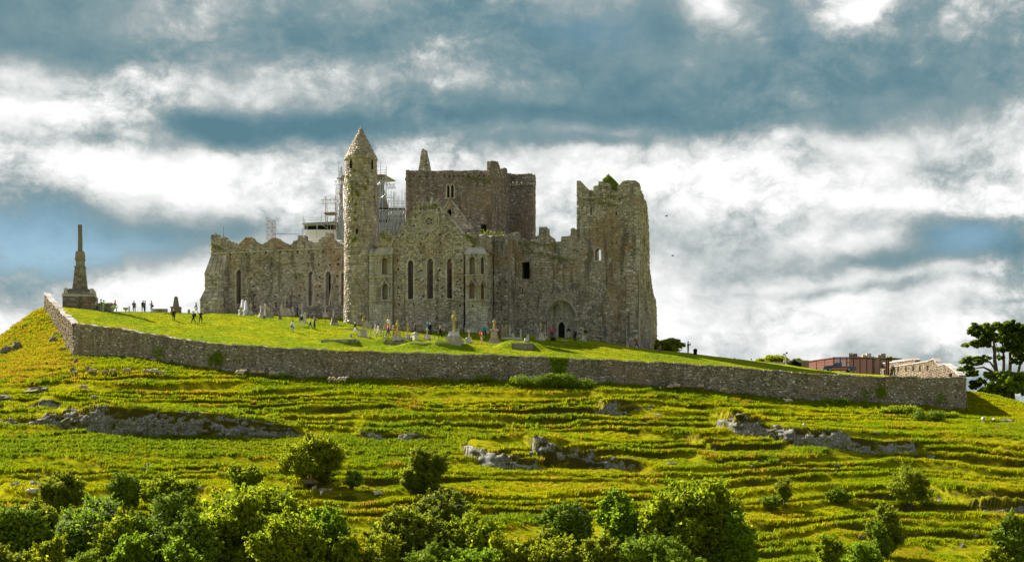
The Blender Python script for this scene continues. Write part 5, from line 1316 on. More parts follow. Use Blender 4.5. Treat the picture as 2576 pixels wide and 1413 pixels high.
g_cross(931, 826, 12, .3, 'small white cross low behind the broad mottled slab', M_GRAVE, .5, False, .3, .4)
g_cross(969, 830, 35, .35, 'thin yellow cross on a yellow block near the left turret', M_GRAVEY, .4, False, 1.1, .65)
g_cross(999, 851, 43, .42, 'ringed yellow cross on a wide yellow pedestal inside the railings', M_GRAVEY, .8, True, .95, 1.0, cap=True)
g_cross(1025, 852, 44, .26, 'crooked cross with a bent head right of the railings', M_GRAVEY, .55, False, 1.15, .65, M_GRAVE, lean=.04)
g_slab(1021, 832, 12, .6, 'left of two slanting yellow slabs behind the crooked cross', M_GRAVEY, 'flat', 1.0, -.18)
g_slab(1029, 834, 10, .6, 'right of two slanting yellow slabs behind the crooked cross', M_GRAVEY, 'flat', 1.0, .25)
g_obelisk(1045, 854, 21, 13, 'stump pedestal half yellow half grey right of the crooked cross', M_GRAVE, .85, .6)
g_cross(1074.5, 854, 33, .42, 'small ringed cross on a white base before the blue jacket', M_GRAVE, .62, True, .9, .62, M_GRAVEW)
g_cross(1141.6, 858, 72, .36, 'tallest Celtic cross in the graveyard on a high white pedestal', M_GRAVEY, 1.05, True, .95, 1.35, M_GRAVEW, steps=2, cap=True)
g_cross(1152, 849, 26, .4, 'thin pale cross close behind the tallest Celtic cross', M_GRAVE, .5, True, .3, .5)
g_cross(1179.7, 862, 35, .45, 'weathered cross on a tilted plinth with a white slab leaning on it', M_GRAVE, .5, True, 1.0, .65)
g_slab(1175, 862, 14, .55, 'white slab leaning against the weathered cross', M_GRAVEW, 'flat', 1.15, -.3, base=False)
g_slab(1265, 847, 27, .5, 'rough pointed slab at the foot of the stair block', M_GRAVE, 'point', .4)
g_slab(1272.5, 847, 33, .32, 'tall yellow slab against the stair block', M_GRAVEY, 'flat', .9)
g_obelisk(1282, 847, 33, 8, 'tapered mottled stone against the nave corner', M_GRAVE, .2)
g_slab(1290, 847, 11, .4, 'tiny pale headstone by the nave corner', M_GRAVE, 'round', .3)
g_kerb(1287, 852.5, 51, 1.3, 'white kerbed grave plot before the nave wall', M_GRAVEW, .35, -.12, True)
g_slab(1310, 848, 22, .28, 'slim white post at the end of the white kerbed plot', M_GRAVEW, 'flat', 1.2, 0)
g_slab(1327.5, 856, 16, .42, 'pointed white headstone behind the mound tomb', M_GRAVEW, 'point', .9)
g_slab(1322, 859, 9, .7, 'white broken slab on the mound tomb', M_GRAVEW, 'flat', .9, .35, base=False)
g_slab(1352, 854, 33, .38, 'slim pointed slab left of the portal cross', M_GRAVE, 'point', .8)
g_cross(1360, 854.5, 45, .42, 'tall yellowish cross on a moulded pedestal left of the portal', M_GRAVEY, .5, False, .5, .85, M_GRAVE)
g_cross(1372, 852, 21, .4, 'small mottled marker between the portal and the yellowish cross', M_GRAVE, .5, False, .4, .6)
g_cross(1466, 856, 36, .38, 'grey cross on a knobbly base right of the portal', M_GRAVE, .5, False, .6, .65)
g_slab(1349, 851, 9, .3, 'short dark stone in the shade left of the portal', M_MONU, 'flat', .4)
g_slab(1578, 873, 18, .35, 'plain grey post at the foot of the tower house', M_GRAVE, 'flat', .3, 0)
g_kerb(875, 829, 71, .9, 'low stone kerb with broken tops before the round tower', M_GRAVE, .22, -.1, True)
g_kerb(940, 829, 48, .9, 'low stone kerb behind the ringed cross in front of the turret', M_GRAVE, .22, -.1, True)
g_kerb(852, 858, 92, 2.6, 'long grey kerbed grave plot on the mound below the round tower', M_STONE, .3, -.2, True)
g_kerb(1063, 865, 66, 1.5, 'low mossy kerbed plot in front of the stump pedestal', M_STONE, .2, -.1, 2)
g_kerb(1128, 864, 66, 1.6, 'mossy kerbed plot carrying the tallest Celtic cross', M_STONE, .25, -.1, 2)
g_kerb(991, 866, 54, 1.8, 'rubble edged earth mound tomb under the railings', M_MONU, .4, -.15, 2)
g_kerb(1240, 863, 46, 1.4, 'white edged plot round the statue pedestal', M_GRAVEW, .22, -.1, True)
g_chest(1315, 874, 55, 11, 'big grey table tomb on a grass mound before the nave', M_STONE, 1.6, -.12)
g_chest(403, 784.5, 36, 9.5, 'long grey chest tomb on the left skyline', M_GRAVE)
g_kerb(412, 789, 44, 1.0, 'sunken grave kerb in the grass below the left chest tomb', M_MONU, .12, -.1, False)
g_obelisk(443, 786, 44, 24, 'stubby dark obelisk on a square pedestal on the left skyline', M_MONU, .36, .1)
g_slab(475, 788, 12, .4, 'small weathered stone between the skyline obelisk and the choir', M_GRAVE, 'point', .4)
g_cross(514, 789, 22, .3, 'dark slim cross at the foot of the choir buttress', M_MONU, .45, False, .5, .5)
# small marker posts of the grave plots
for px, py, w in [(927, 853, 'left of the railings'), (968, 855, 'by the left end of the railings'), (1053, 858, 'beside the stump pedestal'), (1035, 857, 'on the mound tomb by the railings'), (1018, 858, 'at the right corner of the mound tomb'), (883, 848, 'on the long grey kerbed plot')]:
    g, s = gv(px, py, 'marker_post'); b = MB(); b.box((0, 0, -.2), (.28, .28, .68), jit=.02); b.lathe([(.16, .46), (.17, .52), (.10, .58)], 7); b.build('post', M_GRAVE, g); tag(g, 'short pale stone marker post ' + w, 'marker post', 'stone marker posts of the grave plots')
# statue on a pedestal
g, s = gv(1243.4, 862, 'statue'); h = 62 * s; hp = 37 * s
b = MB(); b.box((0, 0, -.3), (1.55, 1.4, .75), jit=.02); b.box((0, 0, .45), (1.2, 1.1, .35), top=.85, jit=.02); b.build('plinth', M_GRAVE, g)
b = MB(); b.box((0, 0, .8), (.95, .85, hp - 1.1), jit=.015); b.box((0, 0, hp - .32), (1.3, 1.15, .16), top=1.05); b.box((0, 0, hp - .16), (1.2, 1.05, .12), top=.8); b.build('pedestal', M_GRAVE, g)
b = MB(); hs = h - hp
b.lathe([(.20, hp), (.23, hp + .05), (.19, hp + hs * .3), (.17, hp + hs * .55), (.22, hp + hs * .74), (.18, hp + hs * .82), (.07, hp + hs * .86), (.06, hp + hs * .87)], 10)
b.ball((0, -.02, hp + hs * .93), (.09, .10, .115), 8, 6); b.tube((-.19, 0, hp + hs * .78), (-.20, -.10, hp + hs * .55), .065, .05); b.tube((-.20, -.10, hp + hs * .55), (-.04, -.2, hp + hs * .62), .05, .04); b.tube((.19, 0, hp + hs * .78), (.20, -.10, hp + hs * .55), .065, .05); b.tube((.20, -.10, hp + hs * .55), (.04, -.2, hp + hs * .62), .05, .04)
b.build('robed_figure', M_GRAVEY, g, smooth=True); tag(g, 'yellowed robed statue standing on a tall pedestal before the stair block', 'statue', GR)
# stone urn on the left skyline
g, s = gv(316, 776, 'stone_urn'); b = MB(); b.lathe([(.24, -.1), (.22, .08), (.09, .14), (.08, .30), (.30, .38), (.40, .52), (.38, .60), (.44, .64), (.44, .70), (.30, .72)], 14); b.build('urn_bowl', M_GRAVE, g, smooth=True); tag(g, 'round stone urn on a foot on the left skyline', 'urn')
g, s = gv(325, 780, 'wooden_post'); b = MB(); b.box((0, 0, -.2), (.14, .14, 1.15), jit=.01); b.build('post', M_PLANKS, g); tag(g, 'short wooden post standing right of the skyline urn', 'post')
# low walls next to the monument
x, y, z = on_lawn(256, 781); b = MB(); g = empty('low_stone_wall', (x, y + .6, z), -.12); tag(g, 'low dark stone wall running right from the monument base', 'wall')
b.box((0, 0, -.6), (54 * y / F, .6, .6 + 1.25)); w = b.build('wall_core', M_MORTAR, g); lay(w, plane_frame((0, -.3, 0), (1, 0), (0, -1)), stones_for(rect(-27 * y / F, 27 * y / F, -.5, 1.25), [], .24, .42), .06, M_MONU, 20)
# railings
def railing(px0, py0, px1, py1, n, h, label):
    A, B = on_lawn(px0, py0), on_lawn(px1, py1); g = empty('iron_railing', A); tag(g, label, 'railing', 'low iron railings round graves'); A = Vector(A); B = Vector(B)
    for i in range(n):
        p = (B - A) * (i / (n - 1)); p.z = on_z(A.x + p.x, A.y + p.y) - A.z
        b = MB(); b.tube(p - Vector((0, 0, .1)), p + Vector((0, 0, h)), .035, None, 5); b.ball(p + Vector((0, 0, h + .03)), .055, 6, 4); b.build('post', M_IRON, g)
    for q in (.95, .55):
        b = MB()
        for i in range(n - 1):
            p0, p1 = (B - A) * (i / (n - 1)), (B - A) * ((i + 1) / (n - 1)); p0.z = on_z(A.x + p0.x, A.y + p0.y) - A.z; p1.z = on_z(A.x + p1.x, A.y + p1.y) - A.z
            b.tube(p0 + Vector((0, 0, h * q)), p1 + Vector((0, 0, h * q)), .022, None, 5)
        b.build('rail', M_IRON, g)
def on_z(x, y): return float(lawn_z(np.array([x]), np.array([y]))[0])
railing(933, 852, 973, 852, 4, .85, 'black iron railing left of the ringed yellow cross'); railing(964, 852, 1016, 853, 5, .95, 'black iron railing in front of the ringed yellow cross'); railing(1067, 857, 1135, 858, 6, .85, 'black iron railing left of the tallest Celtic cross'); railing(800, 815, 838, 811, 3, .75, 'thin chain railing left of the chunky pillar grave')
# path slab, box and boundary details
x, y, z = on_lawn(1390, 855); b = MB(); b.box((0, 0, -.3), (3.4, 5, .38), jit=.02); g = b.build('doorstep_path', M_COPING, None, (x + 1.2, y + 3.2, z + .02), -.28); tag(g, 'pale stone path slab leading to the arched portal', 'path slab')
x, y, z = on_lawn(1391.6, 857); g = empty('floodlight_box', (x, y, z)); b = MB(); b.box((0, 0, 0), (.62, .45, .12)); b.build('stand', M_IRON, g); b = MB(); b.box((0, 0, .12), (.72, .5, .42), top=.92, jit=.01); b.build('housing', M_DARK, g); tag(g, 'small black floodlight box on the grass before the portal', 'floodlight')
x, y, z = on_lawn(1749, 891); g = empty('litter_bin', (x, y, z)); b = MB(); b.lathe([(.24, -.05), (.27, .05), (.30, .62), (.33, .66), (.33, .76), (.25, .80)], 10); b.build('bin_body', M_DARK, g); b = MB(); b.box((0, 0, .8), (.5, .5, .1), top=.6); b.build('lid', M_DARK, g); tag(g, 'black bin on the skyline right of the tower house', 'bin')

# ================================================================== PEOPLE
def skin_mesh(name, verts, edges, rads, regions, mats, sub=1):
    me = bpy.data.meshes.new(name + '_frame'); me.from_pydata(verts, edges, []); o = bpy.data.objects.new(name + '_frame', me); COL.objects.link(o)
    md = o.modifiers.new('skin', 'SKIN'); md.use_smooth_shade = True
    sv = me.skin_vertices[0].data
    for i, r in enumerate(rads): sv[i].radius = r if hasattr(r, '__len__') else (r, r); sv[i].use_root = (i == 0)
    ss = o.modifiers.new('sub', 'SUBSURF'); ss.levels = sub; ss.render_levels = sub
    dg = bpy.context.evaluated_depsgraph_get(); res = bpy.data.meshes.new_from_object(o.evaluated_get(dg)); res.name = name
    bpy.data.objects.remove(o); bpy.data.meshes.remove(me)
    res.materials.clear()
    for m in mats: res.materials.append(m)
    E = [(Vector(verts[a]), Vector(verts[b]), rg) for (a, b), rg in zip(edges, regions)]
    mi = []
    for p in res.polygons:
        c = p.center; best = 9; rg = 0
        for a, b, r in E:
            d = b - a; t = max(0, min(1, (c - a).dot(d) / max(1e-9, d.length_squared))); q = (c - (a + d * t)).length
            if q < best: best = q; rg = r
        mi.append(rg)
    res.polygons.foreach_set('material_index', mi); res.update()
    return res
CLOTH = {}
def cloth(c, name='cloth'):
    k = tuple(c)
    if k not in CLOTH: CLOTH[k] = plain(name, c, .85, 0, .18, 6)
    return CLOTH[k]
SKIN_M = plain('skin', (.52, .30, .22), .6); SHOE_M = plain('shoe', (.05, .045, .04), .7)
def person_mesh(name, arms, legs, lean=0.0, drop=0.0, female=False):
    """arms: (elbow, wrist) left and right, relative to the shoulder; legs: (knee, ankle) left and right, relative to the hip; facing -y"""
    pel = Vector((0, 0, .93 - drop)); R = Matrix.Rotation(lean, 3, 'X')
    tr_ = lambda x, y, z: tuple(pel + R @ Vector((x, y, z)))
    sh = .165 if female else .185
    V = [tuple(pel), tr_(0, -.005, .20), tr_(0, 0, .40), tr_(0, 0, .52), tr_(0, -.02, .60), tr_(0, -.03, .70), tr_(0, -.025, .77)]
    Rd = [(.155, .115), (.145, .105), (.165, .115), (.06, .06), (.068, .078), (.082, .10), (.06, .07)]
    Ed = [(0, 1), (1, 2), (2, 3), (3, 4), (4, 5), (5, 6)]; Rg = [0, 0, 0, 2, 2, 2]
    hands = []
    for s, (el, wr) in ((-1, arms[0]), (1, arms[1])):
        k = len(V); S = Vector(tr_(s * sh, 0, .43)); E_ = S + Vector((s * el[0], el[1], el[2])); W_ = E_ + Vector((s * wr[0], wr[1], wr[2])); Hd = W_ + (W_ - E_).normalized() * .075
        V += [tuple(S), tuple(E_), tuple(W_), tuple(Hd)]; Rd += [.072, .055, .042, (.045, .028)]; Ed += [(2, k), (k, k + 1), (k + 1, k + 2), (k + 2, k + 3)]; Rg += [0, 0, 0, 2]; hands.append((W_, Hd, s))
    for s, (kn, an) in ((-1, legs[0]), (1, legs[1])):
        k = len(V); Hh = pel + Vector((s * .095, 0, -.06)); K_ = Hh + Vector(kn); A_ = K_ + Vector(an); T_ = A_ + Vector((0, -.17, -.045))
        V += [tuple(Hh), tuple(K_), tuple(A_), tuple(T_)]; Rd += [.098, .068, .048, (.045, .035)]; Ed += [(0, k), (k, k + 1), (k + 1, k + 2), (k + 2, k + 3)]; Rg += [1, 1, 1, 3]
    me = skin_mesh(name, V, Ed, Rd, Rg, [cloth((.1, .1, .1)), cloth((.1, .1, .1)), SKIN_M, SHOE_M])
    # fingers, nose and ears are grown onto the same mesh
    b = MB()
    for W_, Hd, s in hands:
        d = (Hd - W_).normalized(); side = d.orthogonal().normalized(); up = d.cross(side)
        for i, (off, L) in enumerate([(-.03, .062), (-.01, .075), (.01, .070), (.03, .055)]):
            p = Hd - d * .01 + side * off; q = p + d * L * .6 + up * .012; r = q + d * L * .3 + up * .035; b.tube(p, q, .010, .009, 5); b.tube(q, r, .009, .007, 5)
        p = W_ + d * .03 + side * -.035; b.tube(p, p + d * .045 - side * .03, .011, .008, 5)
    hc = Vector(tr_(0, -.03, .69)); f = R @ Vector((0, -1, 0)); upv = R @ Vector((0, 0, 1))
    b.tube(hc + f * .085 + upv * .02, hc + f * .112 - upv * .015, .008, .015, 5)
    for s in (-1, 1):
        b.ball(hc + Vector((s * .083, 0, 0)), (.012, .025, .034), 6, 4); b.ball(hc + f * .088 + Vector((s * .032, 0, 0)) + upv * .022, .010, 5, 4)
    n0 = len(me.vertices); import bmesh
    bm = bmesh.new(); bm.from_mesh(me); vs = [bm.verts.new(v) for v in b.v]
    for fc in b.f:
        try: nf = bm.faces.new([vs[i] for i in fc]); nf.material_index = 2; nf.smooth = True
        except ValueError: pass
    bm.to_mesh(me); bm.free()
    me['head'] = [*tr_(0, -.02, .70)]; me['back'] = [*tr_(0, .16, .28)]; me['lean'] = lean
    return me
DN = ((.05, .02, -.28), (.0, -.06, -.25)); SW1 = ((.05, -.10, -.26), (.0, -.14, -.21)); SW2 = ((.05, .12, -.25), (.0, .02, -.25)); UPH = ((.05, -.20, -.18), (-.10, -.10, .26)); FRT = ((.07, -.06, -.26), (-.14, -.18, .05)); OUT = ((.06, -.22, -.12), (-.02, -.22, .13))
ST_ = ((0, -.01, -.42), (0, .02, -.40)); FWD = ((0, -.20, -.38), (0, -.03, -.39)); BCK = ((0, .10, -.41), (0, .20, -.34)); WID = ((-.05, -.01, -.42), (-.02, .02, -.40)); WIR = ((.05, -.01, -.42), (.02, .02, -.40)); BNT = ((0, -.14, -.39), (0, .12, -.37)); SIT = ((0, -.40, -.04), (0, .0, -.40))
POSE = {'stand': person_mesh('person', (DN, DN), (WID, WIR)), 'walk': person_mesh('person', (SW2, SW1), (FWD, BCK), .06, .03), 'photo': person_mesh('person', (UPH, UPH), (WID, WIR)), 'hands': person_mesh('person', (FRT, FRT), (ST_, WIR)),
        'point': person_mesh('person', (DN, OUT), (WID, ST_), .08), 'bend': person_mesh('person', (((.02, -.2, -.2), (-.06, -.2, -.05)), ((.02, -.2, -.2), (-.06, -.2, -.05))), (BNT, WIR), 1.0, .04), 'sit': person_mesh('person', (((.06, -.1, -.24), (-.05, -.22, -.06)), ((.06, -.1, -.24), (-.05, -.22, -.06))), (SIT, SIT), .1, .50)}
hairb = MB(); hairb.ball((0, .012, .035), (.094, .112, .098), 10, 7); hairb.ball((0, .05, -.03), (.085, .075, .085), 8, 6); HAIR = hairb.mesh('hair', cloth((.1, .06, .03)), True)
hairb = MB(); hairb.ball((0, .012, .035), (.098, .116, .10), 10, 7); hairb.ball((0, .06, -.08), (.10, .075, .15), 8, 6); HAIRL = hairb.mesh('hair', cloth((.1, .06, .03)), True)
capb = MB(); capb.ball((0, .005, .055), (.102, .12, .075), 10, 6); capb.box((0, -.13, .045), (.15, .12, .018), top=.8); CAP = capb.mesh('cap', cloth((.02, .025, .05)), True)
packb = MB(); packb.box((0, .07, -.22), (.30, .20, .44), top=.8, jit=.01); packb.box((0, .18, -.18), (.22, .08, .2), top=.85)
for s in (-1, 1): packb.tube((s * .11, -.02, .20), (s * .13, -.30, .05), .02); 
PACK = packb.mesh('backpack', cloth((.02, .02, .022)))
bagb = MB(); bagb.box((.24, 0, -.42), (.11, .30, .26), top=.85, jit=.01); bagb.tube((.22, .1, -.18), (-.05, .02, .2), .014); BAG = bagb.mesh('shoulder_bag', cloth((.02, .02, .022)))
def person(px, py, pose, face, jacket, legs, hair, label, pack=None, bag=None, longhair=False, cap=None, scale=1.0, at=None, dz=0.0):
    """face: turn in degrees, 0 looks at the camera, 90 looks right, 180 away"""
    x, y, z = at or on_lawn(px, py); me = POSE[pose]; o = bpy.data.objects.new('person', me); link(o); o.location = (x, y, z + dz); o.rotation_euler = (0, 0, math.radians(face)); o.scale = (scale * 1.14, scale * 1.14, scale * 1.05)
    for i, m in enumerate((cloth(jacket), cloth(legs), SKIN_M, SHOE_M)): o.material_slots[i].link = 'OBJECT'; o.material_slots[i].material = m
    tag(o, label, 'person', 'visitors walking round the cathedral')
    def child(nm, mesh, col, pos):
        c = bpy.data.objects.new(nm, mesh); link(c, o); c.location = pos; c.rotation_euler = (me['lean'], 0, 0); c.material_slots[0].link = 'OBJECT'; c.material_slots[0].material = cloth(col); return c
    hd = list(me['head']); bk = list(me['back'])
    if cap: child('cap', CAP, cap, hd)
    if hair: child('hair', HAIRL if longhair else HAIR, hair, hd)
    if pack: child('backpack', PACK, pack, bk)
    if bag: child('shoulder_bag', BAG, bag, (bk[0], bk[1] - .14, bk[2]))
    return o
BLK, NVY, WHT, LIME, RED, TEAL = (.018, .018, .022), (.022, .035, .085), (.72, .70, .66), (.36, .56, .03), (.50, .025, .03), (.02, .30, .32)
DJ, LJ, KH, GRY, CRM = (.035, .06, .13), (.25, .36, .52), (.40, .31, .18), (.30, .30, .29), (.62, .54, .40)
HB, HG, HBL, HR, HW = (.055, .03, .018), (.42, .40, .37), (.62, .45, .20), (.30, .10, .035), (.70, .68, .62)
person(243.5, 779, 'stand', 70, GRY, BLK, HB, 'small figure in grey behind the low wall by the monument', scale=.86)
person(254, 779, 'stand', 120, WHT, GRY, HB, 'man in a white shirt behind the low wall by the monument')
person(260, 785, 'point', 90, LIME, GRY, HB, 'person in a lime jacket holding out a phone, blue rucksack on the back', pack=(.03, .14, .22))
person(281, 789, 'bend', 75, LIME, KH, HB, 'person in a lime jacket bending over in khaki trousers')
person(289, 779, 'walk', 95, (.38, .02, .03), DJ, HG, 'walker in a dark red jacket and jeans behind the bending person')
person(337, 785.6, 'hands', 20, BLK, BLK, HB, 'lone figure in black with a tan waist bag on the left skyline', bag=(.35, .26, .15))
person(360, 782.6, 'stand', 170, (.55, .58, .55), DJ, HB, 'person in a pale jacket seen from behind with a black rucksack', pack=BLK)
person(364.8, 782.6, 'stand', 100, BLK, DJ, HG, 'dark clad companion right beside the black rucksack')
person(381, 784, 'hands', -40, (.40, .20, .25), LJ, HG, 'person in pale blue jeans carrying a dark coat left of the chest tomb', bag=BLK)
person(437, 807.6, 'walk', 10, BLK, BLK, HG, 'person in black with a red scarf walking down the left lawn', cap=None)
person(494, 788, 'walk', -85, DJ, KH, HBL, 'woman in a blue jacket and khaki trousers on the skyline by the choir buttress', longhair=True, bag=WHT)
person(486.6, 812.5, 'walk', -80, BLK, BLK, HB, 'person in black with a rucksack walking left on the left lawn', pack=BLK)
person(505, 812, 'photo', 175, NVY, BLK, HG, 'person in dark navy taking a photo of the cathedral on the left lawn')
person(748, 794, 'stand', 110, (.03, .07, .20), NVY, HB, 'person in a blue jacket and dark cap by the choir graves', cap=BLK)
person(755, 793, 'hands', 60, CRM, GRY, HBL, 'woman in a cream jacket with a pale bag by the choir graves', bag=(.35, .45, .40))
person(737, 836, 'walk', -150, WHT, LJ, HB, 'person in white with a black coat tied at the waist out on the lawn', bag=BLK)
person(758, 822, 'stand', 175, NVY, (.55, .55, .52), HW, 'white haired man in a navy jacket seen from behind')
person(781, 827, 'walk', -80, (.50, .50, .52), DJ, HR, 'walker in a light grey top and jeans striding left')
person(791, 827, 'photo', 120, (.07, .09, .07), BLK, HG, 'person in a dark green jacket raising a camera')
person(893.6, 840, 'walk', -90, BLK, WHT, HW, 'man in a black jacket and white trousers walking left of the ringed cross')
person(945, 843, 'walk', -85, (.42, .38, .42), CRM, None, 'bald man with a pale and navy top and cream trousers')
person(952, 845.4, 'walk', -80, WHT, WHT, HB, 'woman dressed all in white beside the bald man')
person(977.5, 833, 'stand', 160, WHT, WHT, HR, 'person in a white jacket standing behind the red jacket', dz=.3)
person(977, 844.4, 'walk', -70, RED, DJ, HR, 'person in a bright red jacket and jeans behind the railings')
person(988, 851.7, 'point', 75, (.50, .30, .20), (.48, .36, .27), HG, 'man in a tan top holding up a camera behind the railings')
person(1044.5, 839, 'stand', 110, (.06, .06, .075), BLK, HB, 'dark haired person in charcoal behind the stump pedestal')
person(1075.5, 840, 'photo', 150, (.03, .26, .55), BLK, HW, 'white haired person in a bright blue jacket behind the small ringed cross')
person(1081.5, 842, 'stand', 160, BLK, BLK, HG, 'figure in black right behind the bright blue jacket')
person(1108, 850.7, 'walk', -85, BLK, BLK, HBL, 'blonde woman in black walking left of the tallest Celtic cross', longhair=True, bag=BLK)
person(1219, 847.7, 'stand', 10, TEAL, NVY, HBL, 'person in a teal jacket standing at the foot of the middle turret')
person(1212, 864, 'photo', -60, (.62, .10, .07), (.58, .30, .25), HB, 'person in a coral jacket and pink trousers taking a photo, green bag', bag=(.02, .45, .12))
person(1253, 848.7, 'walk', 80, (.20, .015, .03), (.20, .015, .03), HR, 'red haired woman in dark red behind the statue pedestal', longhair=True, bag=BLK)
person(1387.7, 851.5, 'hands', 10, (.55, .02, .10), NVY, HR, 'woman in a crimson jacket and white top left of the portal door')
person(1431, 849, 'stand', 10, NVY, (.42, .38, .30), HB, 'man in a navy coat, cap and beige trousers right of the portal door', cap=NVY)
person(1446.4, 858, 'hands', -40, BLK, BLK, HB, 'person in black with raised hands and a dark rucksack before the portal', pack=(.02, .07, .09))
person(1473.8, 854.5, 'hands', 0, BLK, (.38, .30, .19), HB, 'long haired woman in a black top and khaki trousers by the nave wall', longhair=True)
person(1601.5, 877, 'walk', -80, (.55, .02, .02), DJ, HBL, 'person in a red coat at the foot of the tower house corner')
person(1660.6, 884, 'sit', -40, (.20, .10, .14), (.12, .13, .20), HB, 'person sitting on the grass right of the tower house', dz=-.25)
person(1731, 888, 'photo', 60, (.03, .035, .05), (.28, .24, .17), HB, 'photographer aiming right on the skyline right of the tower house')
def beyond(px, py, Y, dz):
    x, _, _ = P3(px, py, Y); return (x, Y, (HY - py) * Y / F - dz)
person(0, 0, 'stand', 90, (.45, .10, .08), DJ, HB, 'head and shoulders of a distant person showing over the right lawn', at=beyond(1848, 901, 272, 1.72))
person(0, 0, 'hands', 90, (.60, .62, .64), DJ, HB, 'person in a pale top half hidden by the right lawn', at=beyond(1890, 902.5, 270, 1.72))

# ================================================================== SHEEP
WOOL = plain('wool', (.42, .34, .24), .95, 0, .2, 7); WOOLW = plain('white_wool', (.50, .44, .35), .95, 0, .15, 7); WOOLG = plain('grey_wool', (.27, .20, .14), .95, 0, .2, 7)
FACE = plain('sheep_face', (.10, .085, .07), .85); FACEW = plain('white_sheep_face', (.55, .48, .40), .85)
for m in (WOOL, WOOLW, WOOLG):
    t = NT(m.node_tree); g = t.new('ShaderNodeNewGeometry'); bp = t.new('ShaderNodeBump'); bp.inputs['Strength'].default_value = 1; bp.inputs['Distance'].default_value = .05
    t.put(bp.inputs['Height'], t.noise(g.outputs['Position'], 14, 3, .6)); t.put(t.n['Principled BSDF'].inputs['Normal'], bp.outputs[0])
def sheep_mesh(kind):
    low = {'stand': 0, 'graze': 1, 'lie': 0}[kind]; dz = -.36 if kind == 'lie' else 0
    V = [(0, 0, .66), (-.22, 0, .67), (-.46, 0, .63), (.24, 0, .66), (.42, 0, .68)]
    Rd = [(.25, .27), (.255, .28), (.19, .21), (.245, .265), (.18, .20)]
    nk = [(.58, 0, .82), (.70, 0, .90), (.86, 0, .83)] if not low else [(.60, 0, .55), (.72, 0, .36), (.80, 0, .20)]
    V += nk; Rd += [.105, .088, .055]; Ed = [(0, 1), (1, 2), (0, 3), (3, 4), (4, 5), (5, 6), (6, 7)]; Rg = [0, 0, 0, 0, 0, 1, 1]
    if kind != 'lie':
        for x, root in ((.34, 3), (-.38, 1)):
            for s in (-1, 1):
                k = len(V)
                if x > 0: V += [(x, s * .13, .46), (x + .015, s * .13, .24), (x - .01, s * .13, .03)]
                else: V += [(x + .07, s * .14, .46), (x - .07, s * .14, .25), (x - .04, s * .14, .03)]
                Rd += [.085, .036, .034]; Ed += [(root, k), (k, k + 1), (k + 1, k + 2)]; Rg += [0, 1, 1]
    else:
        for s in (-1, 1):
            k = len(V); V += [(.32, s * .2, .42), (.55, s * .2, .40)]; Rd += [.07, .035]; Ed += [(3, k), (k, k + 1)]; Rg += [0, 1]
    k = len(V); V += [(-.64, 0, .58), (-.69, 0, .42)]; Rd += [.06, .045]; Ed += [(2, k), (k, k + 1)]; Rg += [0, 0]
    V = [(x, y, z + dz) for x, y, z in V]
    me = skin_mesh('sheep', V, Ed, Rd, Rg, [WOOL, FACE], 1)
    b = MB(); h = Vector(V[6])
    for s in (-1, 1): b.tube(h + Vector((-.03, s * .06, .05)), h + Vector((-.06, s * .19, .03)), .03, .012, 5)
    import bmesh
    bm = bmesh.new(); bm.from_mesh(me); vs = [bm.verts.new(v) for v in b.v]
    for f in b.f: nf = bm.faces.new([vs[i] for i in f]); nf.material_index = 1
    for v in bm.verts:
        if v.co.z > .42 + dz: v.co += v.normal * .022 * math.sin(v.co.x * 31) * math.sin(v.co.y * 27 + v.co.z * 23)
    bm.to_mesh(me); bm.free(); return me
SHEEP = {k: sheep_mesh(k) for k in ('stand', 'graze', 'lie')}
def sheep(px, py, lpx, pose, turn, wool, face, label):
    x, y, z = on_hill(px, py); s = lpx * y / F / 1.42
    o = bpy.data.objects.new('sheep', SHEEP[pose]); link(o); o.location = (x, y, z + .10); o.rotation_euler = (0, 0, math.radians(turn)); o.scale = (s, s, s)
    for i, m in enumerate((wool, face)): o.material_slots[i].link = 'OBJECT'; o.material_slots[i].material = m
    tag(o, label, 'sheep', 'sheep grazing on the hillside')
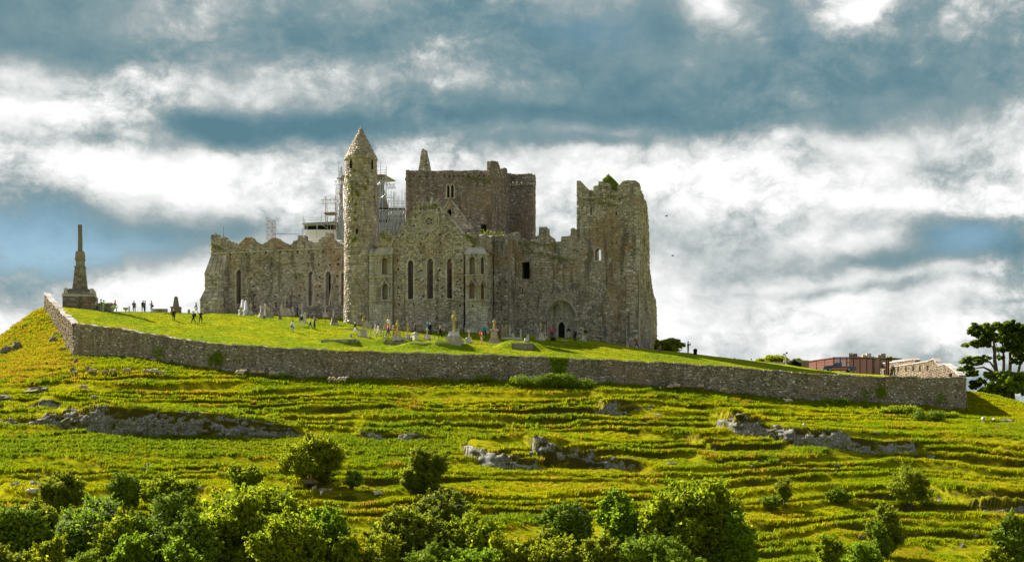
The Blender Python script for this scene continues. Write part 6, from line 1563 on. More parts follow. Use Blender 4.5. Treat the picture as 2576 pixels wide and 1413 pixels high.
for a in [(189, 947, 16, 'stand', 10, WOOLW, FACEW, 'smallest lamb at the head of the left flock by the white limestone'), (234.6, 948, 26, 'stand', -8, WOOL, FACE, 'big ewe second from left in the left flock'), (264, 947, 20, 'stand', 12, WOOLG, FACE, 'brownish lamb following the big ewe in the left flock'), (284, 947, 23, 'stand', -10, WOOL, FACE, 'lamb nose to tail behind the brownish lamb'),
          (319.6, 945, 26, 'stand', 5, WOOL, FACE, 'ewe standing apart with head up in the left flock'), (369, 946, 22, 'graze', 20, WOOL, FACE, 'sheep at the back of the trio under the left wall'), (388, 948, 27, 'stand', -5, WOOLW, FACE, 'largest pale sheep of the trio under the left wall'), (407, 947, 19, 'stand', 5, WOOL, FACEW, 'front sheep of the trio under the left wall'), (209.7, 986, 24, 'graze', 0, WOOL, FACEW, 'lone ewe grazing above the left rocks'),
          (612, 942.5, 22, 'stand', 0, WOOL, FACE, 'tan sheep behind the white one at the foot of the wall'), (604, 951, 28, 'stand', 5, WOOLW, FACEW, 'white sheep leading the five at the foot of the wall'), (638, 945, 20, 'stand', 0, WOOL, FACE, 'middle sheep of the five at the foot of the wall'), (657, 947, 22, 'stand', -10, WOOL, FACE, 'fourth sheep of the five at the foot of the wall'), (687, 952, 26, 'graze', -10, WOOL, FACEW, 'grazing sheep at the right of the five by the wall'),
          (835, 965.6, 24, 'graze', 10, WOOL, FACEW, 'smaller grazing sheep left of the big cream one'), (860.7, 967, 28, 'stand', 0, WOOLW, FACEW, 'big cream sheep standing under the middle of the wall'),
          (1661, 983, 14, 'stand', 80, WOOLW, FACE, 'small white lamb leftmost under the right wall'), (1685, 982, 19, 'graze', 170, WOOL, FACE, 'dark faced sheep next to the leftmost lamb under the right wall'), (1701, 982.6, 26, 'stand', 0, WOOL, FACE, 'big ewe close behind the dark faced sheep'), (1732, 981.5, 19, 'graze', 15, WOOLG, FACE, 'brown sheep grazing in the nettles under the right wall'), (1762, 983, 24, 'stand', -20, WOOL, FACE, 'sheep standing third along under the right wall nettles'),
          (1821.7, 990, 22, 'graze', 195, WOOL, FACEW, 'grazing sheep right of the low ledges'), (1842, 992, 18, 'graze', 170, WOOLG, FACEW, 'brownish sheep rightmost of the flock under the right wall'), (1983, 1013, 24, 'lie', 175, WOOLW, FACEW, 'white sheep lying in the grass above the right cliff'), (1656, 1050, 19, 'lie', 180, WOOLW, FACEW, 'sheep lying under the row of low ledges'),
          (2022, 1077, 14, 'graze', 75, WOOLW, FACEW, 'lone sheep seen from behind on the right cliff edge'), (2474, 1065, 22, 'stand', 60, WOOLW, FACEW, 'left of the pair of sheep beyond the wall end'), (2500, 1064, 17, 'graze', 100, WOOL, FACE, 'right of the pair of sheep beyond the wall end'),
          (80, 1243, 34, 'lie', 0, WOOLW, FACEW, 'white sheep lying by the lower left boulders'), (781, 1230, 40, 'stand', 180, WOOLG, FACE, 'biggest grey brown ram in the shade under the big hawthorn'), (791, 1238, 22, 'graze', 250, WOOL, FACEW, 'lamb in front of the ram under the big hawthorn'), (812, 1240, 28, 'lie', 0, WOOLG, FACE, 'brown sheep lying under the big hawthorn'), (809, 1250, 20, 'graze', 265, WOOLW, FACEW, 'pale sheep lowest of the group under the big hawthorn'), (827, 1241, 17, 'stand', 20, WOOL, FACEW, 'pale sheep at the right of the group under the big hawthorn'), (951, 1248, 27, 'lie', 180, WOOLW, FACEW, 'bright white sheep lying alone between the two hawthorns')]: sheep(*a)
# ================================================================== SCAFFOLDING round the covered chapel behind the choir
def S5(x, y): return (742.1 + x * .16023, 389.9 + y * .16023)
chp = empty('covered_chapel', (OX, OY, Z0), -PHI); tag(chp, 'steep chapel wrapped in white and grey sheeting behind the round tower', 'chapel')
scf = empty('scaffolding', (OX, OY, Z0), -PHI); tag(scf, 'galvanised tube scaffolding with lattice beams around the sheeted chapel', 'scaffolding')
VS = 25.0
def s5(x, y, v=VS): a, b = cpl(*S5(x, y), v); return (a, v, b)
def sheet(pts, v, mat, name, thick=.12):
    b = MB(); b.slab([cpl(*S5(x, y), v) for x, y in pts], v, v + thick); o = b.build(name, mat, chp); fix_normals(o.data); return o
sheet([(735, 315), (1410, 335), (1395, 520), (1470, 830), (1720, 860), (1730, 1330), (640, 1330), (690, 900), (700, 600)], VS + 3.2, M_GREYSHEET, 'grey_sheet')
b = MB(); q = [s5(640, 1320, VS + 7), s5(800, 1400, VS + 1.5), s5(790, 330, VS + 1.5), s5(700, 560, VS + 6)]; q2 = [(x + .1, y + .1, z) for x, y, z in q]
b.add(q + q2, [(0, 1, 2, 3), (7, 6, 5, 4), (0, 4, 5, 1), (1, 5, 6, 2), (2, 6, 7, 3), (3, 7, 4, 0)]); b.build('white_sheet', M_SHEET, chp)
sheet([(160, 1180), (655, 1172), (655, 1330), (160, 1330)], VS + .6, M_SHEET, 'white_sheet'); sheet([(250, 1310), (365, 1310), (365, 1400), (250, 1400)], VS - .3, M_SHEET, 'white_sheet')
sheet([(150, 1088), (655, 1086), (655, 1168), (150, 1168)], VS + 1.6, M_DARK, 'gap_shade_sheet')  # black sheet, shade of the gap under the deck painted on
b = MB(); a0 = s5(130, 1084); a1 = s5(660, 1080); b.box(((a0[0] + a1[0]) / 2, VS + 2, a0[2] - .1), (a1[0] - a0[0], 5, .22)); b.build('roof_deck', M_GREYSHEET, chp)
sheet([(1305, 825), (1725, 825), (1725, 862), (1305, 862)], VS + 1.2, M_DARK, 'gap_shade_sheet'); sheet([(1310, 1010), (1720, 1010), (1720, 1055), (1310, 1055)], VS + 1.2, M_DARK, 'gap_shade_sheet')  # two more black sheets painted as shaded gaps
b = MB(); b.box((s5(740, 330)[0] + 2.5, VS + 5, s5(740, 318)[2]), (9, 5, .2)); b.build('roof_deck', M_GREYSHEET, chp)
# chapel body under the sheeting
b = MB(); ax = s5(660, 1330); bx = s5(1720, 1330); b.box(((ax[0] + bx[0]) / 2, VS + 8, ax[2] - 9), (bx[0] - ax[0], 8, 12)); b.build('chapel_wall', M_STONE, chp)
POLE = MB(); POLE.tube((0, 0, 0), (0, 0, 1), .036, None, 6); POLE_ME = {}
def pole(p, q, mat=M_STEEL, name='pole'):
    if mat.name not in POLE_ME: POLE_ME[mat.name] = POLE.mesh('pole', mat)
    p, q = Vector(p), Vector(q); d = q - p; o = bpy.data.objects.new(name, POLE_ME[mat.name]); o.location = p; o.rotation_mode = 'QUATERNION'; o.rotation_quaternion = d.to_track_quat('Z', 'Y'); o.scale = (1.25, 1.25, d.length); link(o, scf)
def P2(x0, y0, x1, y1, v=VS, v2=None, mat=M_STEEL): pole(s5(x0, y0, v), s5(x1, y1, v2 or v), mat)
for x, y0, y1 in [(688, 90, 1380), (712, 195, 1380), (728, 165, 1380), (738, 190, 900), (750, 290, 1380), (672, 480, 1100), (655, 480, 1100), (640, 510, 1100), (630, 630, 1060), (700, 250, 1300), (770, 320, 1390),
                  (1290, 230, 1230), (1345, 105, 720), (1437, 170, 650), (1415, 250, 720), (1375, 340, 1230), (1320, 340, 1230), (1510, 560, 1200), (1550, 575, 1200), (1558, 572, 900), (1585, 580, 1200), (1610, 650, 1200), (1630, 630, 1220), (1680, 562, 1200), (1728, 580, 1150), (1700, 700, 1150), (1470, 700, 1210), (1430, 590, 830),
                  (475, 645, 1075), (487, 645, 1075), (505, 760, 1075), (420, 895, 940), (410, 950, 1075), (130, 955, 1240), (145, 1000, 1240), (112, 1120, 1250), (175, 1090, 1180), (195, 1090, 1180), (340, 1080, 1300), (352, 1080, 1180), (512, 965, 1200), (560, 980, 1200), (600, 1000, 1300), (626, 1000, 1310), (650, 800, 1300)]:
    P2(x, y0, x + random.uniform(-3, 3), y1, VS - random.uniform(0, 1.6), mat=M_STEEL if random.random() < .85 else M_PAINTR)
for y, x0, x1 in [(235, 735, 790), (268, 735, 790), (305, 680, 790), (235, 1283, 1437), (272, 1283, 1437), (303, 1283, 1437), (348, 1285, 1450), (668, 1300, 1560), (715, 1460, 1735), (738, 1460, 1735), (762, 1500, 1735), (805, 1460, 1735), (858, 1305, 1735), (1072, 1305, 1720), (1100, 1305, 1715), (690, 640, 780), (770, 600, 790), (880, 640, 790), (820, 505, 640), (845, 505, 640), (880, 450, 640), (975, 130, 480), (1015, 130, 480), (945, 410, 660), (1080, 130, 790), (1170, 130, 660), (600, 650, 790), (520, 650, 790), (1200, 640, 790), (1290, 640, 790), (1150, 1310, 1690), (1195, 1310, 1650)]:
    P2(x0, y, x1, y + random.uniform(-3, 3), VS - random.uniform(.2, 1.4))
for i in range(16):
    x = 1312 + 26 * i; P2(x + random.uniform(20, 60), 860 + random.uniform(-10, 60), x - random.uniform(-5, 40), 1225 - max(0, i - 9) * 22, VS - .6, VS - 2.2)
for i in range(12): P2(1330 + i * 32, 1180 - i * 5, 1380 + i * 30, 1070 - random.uniform(0, 150), VS - random.uniform(.3, 1.5))
for i in range(11): P2(700 + i * 9 + random.uniform(-8, 8), 560 + i * 40, 660 + i * 10 + random.uniform(-8, 8), min(1390, 900 + i * 60), VS - .5, VS - 2)
for i in range(8): P2(640 + i * 20, 1090 + random.uniform(-10, 30), 690 + i * 14, 1370, VS - .5, VS - 1.8)
for x0, y0, x1, y1 in [(412, 1085, 505, 1145), (640, 940, 600, 1060), (690, 930, 640, 1080), (1405, 580, 1475, 830), (1375, 540, 1305, 830), (1345, 680, 1430, 600), (690, 600, 780, 420), (650, 720, 700, 660), (1300, 460, 1400, 350)]: P2(x0, y0, x1, y1, VS - 1)
def lattice(x0, x1, y0, y1, n, v=VS - 1.8):
    b = MB(); A, B = s5(x0, y1, v), s5(x1, y0, v); h0, h1 = A[2], B[2]
    for z in (h0, h1): b.tube((A[0], v, z), (B[0], v, z), .045, None, 5)
    for i in range(n):
        a = A[0] + (B[0] - A[0]) * i / n; c = A[0] + (B[0] - A[0]) * (i + 1) / n; m = (a + c) / 2
        b.tube((a, v, h0), (m, v, h1), .032, None, 5); b.tube((m, v, h1), (c, v, h0), .032, None, 5); b.tube((a, v + .3, h1), (m, v + .3, h0), .032, None, 5); b.tube((m, v + .3, h0), (c, v + .3, h1), .032, None, 5)
    b.build('lattice_beam', M_STEEL, scf)
for a in [(615, 790, 400, 475, 3), (410, 640, 690, 765, 4), (1283, 1490, 395, 465, 4), (1430, 1580, 452, 526, 3), (1460, 1740, 870, 940, 6), (1540, 1735, 980, 1050, 5), (690, 790, 530, 600, 2)]: lattice(*a)
b = MB(); A, B = s5(505, 935), s5(660, 932); b.box(((A[0] + B[0]) / 2, VS - .6, A[2] - .1), (B[0] - A[0], 1.6, .25)); b.build('board_platform', M_PLANKS, scf)
b = MB(); A, B = s5(1285, 340), s5(1420, 340); b.box(((A[0] + B[0]) / 2, VS - .6, A[2] - .2), (B[0] - A[0], 1.6, .3)); b.build('board_platform', M_PLANKS, scf)
# white sloping struts behind the right choir windows
for k, q in enumerate(LC[1:3]):
    b = MB(); b.slab(rect(q[0] - 1.2, q[0] + 2.2, q[2] - 1, q[4] + 1), -5.2, -5.1, fr=front(V_CHOIR)); b.build('choir_shade_panel', M_DARK, scf)  # black panel added behind the windows, paints the choir's inner shade
    for i in range(5):
        a = q[0] + .42 * i - .5; b = MB(); zt_, zb2 = q[4] + .4, q[2] - .5
        b.slab([(a - .15, zb2), (a - .02, zb2), (a + .85, zt_), (a + .72, zt_)], -1.55 - .12 * i, -1.48 - .12 * i, fr=front(V_CHOIR)); b.build('white_board', M_SHEET, scf)
# two lattice masts behind the choir parapet
for (x0, x1, ya, yb, lb, top_red) in [(427, 446, 624, 800, 'taller lattice mast rising behind the choir parapet', 0), (461, 480, 643, 800, 'shorter lattice mast with a red top behind the choir parapet', 1)]:
    A, B = cpl(*C1(x0, yb), 16), cpl(*C1(x1, ya), 16); x, y = cw((A[0] + B[0]) / 2, 16); g = empty('lattice_mast', (x, y, Z0 + A[1] - 3), -PHI); w = (B[0] - A[0]) / 2; h = B[1] - A[1] + 3
    for sx in (-1, 1):
        for sy in (-1, 1): b = MB(); b.tube((sx * w, sy * w, 0), (sx * w, sy * w, h), .04, None, 5); b.build('leg', M_PAINTR if top_red else M_STEEL, g)
    n = int(h / .55)
    for i in range(n):
        b = MB()
        z0_, z1_ = h * i / n, h * (i + 1) / n; s = 1 if i % 2 else -1
        for sy in (-1, 1): b.tube((-w * s, sy * w, z0_), (w * s, sy * w, z1_), .028, None, 4); b.tube((-w, sy * w, z1_), (w, sy * w, z1_), .022, None, 4)
        b.tube((-w, -w, z1_), (-w, w, z1_), .022, None, 4); b.build('bracing', M_STEEL, g)
    tag(g, lb, 'mast', 'lattice masts behind the choir')
b = MB(); A = cpl(*C1(480, 728), 15); B = cpl(*C1(660, 733), 15)
x, y = cw(A[0], 15); g = empty('hoist_cable', (x, y, Z0 + A[1]), -PHI); b.tube((0, 0, 0), (B[0] - A[0], 0, B[1] - A[1]), .03, None, 5); b.build('cable', M_IRON, g); tag(g, 'dark cable strung from the lattice mast to the scaffolding', 'cable')
A = cpl(*C1(152, 760), V_CHOIR + 2); B = cpl(*C1(152, 690), V_CHOIR + 2); x, y = cw(A[0], V_CHOIR + 2); g = empty('lightning_rod', (x, y, Z0 + A[1] - .5)); b = MB(); b.tube((0, 0, 0), (0, 0, B[1] - A[1] + .5), .045, .02, 6); b.ball((0, 0, B[1] - A[1] + .5), .08, 6, 4); b.build('rod', M_IRON, g); tag(g, 'thin rod standing on the left end of the choir parapet', 'rod')

# ================================================================== BUILDINGS ON THE RIGHT
def plane_px(px, py, A, e):
    a = (px - CX) / F; n = (e[1], -e[0]); s = (A[0] * n[0] + A[1] * n[1]) / (a * n[0] + n[1]); x, y = s * a, s
    return ((x - A[0]) * e[0] + (y - A[1]) * e[1], (HY - py) * s / F)
def unit(A, B): d = math.hypot(B[0] - A[0], B[1] - A[1]); return ((B[0] - A[0]) / d, (B[1] - A[1]) / d)
def C8(x, y): return (2138.3 + x * .12207, 867.9 + y * .12207)
def C7(x, y): return (1899.3 + x * .11718, 867.9 + y * .11718)
A, B = P3(2214, 930, 262), P3(2425, 930, 222); e = unit(A, B); nrm = (e[1], -e[0])
hall = empty('stone_hall', (A[0], A[1], 0)); tag(hall, 'sunlit rubble stone hall with slit windows and stepped roof line at the right end', 'building')
fr = plane_frame((0, 0, 0), e, nrm)
pp = lambda pts: [plane_px(*C8(x, y), A, e) for x, y in pts]
o = pp([(835, 760), (835, 462), (1290, 392), (1600, 345), (1700, 318), (1735, 296), (1770, 330), (1800, 385), (1822, 440), (1850, 428), (1960, 402), (2000, 410), (2110, 500), (2260, 640), (2300, 760)])
wins = [rect(plane_px(*C8(x0, y1), A, e)[0], plane_px(*C8(x1, y1), A, e)[0], plane_px(*C8((x0 + x1) / 2, y1), A, e)[1], plane_px(*C8((x0 + x1) / 2, y0), A, e)[1]) for x0, x1, y0, y1 in [(978, 1012, 456, 555), (1140, 1170, 436, 547), (1288, 1322, 416, 534), (1428, 1462, 402, 541), (1582, 1620, 408, 532), (840, 873, 476, 600), (2040, 2108, 565, 680)]]
hw_ = wall_part('front_wall', hall, fr, o, wins, [], .7, .22, .36, .06, M_WARM, ind=60)
for q in wins: b = MB(); b.slab([(x, y) for x, y in q], -.69, -.6, fr=fr); b.build('window', M_DARK, hw_)
tp = pp([(835, 455), (1290, 386), (1600, 338), (1735, 288), (1822, 432), (1960, 394), (2110, 494), (2262, 634)])
for i in range(len(tp) - 1):
    p, q = tp[i], tp[i + 1]; L = math.hypot(q[0] - p[0], q[1] - p[1]); n = max(2, int(L / .8))
    for k in range(n):
        t0, t1 = k / n, (k + .95) / n; a0 = (p[0] + (q[0] - p[0]) * t0, p[1] + (q[1] - p[1]) * t0); a1 = (p[0] + (q[0] - p[0]) * t1, p[1] + (q[1] - p[1]) * t1)
        b = MB(); h = .16 + random.uniform(-.03, .05); b.slab([a0, a1, (a1[0], a1[1] + h), (a0[0], a0[1] + h)], -.85, .12, fr=fr); b.build('coping_stone', M_COPING, hw_)
A2 = (A[0] - nrm[0] * 4, A[1] - nrm[1] * 4); fr2 = plane_frame((A2[0] - A[0], A2[1] - A[1], 0), e, nrm)
o = [plane_px(*C8(x, y), A2, e) for x, y in [(618, 700), (618, 390), (880, 355), (1290, 303), (1318, 296), (1350, 322), (1350, 700)]]
rear = wall_part('rear_wall', hall, fr2, o, [], [], .7, .22, .36, .06, M_WARM, ind=20)
b = MB(); q = [plane_px(*C8(x, y), A2, e) for x, y in [(618, 388), (1290, 301), (1318, 292), (1352, 320)]]
for i in range(3): b.slab([q[i], q[i + 1], (q[i + 1][0], q[i + 1][1] + .2), (q[i][0], q[i][1] + .2)], -.8, .12, fr=fr2)
b.build('roof_edge', M_COPING, rear)
o = pp([(628, 760), (628, 490), (835, 458), (835, 760)]); wall_part('link_wall', hall, fr, o, [rect(plane_px(*C8(700, 600), A, e)[0], plane_px(*C8(735, 600), A, e)[0], plane_px(*C8(718, 640), A, e)[1], plane_px(*C8(718, 492), A, e)[1])], [], .7, .22, .36, .06, M_WARM, ind=10)
# timber fence: posts and slats
def slat_fence(name, label, A, B, tl, tr_, bl, br, npan, nsl, mat, gap=.35, thick=.04, skip=None):
    e = unit(A, B); g = empty(name, (A[0], A[1], 0)); tag(g, label, 'fence', 'timber screens by the visitor entrance'); fr = plane_frame((0, 0, 0), e, (e[1], -e[0]))
    q = [plane_px(*p, A, e) for p in (tl, tr_, bl, br)]; L = q[1][0]; a0 = q[0][0]
    zt = lambda a: q[0][1] + (q[1][1] - q[0][1]) * (a - a0) / (L - a0); zb = lambda a: min(q[2][1], q[3][1]) - .8
    for i in range(npan + 1):
        a = a0 + (L - a0) * i / npan; b = MB(); b.slab(rect(a - .06, a + .06, zb(a), zt(a) + .04), -.02, .10, fr=fr); b.build('post', mat, g)
    for i in range(npan):
        x0, x1 = a0 + (L - a0) * i / npan + .065, a0 + (L - a0) * (i + 1) / npan - .065
        for k in range(nsl):
            if skip and random.random() < skip(i, k): continue
            t0, t1 = k / nsl, (k + 1 - gap) / nsl
            l0 = q[2][1] + (q[3][1] - q[2][1]) * (x0 - a0) / (L - a0) - .3; l1 = q[2][1] + (q[3][1] - q[2][1]) * (x1 - a0) / (L - a0) - .3
            b = MB(); j = random.uniform(-.01, .01); b.slab([(x0, l0 + (zt(x0) - l0) * t0 + j), (x1, l1 + (zt(x1) - l1) * t0 + j), (x1, l1 + (zt(x1) - l1) * t1 + j), (x0, l0 + (zt(x0) - l0) * t1 + j)], 0, thick, fr=fr); b.build('slat', mat, g)
    b = MB(); b.slab([(a0 - .1, zt(a0)), (L + .1, zt(L)), (L + .1, zt(L) + .14), (a0 - .1, zt(a0) + .14)], -.12, .16, fr=fr); b.build('top_rail', mat, g); return g
FA, FB, FC = P3(C7(1155, 500)[0], 925, 285), P3(C7(1690, 500)[0], 925, 268), P3(C7(2540, 500)[0], 925, 258)
slat_fence('timber_screen', 'reddish orange slatted timber screen left of the pickup', FA, FB, C7(1155, 350), C7(1690, 277), C7(1155, 500), C7(1690, 545), 3, 15, M_TIMBER_LIT, .08)
slat_fence('timber_screen', 'dark brown slatted timber screen behind the pickup', FB, FC, C7(1695, 265), C7(2545, 268), C7(1695, 550), C7(2545, 600), 6, 15, M_TIMBER, .14, .04, lambda i, k: .12 if k in (0, 1, 5) else .01)
FD = P3(C8(618, 500)[0], 925, 256.5)
slat_fence('timber_screen', 'short open slatted timber screen beside the portico', FC, FD, C8(462, 268), C8(618, 272), C8(462, 590), C8(618, 600), 1, 13, M_TIMBER, .5)
e = unit(FC, FD); g = empty('timber_portico', (FD[0], FD[1], 0)); tag(g, 'dark timber portico frame between screen and stone hall', 'portico'); fr = plane_frame((0, 0, 0), e, (e[1], -e[0]))
for x0, x1 in ((736, 756), (772, 796)):
    p, q = plane_px(*C8(x0, 640), FD, e), plane_px(*C8(x1, 300), FD, e); b = MB(); b.slab(rect(p[0], q[0], p[1] - .5, q[1]), -.15, .1, fr=fr); b.build('post', M_TIMBER, g)
p, q = plane_px(*C8(622, 302), FD, e), plane_px(*C8(796, 266), FD, e); b = MB(); b.slab(rect(p[0], q[0], p[1], q[1]), -.2, .14, fr=fr); b.build('beam', M_TIMBER, g)
b = MB(); b.slab(rect(p[0], q[0], q[1], q[1] + .12), -2.6, .2, fr=fr); b.build('roof_board', M_TIMBER, g)
# battlemented stone house behind the screens
YH = 275.0; x0, _, zt = P3(C7(2020, 262)[0], C7(0, 268)[1], YH); x1 = P3(C8(745, 0)[0], 900, YH)[0]
g = empty('battlemented_house', ((x0 + x1) / 2, YH, zt - 5)); tag(g, 'grey stone house with battlement blocks showing above the dark screen', 'building')
b = MB(); b.box((0, 3, 0), (x1 - x0, 6, 5.1)); b.build('wall', M_STONE, g)
for fn, xa, xb, ya, yb, m in [(C7, 2105, 2200, 175, 262, M_MONU), (C7, 2200, 2262, 238, 262, M_STONE), (C7, 2315, 2398, 205, 262, M_GRAVEY), (C7, 2402, 2496, 170, 262, M_STONE), (C7, 2496, 2560, 240, 262, M_STONE), (C8, 578, 640, 195, 258, M_STONE), (C8, 640, 738, 166, 258, M_MONU)]:
    p, q = P3(*fn(xa, yb), YH), P3(*fn(xb, ya), YH); b = MB(); b.box(((p[0] + q[0]) / 2 - (x0 + x1) / 2, .5, p[2] - zt + 5 - .1), (q[0] - p[0], .9, q[2] - p[2] + .1), top=.97, jit=.02); b.build('merlon', m, g)
for xa in (2043, 2082):
    p = P3(*C7(xa, 255), YH); b = MB(); b.lathe([(.16, -.2), (.2, .2), (.13, .45), (.15, .6), (.03, .85)], 7, (p[0] - (x0 + x1) / 2, .3, p[2] - zt + 5)); b.build('finial', M_MONU, g)
# low stone walls and the kiosk
def low_wall(pxa, pxb, ya, yb, Y, h, label, drop=2.0):
    p, q = P3(pxa, ya, Y), P3(pxb, yb, Y); g = empty('garden_wall', (p[0], Y, p[2])); tag(g, label, 'wall'); L = q[0] - p[0]
    fr = plane_frame((0, 0, 0), (1, 0), (0, -1)); w = wall_part('wall_core', g, fr, [(0, -drop), (L, -drop), (L, q[2] - p[2] - .25), (0, -.25)], [], [], .5, .2, .35, .06, M_WALL, ind=16)
    n = int(L / .9)
    for i in range(n):
        a = L * i / n; z = (q[2] - p[2]) * i / n; b = MB(); b.box((a + L / n / 2, .25, z - .26), (L / n - .03, .75, .3 + random.uniform(-.03, .03)), jit=.02, topy=.75); b.build('coping_stone', M_COPING, g)
low_wall(C7(-20, 0)[0], C7(625, 0)[0], C7(0, 352)[1], C7(0, 358)[1], 276, 1.2, 'low dark garden wall with pale coping left of the kiosk')
low_wall(C7(622, 0)[0], C7(1160, 0)[0], C7(0, 322)[1], C7(0, 326)[1], 280, 1.2, 'higher dark garden wall with pale coping behind the kiosk', 3)
p = P3(*C7(850, 470), 270); g = empty('ticket_kiosk', (p[0], 270, p[2] - .5)); s = 270 / F * .11718; tag(g, 'small black timber kiosk with a gabled roof and pale notice board', 'kiosk')
b = MB(); b.box((4 * s, 1, 0), (270 * s, 2, 62 * s + .5)); b.build('wall', M_DARK, g)
b = MB(); zq = .5 + 55 * s; b.slab([(-175 * s, zq), (-165 * s, zq + 22 * s), (0, zq + 102 * s), (140 * s, zq + 22 * s), (152 * s, zq), (0, zq + 78 * s)], -.4, 2.4); b.build('roof', plain('black_roof', (.02, .025, .03), .6), g)
b = MB(); b.slab([(-130 * s, zq), (0, zq + 74 * s), (130 * s, zq)], .05, 1.9); b.build('gable', M_DARK, g)
b = MB(); b.box((-40 * s, -.08, .5 - 5 * s), (84 * s, .08, 40 * s)); f_ = b.build('notice_board', M_PLANKS, g); b = MB(); b.box((-40 * s, -.14, .5), (56 * s, .06, 28 * s)); b.build('sheet', plain('notice_paper', (.55, .50, .33), .8), f_)
b = MB(); b.box((-168 * s, .2, .3), (46 * s, .3, 30 * s)); b.build('parcel_shelf', M_PLANKS, g)
p = P3(*C7(661, 470), 268); s = 268 / F * .11718; g = empty('floodlight_post', (p[0], 268, p[2] - .6)); h = .6 + 270 * s; tag(g, 'pale floodlight post with two dark lamps beside the kiosk', 'lamp post')
b = MB(); b.tube((0, 0, 0), (0, 0, h), .085, .06, 8); b.build('post', M_STEEL, g)
b = MB(); b.tube((-.28 * 1, 0, h + .05), (0, 0, h - .1), .035); b.tube((0, 0, h - .1), (.12, 0, h + .2), .035); b.build('bracket', M_IRON, g)
for dx, dz, tl in ((-.30, .02, -.5), (.13, .28, .3)):
    b = MB(); b.box((dx, -.05, h + dz - .08), (.34, .3, .2), top=.7, jit=.01); b.build('floodlight', M_IRON, g)
# ------------------------------------------------------------------ pickup truck
p = P3(C7(1818, 0)[0], C7(0, 566)[1], 257.5); s = 257.5 / F * .11718; zg = on_z(p[0], p[1] + .3)
tk = empty('pickup_truck', (p[0], 257.5, max(zg, p[2] - .25) + .22), math.radians(-4)); tag(tk, 'dark blue pickup truck with an orange side stripe parked by the timber screen', 'truck')
M_BLUE = plain('blue_paint', (.02, .055, .16), .3); M_BLUE.node_tree.nodes['Principled BSDF'].inputs['Coat Weight'].default_value = .6
M_ORANGE = plain('orange_stripe', (.85, .13, .015), .5); M_GLASS = plain('car_glass', (.05, .09, .10), .08); M_TYRE = plain('tyre', (.02, .02, .02), .9); M_CHROME = plain('chrome', (.25, .26, .27), .35, .8); M_LAMPG = plain('headlamp', (.75, .78, .78), .15)
zc = lambda y: (566 - y) * s; xc = lambda x: (x - 1818) * s
W2 = .88
body = MB()
prof = [(1458, 520), (1462, 475), (1478, 455), (1520, 442), (1640, 432), (1650, 428), (1845, 440), (1850, 458), (2152, 464), (2158, 545), (2060, 552), (2050, 520), (1990, 505), (1955, 528), (1945, 552), (1650, 545), (1635, 515), (1585, 500), (1560, 525)]
body.slab([(xc(x), zc(y)) for x, y in prof], -W2, W2); bo = body.build('body', M_BLUE, tk); fix_normals(bo.data)
cab = MB(); cp_ = [(1640, 434), (1715, 382), (1740, 374), (1830, 374), (1848, 384), (1852, 445), (1645, 440)]
n = len(cp_); vs = [(xc(x), -W2 * (.98 if y > 420 else .80), zc(y)) for x, y in cp_] + [(xc(x), W2 * (.98 if y > 420 else .80), zc(y)) for x, y in cp_]
cab.add(vs, [tuple(range(n)), tuple(range(2 * n - 1, n - 1, -1))] + [(i, (i + 1) % n, n + (i + 1) % n, n + i) for i in range(n)]); co = cab.build('cab', M_BLUE, tk); fix_normals(co.data)
def side_panel(pts, mat, name, parent, off=.012):
    b = MB()
    for sgn in (-1, 1):
        q = [(xc(x), sgn * (W2 * (.98 if y > 420 else .98 - .18 * (420 - y) / 46) + off), zc(y)) for x, y in pts]; k = len(b.v)
        b.add(q, [tuple(range(len(q)))])
    return b.build(name, mat, parent)
side_panel([(1702, 438), (1732, 398), (1836, 398), (1842, 440)], M_GLASS, 'side_window', co)
b = MB(); q = [(xc(1652) - .03, -W2 * .84, zc(430)), (xc(1652) - .03, W2 * .84, zc(430)), (xc(1718) - .03, W2 * .70, zc(384)), (xc(1718) - .03, -W2 * .70, zc(384))]; b.add(q, [(0, 1, 2, 3)]); b.build('windscreen', M_GLASS, co)
for xa, xb in ((1640, 1840), (1846, 1965)):
    b = MB()
    for sg in (-1, 1): b.box(((xc(xa) + xc(xb)) / 2, sg * (W2 + .006), zc(519)), (xc(xb) - xc(xa), .02, 26 * s))
    b.build('orange_stripe', M_ORANGE, bo)
b = MB(); b.box(((xc(1862) + xc(2140)) / 2, 0, zc(470)), (xc(2140) - xc(1862), 1.5, .06)); b.build('load_bed', M_DARK, tk)
for sg in (-1, 1): b = MB(); b.box((xc(1503), sg * .68, zc(482)), (.16, .32, .18), top=.9); b.build('headlight', M_LAMPG, bo)
b = MB(); b.box((xc(1470), 0, zc(522)), (.34, 1.78, .22), top=.95); b.build('front_bumper', M_CHROME, bo)
b = MB(); b.box((xc(1462), 0, zc(490)), (.05, .85, .16)); b.build('grille', M_CHROME, bo)
b = MB(); b.box((xc(1838), -.78, zc(380)), (.05, .05, .2)); b.build('roof_bar', M_IRON, co)
for sg in (-1, 1): b = MB(); b.box((xc(1708), sg * (W2 + .10), zc(430)), (.10, .18, .14)); b.build('mirror', M_DARK, co)
for x in (1605, 2003):
    for sg in (-1, 1):
        b = MB(); b.tube((xc(x), sg * W2 * .78, .34), (xc(x), sg * W2 * 1.0, .34), .35, None, 18); w = b.build('wheel', M_TYRE, tk); b = MB(); b.tube((xc(x), sg * W2 * 1.0, .34), (xc(x), sg * (W2 * 1.0 + .015), .34), .20, None, 12); b.build('rim', M_CHROME, w)
